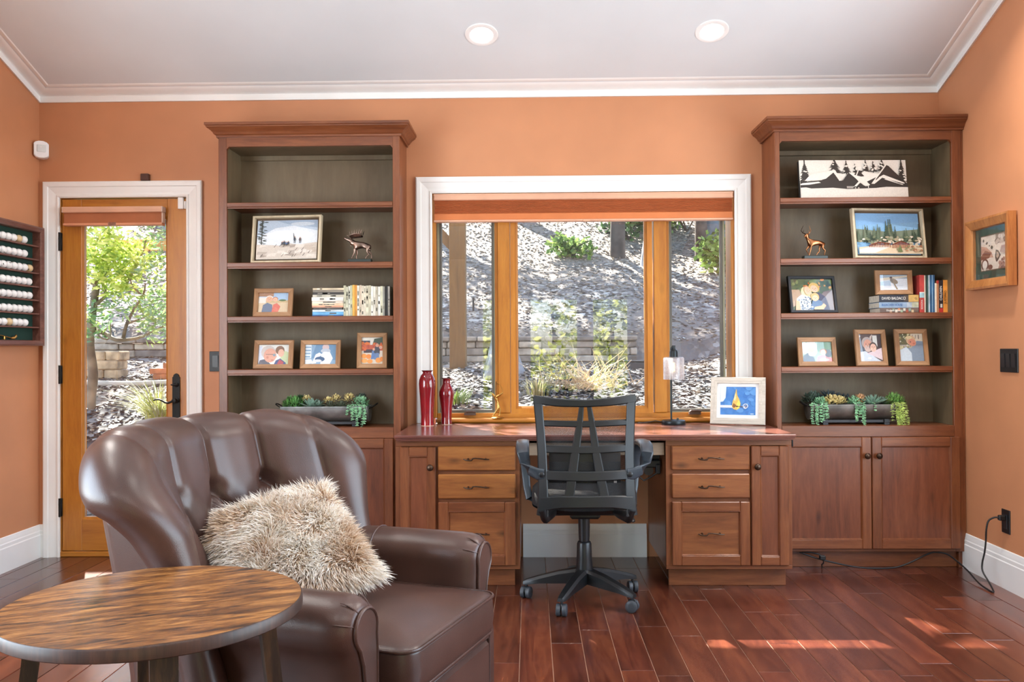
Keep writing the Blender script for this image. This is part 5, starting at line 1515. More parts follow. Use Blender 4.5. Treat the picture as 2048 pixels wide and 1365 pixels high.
# ================================================================= animal figurines
M_BRZ = plain('polished_bronze', 'a8744f', .28, .95, var=.25, vscale=30)
M_PEW = plain('dark_pewter', '8f7a6e', .32, .9, var=.3, vscale=30)
M_ANT = plain('dark_antler_bronze', '3a2a22', .4, .7, var=.2)
M_STONE = plain('green_black_plinth', '2b3634', .35, var=.1)
def figure(name, label, x, y, z, mat, sc, kind):
    r = thing(name, label, 'figurine', (x, y, z))
    MB().box(-.064, .064, -.024, .024, 0, .022, .002).obj('plinth', M_STONE, r)
    MB().grid(lambda u, v: (-.056 + .112 * u, -.018 + .036 * v, .0218 + .003 * abs(noise.noise(Vector((u * 6, v * 3, 1))))), 14, 5).obj('ground_casting', mat, r, smooth=60)
    # body faces -x; lengths in metres of the figurine
    J = {}
    if kind == 'moose':
        J = {'rump': (.043, 0, .098, .019), 'loin': (.020, 0, .101, .0185), 'rib': (-.004, 0, .099, .0215), 'shoulder': (-.024, 0, .106, .0205), 'neck': (-.040, 0, .115, .013), 'poll': (-.052, 0, .126, .0105), 'face': (-.066, 0, .130, .0085), 'muzzle': (-.082, 0, .138, .0072), 'nose': (-.089, 0, .140, .005),
             'tail': (.060, 0, .096, .004), 'bell': (-.050, 0, .103, .004), 'bell2': (-.051, 0, .093, .0022)}
        E_ = [('rump', 'loin'), ('loin', 'rib'), ('rib', 'shoulder'), ('shoulder', 'neck'), ('neck', 'poll'), ('poll', 'face'), ('face', 'muzzle'), ('muzzle', 'nose'), ('rump', 'tail'), ('neck', 'bell'), ('bell', 'bell2')]
        legs = [('f1', 'shoulder', [(-.028, -.010, .080, .0085), (-.030, -.011, .055, .0050), (-.041, -.011, .036, .0036), (-.046, -.011, .024, .0042)]),
                ('f2', 'shoulder', [(-.022, .010, .080, .0085), (-.018, .011, .055, .0050), (-.024, .011, .036, .0036), (-.020, .011, .024, .0042)]),
                ('h1', 'rump', [(.044, -.010, .080, .0100), (.040, -.011, .062, .0062), (.051, -.011, .048, .0040), (.036, -.011, .034, .0034), (.031, -.011, .024, .0042)]),
                ('h2', 'rump', [(.050, .010, .080, .0100), (.047, .011, .064, .0062), (.061, .011, .050, .0040), (.062, .011, .034, .0034), (.059, .011, .024, .0042)])]
    else:
        J = {'rump': (.042, 0, .094, .0155), 'loin': (.020, 0, .096, .0145), 'rib': (-.004, 0, .093, .0165), 'shoulder': (-.024, 0, .096, .0150), 'neck': (-.037, 0, .113, .0095), 'poll': (-.044, -.002, .130, .0085), 'face': (-.050, -.005, .136, .0075), 'muzzle': (-.056, -.010, .128, .0055), 'nose': (-.059, -.013, .123, .0042), 'tail': (.057, 0, .090, .004),
             'ear1': (-.034, -.004, .143, .0025), 'ear2': (-.052, .004, .147, .0025)}
        E_ = [('rump', 'loin'), ('loin', 'rib'), ('rib', 'shoulder'), ('shoulder', 'neck'), ('neck', 'poll'), ('poll', 'face'), ('face', 'muzzle'), ('muzzle', 'nose'), ('rump', 'tail'), ('poll', 'ear1'), ('poll', 'ear2')]
        legs = [('f1', 'shoulder', [(-.022, -.008, .076, .0070), (-.025, -.009, .055, .0042), (-.030, -.009, .038, .0030), (-.034, -.009, .024, .0036)]),
                ('f2', 'shoulder', [(-.028, .008, .076, .0070), (-.044, .009, .058, .0042), (-.036, .009, .042, .0028), (-.030, .009, .030, .0032)]),
                ('h1', 'rump', [(.042, -.008, .078, .0085), (.041, -.009, .062, .0052), (.054, -.009, .050, .0034), (.050, -.009, .036, .0028), (.048, -.009, .024, .0036)]),
                ('h2', 'rump', [(.036, .008, .078, .0085), (.026, .009, .062, .0048), (.028, .009, .048, .0030), (.016, .009, .036, .0026), (.012, .009, .026, .0032)])]
    for nm, root, ps in legs:
        prev = root
        for k, p in enumerate(ps):
            J[nm + str(k)] = p; E_.append((prev, nm + str(k))); prev = nm + str(k)
    skin('body', J, E_, mat, r, 2)
    if kind == 'moose':
        for sg in (-1, 1):
            a = MB()
            a.tube([(-.050, sg * .006, .134), (-.046, sg * .016, .142), (-.036, sg * .022, .145)], [.0028, .0026, .003], 6)
            a.grid(lambda u, v: (-.052 + .062 * u, sg * (.018 + .016 * v + .004 * sin(u * pi)), .140 + .016 * u * .4 + .018 * v * (.6 + .4 * sin(u * pi))), 8, 4)
            for k in range(6):
                u = k / 5; bx, bz = -.050 + .060 * u, .156 + .010 * u
                a.tube([(bx, sg * .033, bz - .004), (bx + .003 * (u - .3), sg * .036, bz + .008), (bx + .008 * (u - .2), sg * .035, bz + .016 + .004 * sin(u * pi))], [.0026, .0018, .0008], 6)
            a.tube([(-.050, sg * .016, .143), (-.062, sg * .020, .148), (-.070, sg * .020, .154)], [.0024, .0016, .0007], 6)
            ao = a.obj('antler', M_ANT if sg > 0 else M_PEW, r, smooth=60)
            sdm = ao.modifiers.new('Solidify', 'SOLIDIFY'); sdm.thickness = .002
    else:
        for sg in (-1, 1):
            a = MB()
            base = Vector((-.045, .0, .142))
            ax_ = Vector((sg * .026 - .002, sg * .006, 0))
            p = [base + ax_ * .1, base + ax_ * .75 + Vector((0, 0, .006)), base + ax_ * 1.1 + Vector((0, 0, .018)), base + ax_ * .9 + Vector((0, 0, .030)), base + ax_ * .75 + Vector((0, 0, .040))]
            a.tube(p, [.0026, .0024, .0021, .0016, .0007], 6)
            for k in (1, 2, 3):
                a.tube([p[k], p[k] + Vector((-sg * .004, -.004, .009)), p[k] + Vector((-sg * .006, -.005, .016))], [.0018, .0013, .0006], 6)
            a.obj('antler', M_ANT if sg < 0 else mat, r, smooth=60)
    return r
figure('moose_figurine', 'bronze moose figurine on a dark plinth in the left bookcase', -.933, 4.80, 1.659, M_PEW, 1, 'moose')
figure('deer_figurine', 'copper coloured stag figurine on a dark plinth in the right bookcase', 1.556, 4.80, 1.659, M_BRZ, 1, 'deer')

# ================================================================= succulent planters
M_ZINC = plain('galvanised_zinc', '8a8d8c', .42, .75, var=.18, vscale=14, bmp=.08, bscale=60)
M_ZINC2 = plain('dull_zinc', '77736e', .5, .7, var=.22, vscale=12, bmp=.08, bscale=60)
M_AGAVE = plain('agave_green', '7d9a88', .5, var=.25, vscale=30)
M_AGAVE2 = plain('grey_agave', '3f4a4e', .5, var=.25, vscale=30)
M_JADE = plain('string_succulent', '86b58c', .5, var=.25, vscale=50)
M_LIME = plain('lime_trailing', 'a9bd68', .55, var=.25, vscale=50)
M_FERN = plain('fern_green', '5c8f4a', .55, var=.3, vscale=50)
M_YEL = plain('yellow_sedum', 'e6cd8c', .6, var=.15, vscale=60)
M_SOIL = plain('planter_moss', '2c3226', .95, var=.4, vscale=60)
def leaf(m, o, d, L, w, th, up=(0, 0, 1), curl=.3):
    """a fat pointed succulent leaf from o along d"""
    o = Vector(o); d = Vector(d).normalized(); s = d.cross(Vector(up))
    s = s.normalized() if s.length > 1e-5 else Vector((1, 0, 0)); n = s.cross(d)
    pts = []
    for f, ww in ((0, .55), (.35, 1.0), (.72, .72)):
        c = o + d * (L * f) + n * (curl * L * f * f)
        pts.append((c, ww))
    vs = []
    for c, ww in pts:
        vs += [tuple(c + s * w * ww), tuple(c + n * th * ww), tuple(c - s * w * ww), tuple(c - n * th * ww)]
    vs.append(tuple(o + d * L + n * (curl * L)))
    fs = [(i * 4 + k, i * 4 + (k + 1) % 4, (i + 1) * 4 + (k + 1) % 4, (i + 1) * 4 + k) for i in (0, 1) for k in range(4)]
    fs += [(8 + k, 8 + (k + 1) % 4, 12) for k in range(4)]
    m.add(vs, fs)
def rosette(name, parent, c, R, n, mat, tilt=.5, seed=0, w=.18, layers=3):
    g = random.Random(seed); m = MB()
    for l in range(layers):
        el = radians(15 + 55 * l / max(1, layers - 1)); k = max(4, n - 2 * l)
        for i in range(k):
            a = 2 * pi * (i + .5 * (l % 2)) / k + g.uniform(-.15, .15); e = el + g.uniform(-.1, .1)
            leaf(m, c, (cos(a) * cos(e), sin(a) * cos(e), sin(e)), R * g.uniform(.85, 1.05) * (1 - .12 * l), R * w, R * .06, curl=.12)
    return m.obj(name, mat, parent, smooth=40)
def trailing(name, parent, starts, mat, lw, ls, seed, drop, z_edge, spread=.02):
    """strands that climb over the front rim and hang down, set with small leaves"""
    g = random.Random(seed); st = MB()
    for (x, y, z), L in starts:
        p = [Vector((x, y, z)), Vector((x + g.uniform(-.01, .01), y - .03, z + .012)), Vector((x + g.uniform(-.012, .012), z_edge, z - .004))]
        k = int(L / .008)
        cur = p[-1].copy(); vx = g.uniform(-.12, .12)
        for i in range(k):
            cur = cur + Vector((vx * .008 + g.uniform(-.0014, .0014), g.uniform(-.0005, .0005), -.0078)); p.append(cur.copy())
        st.tube(p, .0007, 4)
        for i in range(len(p) - 1):
            for q_ in range(1):
                o = p[i].lerp(p[i + 1], g.random())
                for s in (-1, 1):
                    a = g.uniform(0, 2 * pi)
                    leaf(st, o, (s * .8 + cos(a) * .4, -abs(sin(a)) * .8 - .1, -.25 + g.uniform(-.3, .3)), ls * g.uniform(.8, 1.2), lw, lw * .7, curl=.1)
    return st.obj(name, mat, parent, smooth=60)
def mound(name, parent, c, r, n, mat, seed, ls, lw):
    g = random.Random(seed); m = MB()
    for i in range(n):
        a, e = g.uniform(0, 2 * pi), g.uniform(-.1, 1.4)
        rr = r * g.uniform(.45, 1)
        o = Vector(c) + Vector((cos(a) * cos(e) * rr, sin(a) * cos(e) * rr * .7, sin(e) * rr * .9))
        leaf(m, o, (cos(a) * cos(e) + g.uniform(-.5, .5), sin(a) * cos(e) + g.uniform(-.5, .5), sin(e) + g.uniform(-.3, .5)), ls * g.uniform(.7, 1.3), lw, lw * .4)
    return m.obj(name, mat, parent, smooth=60)
def planter(label, x, mat, seed, left):
    z0 = .762
    r = thing('succulent_planter', label, 'planter', (x, 4.835, z0))
    L, R = .238, .078
    zc = .108
    m = MB()
    for a, b_ in ((R, 1), (R - .003, -1)):
        m.grid(lambda u, v: (-L + 2 * L * v, -a * cos(u * pi), zc - a * 1.08 * sin(u * pi)), 20, 2)
    m.box(-L, L, -R - .002, -R + .003, zc - .004, zc + .003, .001).box(-L, L, R - .003, R + .002, zc - .004, zc + .003, .001)
    for s in (-1, 1):
        m.prism([(-R * cos(k / 20 * pi), zc - R * 1.08 * sin(k / 20 * pi)) for k in range(21)], s * L - .0015, s * L + .0015, 'x')
    m.obj('trough', mat, r, smooth=40)
    for s in (-1, 1):
        MB().tube([(s * L, -.026, zc - .012), (s * (L + .018), -.028, zc - .002), (s * (L + .040), -.024, zc + .012), (s * (L + .044), 0, zc + .016), (s * (L + .040), .024, zc + .012), (s * (L + .018), .028, zc - .002), (s * L, .026, zc - .012)], .0035, 8).obj('handle', M_BLACKM, r, smooth=60)
        MB().box(s * .165 - .014, s * .165 + .014, -.062, .062, 0, .012, .001).box(s * .165 - .014, s * .165 + .014, -.064, -.046, .012, .030, .001).box(s * .165 - .014, s * .165 + .014, .046, .064, .012, .030, .001).obj('foot', plain('zinc_foot', '3a3b3e', .45, .6), r)
    MB().box(-.165, .165, -.05, -.044, .012, .026).box(-.165, .165, .044, .05, .012, .026).obj('stand_rail', plain('zinc_foot', '3a3b3e', .45, .6), r)
    MB().grid(lambda u, v: (-L + .004 + (2 * L - .008) * u, -R + .006 + (2 * R - .012) * v, zc - .012 + .014 * noise.noise(Vector((u * 14, v * 5, seed)))), 40, 8).obj('moss', M_SOIL, r, smooth=60)
    zt = zc - .006
    if left:
        mound('leafy_mound', r, (-.185, -.02, zt), .058, 420, M_FERN, 1, .020, .0035)
        mound('leafy_mound', r, (-.150, .02, zt + .02), .040, 220, plain('dark_fern', '2c4f2a', .55, var=.3, vscale=50), 2, .018, .003)
        rosette('rosette', r, (-.085, -.02, zt), .075, 11, M_AGAVE, seed=3)
        rosette('rosette', r, (-.045, -.01, zt + .004), .058, 10, plain('sage_succulent', '7c9080', .5, var=.25, vscale=30), seed=4)
        rosette('rosette', r, (.025, -.02, zt), .055, 12, plain('olive_succulent', '565c48', .5, var=.25, vscale=30), seed=5, w=.12)
        rosette('rosette', r, (.085, -.015, zt), .058, 13, plain('olive_succulent', '565c48', .5, var=.25, vscale=30), seed=6, w=.10)
        for k, (px, pz, rr) in enumerate(((-.115, .052, .030), (.010, .040, .030), (.050, .052, .036), (.125, .050, .044))):
            mound('sedum_flower', r, (px, .005, zt + pz * .7), rr, 90, M_YEL, 20 + k, .010, .004)
        mound('leafy_mound', r, (.190, -.005, zt + .012), .050, 300, M_JADE, 7, .012, .004)
        mound('leafy_mound', r, (.188, .02, zt + .035), .034, 150, plain('grey_green_succulent', '47594c', .5, var=.3, vscale=40), 8, .016, .004)
        stv = [((x0, -.045, zt + .008), LL) for x0, LL in ((.135, .055), (.148, .075), (.160, .06), (.166, .105), (.178, .05), (.190, .062), (.200, .055), (.212, .045), (.222, .118), (.230, .10))]
        trailing('trailing_strand', r, stv, M_JADE, .0042, .0115, 9, 1, -R - .004)
    else:
        mound('leafy_mound', r, (-.215, .0, zt + .02), .050, 240, plain('grey_green_succulent', '47594c', .5, var=.3, vscale=40), 8, .020, .005)
        mound('leafy_mound', r, (-.185, -.035, zt + .012), .036, 200, M_JADE, 9, .011, .004)
        trailing('trailing_strand', r, [((x0, -.045, zt + .008), LL) for x0, LL in ((-.243, .105), (-.232, .115), (-.225, .09), (-.185, .09), (-.175, .075), (-.190, .095), (-.165, .06))], M_JADE, .0044, .0120, 10, 1, -R - .004)
        rosette('spiky_rosette', r, (-.110, .030, zt + .030), .085, 12, M_AGAVE2, seed=3, w=.07, layers=4)
        rosette('spiky_rosette', r, (-.045, .026, zt + .020), .075, 12, M_AGAVE2, seed=4, w=.07, layers=4)
        mound('sedum_flower', r, (-.118, -.030, zt + .012), .048, 260, M_YEL, 21, .012, .0045)
        mound('sedum_flower', r, (-.075, -.025, zt + .016), .036, 150, M_YEL, 22, .012, .0045)
        mound('sedum_flower', r, (.035, -.020, zt + .022), .040, 140, plain('peach_sedum', 'd9a878', .6, var=.15, vscale=60), 23, .011, .004)
        mound('leafy_mound', r, (.000, -.035, zt + .010), .040, 200, M_JADE, 12, .012, .004)
        trailing('trailing_strand', r, [((x0, -.045, zt + .008), LL) for x0, LL in ((-.012, .075), (-.005, .095), (.005, .07), (.018, .075), (.028, .118), (.036, .105), (.09, .035))], M_JADE, .0044, .0120, 13, 1, -R - .004)
        rosette('rosette', r, (.100, -.022, zt + .004), .088, 14, M_AGAVE, seed=6, w=.11, layers=4)
        rosette('rosette', r, (.165, -.010, zt + .010), .050, 12, plain('sage_succulent', '7c9080', .5, var=.25, vscale=30), seed=7, w=.2)
        rosette('rosette', r, (.190, -.015, zt + .012), .048, 12, plain('pale_lime_rosette', '8f9f62', .5, var=.2, vscale=30), seed=8, w=.22)
        mound('leafy_mound', r, (.222, -.020, zt + .010), .055, 420, plain('bright_trailing', '7fae5c', .55, var=.25, vscale=50), 14, .016, .0030)
        trailing('trailing_strand', r, [((x0, -.04, zt + .008), LL) for x0, LL in ((.195, .09), (.205, .12), (.212, .075), (.222, .10), (.230, .13), (.238, .16), (.246, .17), (.232, .15), (.215, .11), (.252, .12))], M_LIME, .0028, .0125, 15, 1, -R - .004)
    return r
planter('galvanised trough of succulents half hidden behind the armchair back', -1.128, M_ZINC, 3, True)
planter('dull zinc trough of succulents in the right bookcase above the doors', 1.763, M_ZINC2, 5, False)

# ================================================================= things on desk and sill
M_OX = plain('oxblood_glaze', '7d0f1c', .12, var=.18, vscale=8, coat=.8)
def vase(label, x, y, prof):
    r = thing('vase', label, 'vase', (x, y, .762))
    inner = [(max(.003, a - .004), b) for a, b in reversed(prof)][:-1] + [(.0, .012)]
    MB().lathe([(0, 0)] + prof + inner, 40).obj('vase_body', M_OX, r, smooth=60)
    MB().lathe([(prof[0][0] - .003, 0), (prof[0][0] + .0006, 0), (prof[0][0] + .0006, .003), (prof[0][0] - .003, .003)], 40).obj('foot_rim', plain('bare_clay', 'c9a58c', .7), r, smooth=30)
    h, rr = prof[-1][1], prof[-1][0]
    MB().tube([(rr * .96 * cos(t * pi / 16), rr * .96 * sin(t * pi / 16), h) for t in range(32)], .0016, 6, closed=True).obj('lip_rim', plain('dark_lip', '4a1a16', .25), r, smooth=60)
vase('taller slender oxblood red vase at the left end of the worktop', -.567, 4.812, [(.0355, .001), (.0350, .02), (.0345, .05), (.0362, .09), (.0400, .155), (.0445, .205), (.0462, .232), (.0435, .255), (.034, .278), (.0245, .288), (.0225, .292), (.0245, .297), (.0315, .303)])
vase('shorter oxblood red vase beside the tall one', -.469, 4.893, [(.0318, .001), (.0300, .02), (.0290, .045), (.0312, .085), (.0380, .13), (.0432, .165), (.0425, .185), (.034, .208), (.0245, .223), (.0212, .234), (.0210, .246), (.0235, .254), (.0315, .2585)])
# desk lamp
lp = thing('desk_lamp', 'dark desk lamp with a seeded glass shade and filament bulb', 'lamp', (.79, 4.85, .762))
M_LAMP = plain('lamp_black_metal', '23292b', .35, .5, var=.1)
MB().lathe([(0, 0), (.064, 0), (.066, .004), (.066, .016), (.064, .021), (.058, .024), (0, .026)], 40).obj('base', M_LAMP, lp, smooth=40)
MB().lathe([(.006, .024), (.006, .034), (.0045, .036), (0, .036)], 12, (.018, -.03, 0)).obj('switch', M_LAMP, lp, smooth=40)
MB().tube([(-.012, 0, .024), (-.012, 0, .30), (-.012, .0, .398), (-.010, 0, .418), (-.004, 0, .428), (.003, 0, .430), (.008, 0, .424), (.008, 0, .412)], .0050, 10).obj('stem', M_LAMP, lp, smooth=60)
MB().lathe([(.010, .435), (.009, .420), (.013, .412), (.020, .408), (.0235, .398), (.0235, .372), (.025, .368), (.025, .362), (0, .362)], 24, (.003, 0, 0)).obj('socket', M_LAMP, lp, smooth=40)
MB().lathe([(.020, .371), (.050, .371), (.056, .366), (.057, .360), (.057, .247), (.0555, .247), (.0555, .358), (.053, .366), (.020, .3675)], 40, (.003, 0, 0)).obj('shade', glass_mat('seeded_glass', 1.4, (.97, .98, 1.0), .05, .34), lp, smooth=40)
MB().lathe([(.010, .362), (.012, .345), (.018, .325), (.0215, .305), (.020, .288), (.013, .276), (0, .272)], 24, (.003, 0, 0)).obj('bulb', glass_mat('bulb_glass', 1.3, (1, .98, .94), .0, .12), lp, smooth=60)
mfil, nfil, bfil = mk('glowing_filament')
bfil.inputs['Base Color'].default_value = (1, .7, .3, 1); bfil.inputs['Emission Color'].default_value = (1, .62, .22, 1); bfil.inputs['Emission Strength'].default_value = 6
fi = MB()
for k in range(4):
    t = k * pi / 2
    fi.tube([(.003 + .003 * cos(t), .003 * sin(t), .340), (.003 + .006 * cos(t), .006 * sin(t), .290)], .0012, 5)
fi.obj('filament', mfil, lp, smooth=60)
cr = MB().tube([(.735, 4.895, .770), (.70, 4.915, .776), (.665, 4.925, .768), (.64, 4.915, .766), (.61, 4.92, .766), (.60, 4.937, .764), (.597, 4.942, .75)], .0028, 6)
tag(cr.obj('lamp_cord', M_BLACK, smooth=60), 'thin dark lamp cord lying along the back of the worktop', 'cord')
# sash cord on the mullion
sc_m = MB().tube([(.806, 5.005, 1.02), (.800, 4.998, .98), (.803, 4.996, .93), (.800, 4.998, .90), (.806, 5.0, .878), (.814, 5.0, .872)], .003, 6).box(.798, .806, 4.994, 5.004, .895, .935, .002)
tag(sc_m.obj('window_lock_lever', plain('brown_crank', '4d3a31', .4), smooth=40), 'slim brown lock lever on the mullion behind the lamp', 'latch')
# brass golfer
gf = thing('golfer_figurine', 'small brass golfer figurine leaning back on the window sill', 'figurine', (-.185, 4.972, .789))
MB().lathe([(0, 0), (.036, 0), (.037, .003), (.033, .006), (0, .007)], 28).obj('base_plate', M_BRASS, gf, smooth=40)
gj = {'hip': (.004, 0, .072, .0085), 'waist': (-.002, 0, .090, .0075), 'chest': (-.012, 0, .112, .0105), 'neck': (-.021, 0, .128, .005), 'head0': (-.026, 0, .136, .0075), 'head1': (-.033, 0, .140, .006), 'lk': (-.004, -.006, .046, .0055), 'la': (-.024, -.006, .018, .0042), 'lf': (-.030, -.010, .010, .0042), 'rk': (.014, .005, .044, .0055), 'ra': (.010, .006, .018, .004), 'rf': (.006, .000, .010, .0042),
      'ls': (-.006, -.010, .124, .006), 'le': (.012, -.014, .132, .0045), 'lh': (.030, -.012, .146, .0045), 'rs': (-.010, .010, .122, .006), 're': (.010, .008, .126, .0042), 'rh': (.028, -.006, .144, .004)}
skin('body', gj, [('hip', 'waist'), ('waist', 'chest'), ('chest', 'neck'), ('neck', 'head0'), ('head0', 'head1'), ('hip', 'lk'), ('lk', 'la'), ('la', 'lf'), ('hip', 'rk'), ('rk', 'ra'), ('ra', 'rf'), ('chest', 'ls'), ('ls', 'le'), ('le', 'lh'), ('chest', 'rs'), ('rs', 're'), ('re', 'rh')], M_BRASS, gf, 2)
MB().tube([(.031, -.010, .146), (.024, -.010, .172), (.012, -.008, .192), (-.004, -.006, .196)], [.0013, .0013, .0014, .0035], 6).obj('club', M_BRASS, gf, smooth=60)
MB().tube([(-.008, .0, .130), (-.008, .0, .165), (-.008, .0, .205), (-.008, 0, .210)], [.0020, .0026, .0030, .001], 6).obj('flag_pin', plain('dark_brass', '5a3f22', .35, .9), gf, smooth=60)

# ================================================================= wall fittings
def plate(label, loc_, rz, w, h, name, gang, kind):
    r = thing(name, label, 'switch' if kind == 's' else 'outlet', loc_, rz)
    MB().box(-w / 2, w / 2, -.006, 0, -h / 2, h / 2, .002).obj('cover_plate', M_BLACK, r)
    for k in range(gang):
        cxk = (k - (gang - 1) / 2) * .046
        if kind == 's':
            MB().prism([(-.0085, -.033), (-.006, -.033), (-.006, .033), (-.0115, .033)], cxk - .016, cxk + .016, 'x').obj('rocker', plain('satin_black', '26272a', .3), r)
        else:
            MB().box(-.017, .017, -.0085, -.006, -.034, .034, .001).obj('receptacle', plain('satin_black', '26272a', .3), r)
        for s in (-1, 1):
            MB().lathe([(.003, 0), (.003, .0012), (0, .0015)], 10, (cxk, -.006, s * .046), 'y').obj('screw', M_BRONZE, r, (0, 0, 0), (0, 0, 0), smooth=40)
    return r
plate('single black rocker switch between the glazed door and the bookcase', (-1.8045, D, 1.120), 0, .070, .115, 'light_switch', 1, 's')
plate('wide black rocker switch plate on the right wall', (XR, 4.282, 1.1135), radians(-90), .158, .115, 'light_switch', 3, 's')
plate('black wall outlet low on the right wall', (XR, 4.325, .327), radians(-90), .073, .116, 'wall_outlet', 1, 'o')
pc_ = thing('power_cord', 'black power cord plugged into the low outlet and trailing under the cabinet', 'cord', (XR, 4.325, .345))
MB().box(-.040, -.0095, -.012, .012, -.013, .013, .004).obj('plug', M_BLACK, pc_)
cpts = [(-.038, 0, 0), (-.055, .006, .001), (-.078, .018, -.018), (-.088, .02, -.06), (-.086, .03, -.12), (-.088, .04, -.18), (-.094, .05, -.23), (-.098, .04, -.27), (-.094, -.01, -.31), (-.100, -.06, -.335), (-.108, -.075, -.341), (-.112, -.04, -.340), (-.108, .06, -.333), (-.10, .18, -.305), (-.098, .29, -.285), (-.108, .37, -.268), (-.13, .392, -.262), (-.17, .405, -.262),
        (-.22, .395, -.275), (-.30, .385, -.310), (-.38, .378, -.335), (-.48, .375, -.340), (-.58, .378, -.335), (-.68, .384, -.318), (-.78, .392, -.295), (-.85, .398, -.272), (-.88, .41, -.262)]
def smooth_path(p, n=4):
    p = [Vector(a) for a in p]; out = []
    for i in range(len(p) - 1):
        a, b, c, d = p[max(0, i - 1)], p[i], p[i + 1], p[min(len(p) - 1, i + 2)]
        for k in range(n):
            t = k / n
            out.append(.5 * ((2 * b) + (c - a) * t + (2 * a - 5 * b + 4 * c - d) * t * t + (3 * b - a - 3 * c + d) * t ** 3))
    out.append(p[-1]); return out
MB().tube(smooth_path(cpts), .0042, 8).obj('cable', M_BLACK, pc_, smooth=60)
c2 = thing('extension_socket', 'black socket end of a cord lying beneath the right cabinet', 'cord', (1.55, 4.70, .040))
MB().box(-.016, .016, -.010, .010, .010, .034, .004).obj('socket_body', M_BLACK, c2)
MB().tube([(.0, 0, .028), (-.02, .005, .04), (-.06, .015, .047), (-.10, .03, .046)], .004, 6).obj('cable', M_BLACK, c2, smooth=60)
MB().tube([(0, 0, .012), (.006, 0, .004), (.004, -.004, -.008), (-.004, .0, -.014), (0, .005, -.036)], .0035, 6).obj('tie', M_BLACK, c2, smooth=60)

# motion sensor in the left corner
ms = thing('motion_sensor', 'white motion sensor high in the left corner above the door', 'sensor', (-2.792, 4.946, 2.338), radians(28))
pr0 = [(-.038, -.034), (-.030, -.043), (-.012, -.049), (.012, -.049), (.030, -.043), (.038, -.034), (.038, .030), (.028, .040), (.010, .047), (-.012, .047), (-.030, .041), (-.038, .032)]
M_SENS = plain('sensor_white', 'f0f0f0', .4, var=.02)
MB().prism(pr0, -.022, .030).obj('housing', M_SENS, ms)
MB().prism([(a * .94, b * .94) for a, b in pr0], -.027, -.022).obj('cover', M_SENS, ms)
MB().box(-.022, .024, -.031, -.026, -.018, .024, .003).obj('lens', plain('sensor_lens', 'dfe4e2', .3), ms)
MB().box(-.006, .004, -.033, -.030, .008, .013).obj('indicator', M_SENS, ms)
bk_ = MB().box(-.0235, .0235, -.030, 0, 0, .040, .003)
tag(bk_.obj('small_block', plain('dark_walnut_block', '4a2a20', .4), None, (-2.2035, D, 2.1595)), 'small dark brown block standing on top of the door casing', 'block')
dsn = thing('door_sensor', 'white magnetic contact sensor at the top corner of the glazed door', 'sensor', (-2.001, D + .003, 1.997))
MB().box(-.016, .016, -.018, 0, 0, .066, .003).obj('sensor_body', M_SENS, dsn)
MB().box(.020, .030, -.018, -.008, .0, .045, .002).obj('magnet', M_SENS, dsn)

# ================================================================= golf ball display
gc = thing('ball_display_case', 'dark wood golf ball display case on the left wall', 'display case', (XL, 4.94, 1.215), radians(90))
M_GCW = wood('walnut_display', '4a2a22', '6b4136', '855a4c', 'x', 1.6, .4, vary=.08)
# local: x runs along the wall away from the corner towards the viewer (-), depth toward the room is -y
gw = .92
gp_ = [(0, -.050), (.004, -.056), (.022, -.062), (.030, -.058), (.030, 0), (0, 0)]
MB().frame(-gw + .030, -.030, .030, .642, gp_).obj('frame', M_GCW, gc)
MB().box(-gw + .02, -.02, -.006, -.001, .02, .655).obj('felt_back', plain('green_felt', '1f3f36', .95, bmp=.2, bscale=400), gc)
for k in range(1, 8):
    z = .030 + .0765 * k
    MB().box(-gw + .030, -.030, -.046, -.006, z - .008, z, .001).obj('display_shelf', M_GCW, gc)
M_BALL = plain('golf_ball_white', 'f0f0ee', .35, var=.02, bmp=.35, bscale=330)
M_BALLT = plain('golf_ball_tan', 'd9bf93', .35, var=.05, bmp=.35, bscale=330)
bms = {}
for mt in (M_BALL, M_BALLT):
    t_ = MB().lathe([(.02135 * sin(pi * k / 12), -.02135 * cos(pi * k / 12)) for k in range(13)], 20).obj('golf_ball', mt, smooth=180)
    bms[mt.name] = t_.data; bpy.data.objects.remove(t_)
rows = [('bottom', 4.790, {1: 1}), ('second lowest', 4.837, {}), ('third lowest', 4.832, {}), ('middle', 4.828, {}), ('third highest', 4.836, {0: 1}), ('second highest', 4.785, {}), ('top', 4.783, {1: 1})]
tanl = {'bottom': 'yellowed tan golf ball on the bottom ball row of the display', 'third highest': 'tan golf ball at the right end of the third highest row', 'top': 'tan golf ball on the top row of the display case'}
gg = random.Random(2)
M_INK = plain('ball_print', '3b3b40', .5)
for k, (rn, y_end, tan) in enumerate(rows):
    z = 1.215 + .030 + .0765 * (k + 1) + .0214
    j = 0; y = y_end; cnt = 0
    if rn == 'bottom':
        tan = {3: 1}
    while y > 4.52:
        mt = M_BALLT if cnt in tan else M_BALL
        o = bpy.data.objects.new('golf_ball', bms[mt.name]); COL.objects.link(o)
        o.location = (XL + .0285, y, z)
        o.rotation_euler = (gg.uniform(0, 6), gg.uniform(0, 6), gg.uniform(0, 6))
        if cnt in tan:
            tag(o, tanl[rn], 'golf ball')
        else:
            tag(o, 'white golf ball, %s from the right on the %s row' % (ORD[cnt], rn), 'golf ball', 'white golf balls on the %s row' % rn)
        if gg.random() < .5:
            MB().box(-.005, .005, -.0019, .0019, .0200, .0216).obj('ball_logo', M_INK, o, (0, 0, 0), (gg.uniform(0, 6), gg.uniform(0, 6), 0))
        y -= .0487; cnt += 1
cl = thing('golf_club_ornament', 'miniature gold golf club in the bottom bay of the display', 'ornament', (XL + .028, 4.66, 1.247))
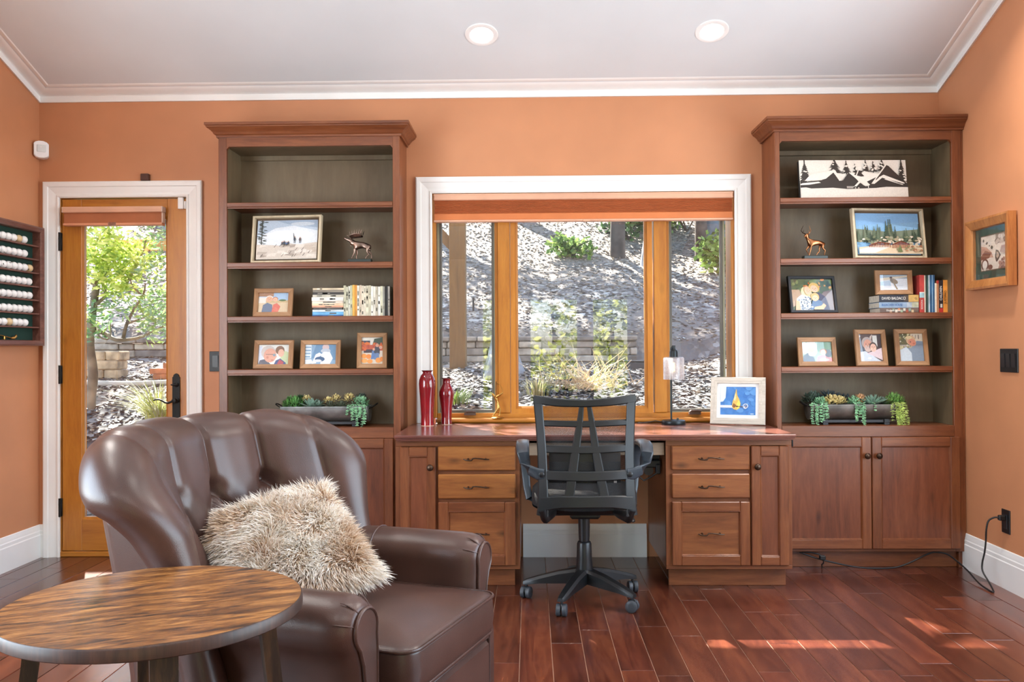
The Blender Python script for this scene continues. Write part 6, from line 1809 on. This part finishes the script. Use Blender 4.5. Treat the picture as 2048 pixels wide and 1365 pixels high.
MB().tube([(0, -.16, .030), (0, -.06, .020), (0, .0, .010), (0, .012, .009)], [.0025, .0025, .003, .003], 8).obj('shaft', M_BRASS, cl, smooth=60)
MB().tube([(0, .008, .008), (.004, .030, .010), (.006, .046, .020), (.004, .048, .028)], [.005, .009, .009, .004], 10, flat=(.6, 1)).obj('club_head', M_BRASS, cl, smooth=60)
MB().box(-.006, .006, -.062, -.048, 0, .019, .002).obj('stand', M_BRASS, cl)

# ================================================================= ceiling downlights
def can(x, y, label, power):
    z = ceil_z(y)
    sl = CK if y > .9 else -CK
    r = thing('ceiling_downlight', label, 'downlight', (x, y, z), rot=(-math.atan(sl), 0, 0), group=None)
    MB().lathe([(.058, .002), (.059, -.004), (.066, -.0075), (.084, -.005), (.087, .001), (.058, .002)], 40).obj('trim_ring', plain('downlight_white', 'f2f2f0', .4, var=.01), r, smooth=50)
    m_, n_, b_ = (MATS['downlight_lens'], None, None) if 'downlight_lens' in MATS else mk('downlight_lens')
    if b_:
        b_.inputs['Base Color'].default_value = (1, .97, .92, 1)
        b_.inputs['Emission Color'].default_value = (1, .95, .86, 1)
        b_.inputs['Emission Strength'].default_value = 14
    MB().lathe([(0, -.0035), (.059, -.0025), (.059, .002), (0, .002)], 40).obj('lens', m_, r, smooth=50)
    d = bpy.data.lights.new('downlight_beam', 'AREA'); d.shape = 'DISK'; d.size = .11; d.energy = power; d.color = (1, .95, .90); d.spread = radians(150)
    o = bpy.data.objects.new('downlight_beam', d); COL.objects.link(o); o.parent = r; o.location = (0, 0, -.012)
can(-.242, 4.521, 'round recessed ceiling downlight above the left part of the window', 0.9)
can(.947, 4.517, 'round recessed ceiling downlight above the right part of the window', 0.9)
for x, y, pw_ in ((-1.9, 2.6, 9), (.3, 2.6, 9), (1.75, 3.75, 27), (-2.15, 3.75, 16), (1.5, 2.2, 9), (-1.6, -.6, 11), (.3, -.6, 11), (1.8, -.6, 14)):  # unseen cans added to light the room, strongest by the side walls
    can(x, y, 'added recessed downlight outside the view, %s of the room' % {(1.75, 3.75): 'near right', (-2.15, 3.75): 'near left', (1.5, 2.2): 'middle right', (-1.9, 2.6): 'middle left', (.3, 2.6): 'middle centre', (-1.6, -.6): 'rear left', (.3, -.6): 'rear centre', (1.8, -.6): 'rear right'}[(x, y)], pw_)
for o in bpy.data.objects:
    if o.name.startswith('ceiling_downlight') and 'outside the view' in o.get('label', ''):
        o['group'] = 'added downlights outside the view'
# ================================================================= yard and hillside
def sstep(t):
    t = min(1, max(0, t)); return t * t * (3 - 2 * t)
def interp(p, x):
    if x <= p[0][0]: return p[0][1]
    for (a, b), (c, d) in zip(p, p[1:]):
        if x <= c: return b + (d - b) * (x - a) / (c - a)
    return p[-1][1]
WALL_Y = 9.2
PD = [(5.2, -.03), (5.6, .09), (6.6, .55), (7.4, .90), (7.9, .985), (9.2, 1.10)]
PW = [(5.2, .64), (5.9, .79), (8.2, 1.0), (9.2, 1.04)]
def ground(x, y):
    f = sstep((x + 2.4) / 1.1)
    if y < WALL_Y + .1:
        z = interp(PD, y) * (1 - f) + interp(PW, y) * f
        if x > 1.3:
            e = sstep((x - 1.3) / 1.6)
            z += e * max(0, (y - 6.5)) * .10
    else:
        base = interp(PD, WALL_Y) * (1 - f) + interp(PW, WALL_Y) * f
        top = 1.33 if x < 1.2 else 1.33 - .10 * sstep((x - 1.2) / .5)
        z = top + .36 * (y - WALL_Y) + .05 * max(0, y - 13)
    z += .06 * noise.noise(Vector((x * .7, y * .7, 0))) * sstep((y - 5.6) / 2) + .018 * noise.noise(Vector((x * 3, y * 3, 3)))
    return z
mg, ng, bg = mk('litter_covered_soil')
cg = coords(ng, rand=False)
v1 = node(ng, 'ShaderNodeTexVoronoi', Scale=17.0); ng.links.new(cg, v1.inputs['Vector'])
sp = node(ng, 'ShaderNodeSeparateColor'); ng.links.new(v1.outputs['Color'], sp.inputs[0])
lit = ramp(ng, sp.outputs[0], [(.05, '4f4a45'), (.4, '77706a'), (.7, '9c938a'), (.97, 'd9d2c6')])
v2 = node(ng, 'ShaderNodeTexNoise', Scale=1.1, Detail=5.0); ng.links.new(cg, v2.inputs['Vector'])
soil = ramp(ng, v2.outputs['Fac'], [(.3, '6d655d'), (.6, '8f857a')])
mxg = node(ng, 'ShaderNodeMix', data_type='RGBA')
m3 = node(ng, 'ShaderNodeMapRange'); m3.inputs['From Min'].default_value = .42; m3.inputs['From Max'].default_value = .58
v3 = node(ng, 'ShaderNodeTexNoise', Scale=.55, Detail=3.0); ng.links.new(cg, v3.inputs['Vector'])
ng.links.new(v3.outputs['Fac'], m3.inputs['Value']); ng.links.new(m3.outputs[0], mxg.inputs[0])
ng.links.new(lit, mxg.inputs[6]); ng.links.new(soil, mxg.inputs[7])
# dark bark chips nearer the house
sx = node(ng, 'ShaderNodeSeparateXYZ'); ng.links.new(cg, sx.inputs[0])
wob = node(ng, 'ShaderNodeMath', operation='MULTIPLY_ADD'); wob.inputs[1].default_value = 1.4
ng.links.new(v3.outputs['Fac'], wob.inputs[0]); ng.links.new(sx.outputs['Y'], wob.inputs[2])
mr2 = node(ng, 'ShaderNodeMapRange'); mr2.inputs['From Min'].default_value = 7.7; mr2.inputs['From Max'].default_value = 8.0
ng.links.new(wob.outputs[0], mr2.inputs['Value'])
dk = ramp(ng, sp.outputs[1], [(.05, '25282b'), (.5, '454a4d'), (.95, '8a8c8a')])
mx2 = node(ng, 'ShaderNodeMix', data_type='RGBA')
ng.links.new(mr2.outputs[0], mx2.inputs[0]); ng.links.new(dk, mx2.inputs[6]); ng.links.new(mxg.outputs[2], mx2.inputs[7])
ng.links.new(mx2.outputs[2], bg.inputs['Base Color']); bg.inputs['Roughness'].default_value = .9
bump(ng, bg, v1.outputs['Distance'], .6, .03)
m = MB(); NX, NY = 120, 120
m.grid(lambda u, v: (lambda x, y: (x, y, ground(x, y)))(-8.5 + 15 * u, 5.17 + 17 * v), NX, NY)
gr = struct(m.obj('ground', mg, smooth=180)); gr['label'] = 'leaf littered hillside outside the window'
# loose litter: far too many to count
def litter(name, label, n, xr, yr, size, cols, seed, cond=None):
    rs_ = random.Random(seed); vs, fs, cl_ = [], [], []
    k = 0
    while k < n:
        x, y = rs_.uniform(*xr), rs_.uniform(*yr) 
        if cond and not cond(x, y):
            k += 1; continue
        z = ground(x, y) + .004
        a = rs_.uniform(0, 2 * pi); s_ = size * rs_.uniform(.5, 1.6); t = rs_.uniform(-.3, .5)
        d = Vector((cos(a), sin(a), 0)); e = Vector((-sin(a), cos(a), 0)) * .45
        o = Vector((x, y, z)); up_ = Vector((0, 0, s_ * .5 * t + .004))
        i = len(vs)
        vs += [o - d * s_ * .5, o + e * s_ * .5 + up_ * .6, o + d * s_ * .5 + up_, o - e * s_ * .5 + Vector((0, 0, .006)), o + Vector((0, 0, -.006))]
        fs += [(i, i + 3, i + 2), (i, i + 2, i + 1), (i, i + 4, i + 3), (i + 3, i + 4, i + 2), (i + 2, i + 4, i + 1), (i + 1, i + 4, i)]
        c = lin(rs_.choice(cols)); cl_ += [c] * 6
        k += 1
    b_ = MB(); b_.v = [tuple(v) for v in vs]; b_.f = fs; b_.mi = [0] * len(fs); b_.col = cl_
    o = b_.obj(name, MATS['printed_paper'], kind='stuff')
    return tag(o, label, 'litter')
litter('leaf_litter', 'dry grey and tan leaf litter scattered over the hillside', 24000, (-6.5, 4.5), (7.7, 15), .050, ('857f78', 'a39b90', 'c6beb2', '6d6760', '978c7e', 'd6cfc4', '7d8388', '8a847c'), 5)
litter('bark_chips', 'dark slate coloured bark chips in the bed by the house', 13000, (-4.6, 2.2), (5.3, 8.0), .050, ('2c3034', '3d4246', '54595c', '6f7375', '9fa19f', 'c9c9c4'), 6)
# stone walls
M_ST = [plain('wall_stone_%d' % k, c, .85, var=.22, vscale=9, bmp=.4, bscale=40) for k, c in enumerate(('8d8478', 'a3998a', '7a746c', 'b5aa98'))]
sw_ = thing('retaining_wall', 'low dry stacked stone retaining wall at the foot of the hill', 'wall', (0, WALL_Y, 0))
gs = random.Random(9)
def stones(x0, x1, y, zb, hs, parent, dep=.22, lmin=.16, lmax=.48):
    z = zb
    for ci, h in enumerate(hs):
        x = x0 - gs.uniform(0, .2) * (ci % 2)
        while x < x1:
            L_ = gs.uniform(lmin, lmax); xe = min(x1, x + L_)
            if xe - x > .05:
                off = gs.uniform(-.018, .012) - (.03 if ci == len(hs) - 1 else 0)
                MB().box(-(xe - x) / 2 + .004, (xe - x) / 2 - .004, off, dep, 0, h - .006, .010).obj('stone', gs.choice(M_ST), parent, ((x + xe) / 2, y, z), (0, gs.uniform(-.008, .008), 0))
            x = xe
        z += h
stones(-6.4, 1.13, 0, .96, (.085, .070, .080, .070, .055), sw_)
pl_ = thing('stone_pier', 'short pier of stacked tan blocks on the gravel past the door', 'pier', (-3.88, 7.95, .93))
for ci, (z, lens) in enumerate(((0, (.17, .13)), (.085, (.09, .21)), (.170, (.19, .13)))):
    x = -.15
    for L_ in lens:
        MB().box(0, L_ - .005, -.11, .11, 0, .082, .010).obj('block', plain('tan_block', 'b59f82', .85, var=.2, vscale=10, bmp=.3, bscale=40), pl_, (x, gs.uniform(-.01, .01), z)); x += L_
MB().box(-.16, .16, -.13, .13, -.25, .0).obj('footing', plain('tan_block', 'b59f82', .85), pl_)
for k, (x, y, z, L_) in enumerate(((-3.27, 7.8, .945, .20), (-3.30, 7.8, .995, .20), (-3.20, 7.8, 1.045, .16))):
    b_ = MB().box(-L_ / 2, L_ / 2, -.05, .05, 0, .048, .004)
    tag(b_.obj('loose_brick', plain('red_brick', 'b5714f', .85, var=.15, vscale=14), None, (x, y, z - .02)), ('lowest', 'middle', 'topmost')[k] + ' terracotta brick of the small pile past the door', 'brick')
ed = MB().tube([(-4.6, 7.5, ground(-4.6, 7.5) + .01), (-4.0, 7.48, ground(-4, 7.48) + .012), (-3.4, 7.45, ground(-3.4, 7.45) + .012), (-2.9, 7.5, ground(-2.9, 7.5) + .01)], .03, 8)
tag(ed.obj('path_edging', plain('pale_edging', 'b9b4aa', .8), smooth=60), 'pale edging strip between dark chips and pale gravel', 'edging')
ub = thing('upper_blocks', 'sunlit orange block wall high on the slope beyond the door', 'wall', (-5.85, 13.0, ground(-5.85, 13.0)))
for k in range(4):
    MB().box(-.17, .165, -.12, .12, -.1, .16, .01).obj('block', plain('orange_block', 'd2a05c', .85, var=.2), ub, (-.7 + .36 * k, 0, 0))
for k in range(3):
    MB().box(-.17, .165, -.12, .12, 0, .14, .01).obj('block', plain('pale_block', 'c9b9a5', .85, var=.2), ub, (-.5 + .36 * k, -.1, -.28))
# timber post with brace carrying the porch beam
pt = thing('porch_post', 'square golden timber post with a diagonal brace outside the window', 'post', (-.673, 8.2, ground(-.673, 8.2) - .03))
M_POST = wood('weathered_timber', '604420', '78572a', '8d6a38', 'z', .8, .6, knots=.3, vary=.05, coat=0)
MB().box(-.076, .076, -.076, .076, 0, 2.6, .006).obj('post', M_POST, pt)
MB().prism([(-.07, 1.13), (-.07, 1.26), (-.62, 1.86), (-.72, 1.83)], -.045, .045).obj('brace', M_POST, pt)
MB().box(-3.6, 1.2, -.08, .08, 2.6, 2.85, .006).obj('beam', M_POST, pt)
# ------------------------------------------------------------- trees and shrubs
def leaf_mat(name, c):
    m, n, b = mk(name)
    oi = node(n, 'ShaderNodeVertexColor', layer_name='Col')
    n.links.new(oi.outputs['Color'], b.inputs['Base Color'])
    b.inputs['Roughness'].default_value = .6
    tr = node(n, 'ShaderNodeBsdfTranslucent'); n.links.new(oi.outputs['Color'], tr.inputs[0])
    mx = node(n, 'ShaderNodeMixShader'); mx.inputs[0].default_value = .35
    n.links.new(b.outputs[0], mx.inputs[1]); n.links.new(tr.outputs[0], mx.inputs[2])
    n.links.new(mx.outputs[0], n.nodes['Material Output'].inputs['Surface'])
    return m
M_LEAF = leaf_mat('leaf', '6f8f3f')
def leaves(name, parent, blobs, n, size, cols, seed, thin=.35):
    g_ = random.Random(seed); b_ = MB(); vs, fs, cs_ = [], [], []
    wsum = sum(bl[1] ** 2 for bl in blobs)
    for c, r in blobs:
        k = max(3, int(n * r * r / wsum))
        for _ in range(k):
            d = Vector((g_.gauss(0, 1), g_.gauss(0, 1), g_.gauss(0, .8))).normalized() * r * g_.uniform(.35, 1) ** .6
            o = Vector(c) + d
            a = Vector((g_.gauss(0, 1), g_.gauss(0, 1), g_.gauss(0, .6))).normalized(); s_ = a.cross(Vector((g_.gauss(0, 1), g_.gauss(0, 1), g_.gauss(0, 1)))).normalized() * size * thin
            L_ = size * g_.uniform(.7, 1.3); i = len(vs)
            vs += [tuple(o), tuple(o + a * L_ * .5 + s_), tuple(o + a * L_), tuple(o + a * L_ * .5 - s_)]
            fs += [(i, i + 1, i + 2), (i, i + 2, i + 3)]
            c_ = lin(g_.choice(cols)); cs_ += [c_, c_]
    b_.v = vs; b_.f = fs; b_.mi = [0] * len(fs); b_.col = cs_
    return b_.obj(name, M_LEAF, parent, kind='stuff')
M_BARK = plain('grey_bark', '8f9499', .9, var=.3, vscale=8, bmp=.8, bscale=26)
M_BARK2 = plain('dark_bark', '4a443f', .9, var=.3, vscale=8, bmp=.8, bscale=26)
t1 = thing('shade_tree', 'grey barked tree with a flared root behind the left mullion', 'tree', (-.24, 7.6, ground(-.24, 7.6)))
tr_ = MB()
tr_.grid(lambda u, v: (lambda t, h: ((.075 + .13 * math.exp(-h * 4.2) * (1 + .35 * sin(5 * t + .6))) * cos(t) + .02 * h, (.075 + .13 * math.exp(-h * 4.2) * (1 + .35 * sin(5 * t + .6))) * sin(t) + .05 * h, h - .06))(u * 2 * pi, 6.2 * v ** 1.6), 40, 24, wu=True)
tr_.obj('trunk', M_BARK, t1, smooth=180)
for k in range(6):
    a = k * 1.05
    MB().tube([(.08, .2, 2.6 + .3 * k), (.5 * cos(a) - .5, .3 + .5 * sin(a), 3.3 + .3 * k), (1.1 * cos(a) - 1.9, .4 + 1.1 * sin(a), 3.9 + .3 * k)], [.05, .035, .012], 7).obj('branch', M_BARK, t1, smooth=60)
gt = random.Random(31)
bl = [((-2.3 + gt.uniform(-1.5, 1.15), .5 + gt.uniform(-1.2, 1.4), 4.6 + gt.uniform(-1.2, 1.3)), gt.uniform(.35, .6)) for _ in range(20)]
leaves('foliage', t1, bl, 4200, .12, ('5d7a35', '7c9a45', '48622c', '94ab52'), 32, .32)
def pine_tree(label, x, y, r, lean, h, seed, mat=M_BARK2, blobs=True):
    t = thing('hillside_tree', label, 'tree', (x, y, ground(x, y) - .05))
    MB().tube([(0, 0, 0), (lean * .3, 0, h * .3), (lean * .6, 0, h * .65), (lean, 0, h)], [r * 1.35, r, r * .8, r * .3], 10).obj('trunk', mat, t, smooth=60)
    g_ = random.Random(seed)
    if blobs:
        leaves('foliage', t, [((lean * .8 + g_.uniform(-1.1, 1.1), g_.uniform(-.9, .9), h * .62 + g_.uniform(-.3, .45) * h * .8), g_.uniform(.35, .65)) for _ in range(9)], 900, .16, ('3f5a30', '56713a', '2f4726', '6d8548'), seed, .3)
    return t
pine_tree('straight dark trunk on the hill seen high in the centre pane', 1.257, 12.5, .085, .05, 5.2, 41)
pine_tree('slim dark trunk on the hill seen in the right pane', 2.45, 12.5, .07, -.05, 5.0, 42)
pine_tree('thick bluish trunk at the right edge of the right pane', 2.86, 13.4, .17, .0, 5.0, 43, plain('blue_grey_bark', '56646e', .9, var=.3, bmp=.8, bscale=20))
pine_tree('leaning pale trunk beside the right mullion on the hill', 1.66, 12.3, .09, .55, 4.4, 44, M_BARK)
pine_tree('tall tree far up the hill to the left', -3.2, 14.5, .15, .2, 6.0, 45)
for k, (x, y) in enumerate(((-6.2, 14.6), (-4.4, 15.6), (-2.3, 15.0), (-.6, 15.4), (1.2, 15.1), (3.4, 15.6))):  # trees added out of view to throw shade on the hillside
    t = thing('added_hilltop_tree', 'unseen leafy tree added on the crest', 'tree', (x, y, ground(x, y) - .05), group='added trees along the crest of the hill')
    t['label'] = 'unseen leafy tree added on the crest for shade, %s from the left' % ORD[k]
    MB().tube([(0, 0, 0), (.1, 0, 2), (0, .1, 4.2), (.1, 0, 6)], [.16, .13, .10, .04], 9).obj('trunk', M_BARK2, t, smooth=60)
    g_ = random.Random(200 + k)
    leaves('foliage', t, [((g_.uniform(-1.3, 1.3), g_.uniform(-1.1, 1.1), 3.8 + g_.uniform(-.9, 1.8)), g_.uniform(.4, .7)) for _ in range(10)], 1300, .17, ('3f5a30', '56713a', '2f4726', '6d8548'), 210 + k, .3)
def shrub(label, x, y, r, cols, seed, n=700, sz=.09, squash=.7, name='shrub'):
    t = thing(name, label, 'shrub', (x, y, ground(x, y)))
    g_ = random.Random(seed)
    for k in range(4):
        a = g_.uniform(0, 6.28)
        MB().tube([(0, 0, -.03), (.3 * r * cos(a), .3 * r * sin(a), .5 * r), (.7 * r * cos(a), .7 * r * sin(a), .95 * r * squash)], [.014, .010, .004], 5).obj('stem', M_BARK2, t, smooth=60)
    leaves('foliage', t, [((g_.uniform(-.5, .5) * r, g_.uniform(-.4, .4) * r, r * squash * g_.uniform(.4, 1)), r * g_.uniform(.35, .55)) for _ in range(7)], n, sz, cols, seed)
GRN = ('5d7d3c', '789a4c', '456030', '8fae5e', 'a3b56a')
DGR = ('33502f', '46663a', '2a4330', '5a7a4c')
shrub('dark green shrub high in the centre pane beside the trunk', 1.55, 13.6, .7, DGR, 61)
shrub('small light green shrub left of the trunk in the centre pane', .60, 12.4, .36, GRN, 62, 400)
shrub('leafy shrub at the foot of the slim trunk in the right pane', 2.70, 11.7, .55, GRN, 63)
shrub('dark shrub at the top of the right pane', 2.55, 14.2, .8, DGR, 64)
shrub('low green shrub along the hilltop between the panes', 2.05, 14.0, .6, GRN, 65)
# grass and brush by the house
def tuft(name, label, x, y, n, L, cols, seed, lean=.5, w=.004):
    t = thing(name, label, 'grass', (x, y, ground(x, y)))
    g_ = random.Random(seed); b_ = MB()
    for _ in range(n):
        a = g_.uniform(0, 2 * pi); r = g_.uniform(0, .10); ln_ = L * g_.uniform(.5, 1.1); le = lean * g_.uniform(.3, 1.3)
        p = [Vector((r * cos(a), r * sin(a), -.02))]
        for k in (1, 2, 3):
            f = k / 3
            p.append(Vector((cos(a) * (r + ln_ * le * f * f), sin(a) * (r + ln_ * le * f * f), ln_ * (f - .35 * le * f * f))))
        s_ = Vector((-sin(a), cos(a), 0)) * w; i = len(b_.v); c_ = lin(g_.choice(cols)); b_.c = c_
        b_.add([tuple(p[0] - s_), tuple(p[0] + s_), tuple(p[1] - s_), tuple(p[1] + s_), tuple(p[2] - s_ * .7), tuple(p[2] + s_ * .7), tuple(p[3])], [(0, 1, 3, 2), (2, 3, 5, 4), (4, 5, 6)])
    b_.obj('blades', M_LEAF, t, kind='stuff')
tuft('ornamental_grass', 'arching yellow green grass clump outside the glazed door', -2.86, 6.7, 420, .44, ('a8ad5c', 'c2c07a', '8b9a4f', '9fa58a', 'b5b9a8'), 71, 1.0)
tuft('grass_tuft', 'short green grass tuft below the left window pane', -.52, 6.1, 160, .14, ('6d8a45', '8aa05a', '56733a'), 72, .6)
tuft('grass_tuft', 'pale grass tuft beside the dry brush pile', .05, 6.5, 120, .20, ('b9b58a', '9aa06a', 'cfc9a5'), 73, .7)
bp_ = thing('brush_pile', 'tangled pile of dry twigs below the centre pane', 'brush', (.42, 6.75, ground(.42, 6.75)))
gb_ = random.Random(77); bm_ = MB()
for k in range(150):
    a = gb_.uniform(0, 2 * pi); L_ = gb_.uniform(.12, .42); e = gb_.uniform(.05, 1.1)
    o = Vector((gb_.gauss(0, .16), gb_.gauss(0, .12), gb_.uniform(0, .05)))
    d = Vector((cos(a) * cos(e), sin(a) * cos(e) * .7, sin(e)))
    bm_.tube([o, o + d * L_ * .5 + Vector((0, 0, gb_.uniform(-.02, .03))), o + d * L_ + Vector((gb_.uniform(-.04, .04), 0, gb_.uniform(-.05, .02)))], [.0045, .0032, .0012], 4)
bm_.obj('twigs', plain('dry_twig', 'cdb99a', .8, var=.3, vscale=3), bp_, kind='stuff')
# lacy maple beside the door
def wp_(px, py, y=7.0):
    return ((px - 1060) / 1750 * y - .0 + .0, y, 1.183 - (py - 694) / 1750 * y)
mpz = thing('maple_tree', 'lacy yellow green maple seen through the glazed door', 'tree', (-3.55, 7.0, ground(-3.55, 7.0)))
def rel(p):
    return (p[0] + 3.55, p[1] - 7.0, p[2] - ground(-3.55, 7.0))
br = [([(176, 860), (172, 800), (178, 740), (171, 680), (176, 620), (185, 560)], .045, .03), ([(176, 650), (205, 660), (232, 672), (262, 668), (300, 655), (332, 642)], .022, .007), ([(232, 672), (252, 640), (262, 610), (274, 580), (290, 560)], .016, .006), ([(274, 580), (262, 560), (252, 540)], .009, .004), ([(252, 640), (285, 625), (300, 610)], .009, .004), ([(185, 560), (198, 520), (215, 490)], .024, .008), ([(185, 600), (196, 580), (202, 555), (220, 520)], .018, .006), ([(240, 560), (275, 500), (292, 470)], .012, .006), ([(176, 640), (195, 665), (215, 668), (205, 630)], .010, .004)]
for k, (pp, r0, r1) in enumerate(br):
    pts = [rel(wp_(a, b)) for a, b in pp]
    pts = [(p[0], p[1] + (.0 if k == 0 else .06 * sin(i * 2.1 + k)), p[2]) for i, p in enumerate(pts)]
    MB().tube(smooth_path(pts, 3), [r0 + (r1 - r0) * i / (3 * (len(pts) - 1)) for i in range(3 * (len(pts) - 1) + 1)], 8).obj('trunk' if k == 0 else 'branch', plain('maple_bark', '6d6455', .85, var=.3, bmp=.5, bscale=30), mpz, smooth=60)
gm = random.Random(81)
cl_up = [(195, 500), (225, 480), (205, 545), (240, 520), (260, 505), (230, 555), (178, 520), (210, 465)]
cl_lo = [(300, 530), (318, 560), (290, 590), (325, 600), (186, 640), (196, 620), (305, 640), (322, 480), (310, 460), (175, 470), (265, 590), (325, 640), (245, 600)]
leaves('foliage', mpz, [(tuple(Vector(rel(wp_(a, b))) + Vector((0, gm.uniform(-.2, .2), 0))), gm.uniform(.13, .20)) for a, b in cl_up], 1500, .075, ('b9cc5a', 'cfdc78', '9fb84a', '86a344', 'dde58f'), 82, .16)  # sunlit tone put into the upper leaf colours
leaves('foliage', mpz, [(tuple(Vector(rel(wp_(a, b))) + Vector((0, gm.uniform(-.2, .2), 0))), gm.uniform(.10, .17)) for a, b in cl_lo], 1100, .07, ('8aa85c', '9fb87a', '6d9464', '86a888'), 83, .16)
# path light stake, black utility box, up-light
pls = thing('path_light', 'small dark stake light on the slope behind the post', 'lamp', (-.645, 10.0, ground(-.645, 10.0)))
MB().tube([(0, 0, -.05), (0, 0, .12), (0, 0, .16)], [.012, .012, .014], 8).obj('stake', M_BLACK, pls, smooth=60)
MB().lathe([(0, .19), (.035, .175), (.03, .160), (0, .155)], 14).obj('cap', plain('grey_cap', '8a9096', .4, .4), pls, smooth=50)
ubx = thing('utility_box', 'low dark valve box in the litter under the stone wall end', 'box', (.98, 8.0, ground(.98, 8.0)))
MB().box(-.12, .12, -.08, .08, -.03, .06, .01).obj('box_body', plain('valve_box', '2f3a42', .6), ubx)
MB().box(-.125, .125, -.085, .085, .06, .072, .004).obj('lid', plain('valve_box', '2f3a42', .6), ubx)
ul = thing('garden_uplight', 'small blue grey uplight at the base of the maple', 'lamp', (-3.52, 6.75, ground(-3.52, 6.75)))
MB().tube([(0, 0, -.03), (0, 0, .06)], .008, 8).obj('stake', M_BLACK, ul, smooth=60)
MB().tube([(0, 0, .05), (.02, .01, .10), (.03, .012, .13)], [.03, .035, .04], 12).obj('lamp_head', plain('uplight_metal', '6f8796', .4, .5), ul, smooth=50)
# land behind the house: ground greyed to keep its bounce neutral, and a sunlit hedge that the window panes mirror
struct(MB().box(-30, 30, -26, 30, -.5, -.2).obj('unseen_ground', plain('neutral_bounce_grey', 'a3a29f', .9, var=.15, vscale=1.5)))  # unseen ground, grey instead of lawn so no green light bounces indoors
hd = thing('hedge', 'sunlit yellow green hedge behind the house mirrored in the panes', 'hedge', (.4, -7.6, -.2))
gh = random.Random(91)
leaves('foliage', hd, [((gh.uniform(-2.6, 3.0), gh.uniform(-.5, .4), gh.uniform(.2, 3.4)), gh.uniform(.35, .6)) for _ in range(70)], 7000, .17, ('b5bf4a', 'cdd268', '9aa83c', '7d8f33', 'e0e08a'), 92, .35)
for k in range(5):
    MB().tube([(-2.4 + 1.2 * k, -.3, 0), (-2.3 + 1.2 * k, -.3, 1.6), (-2.4 + 1.2 * k, -.3, 3.0)], [.05, .04, .02], 7).obj('stem', M_BARK2, hd, smooth=60)
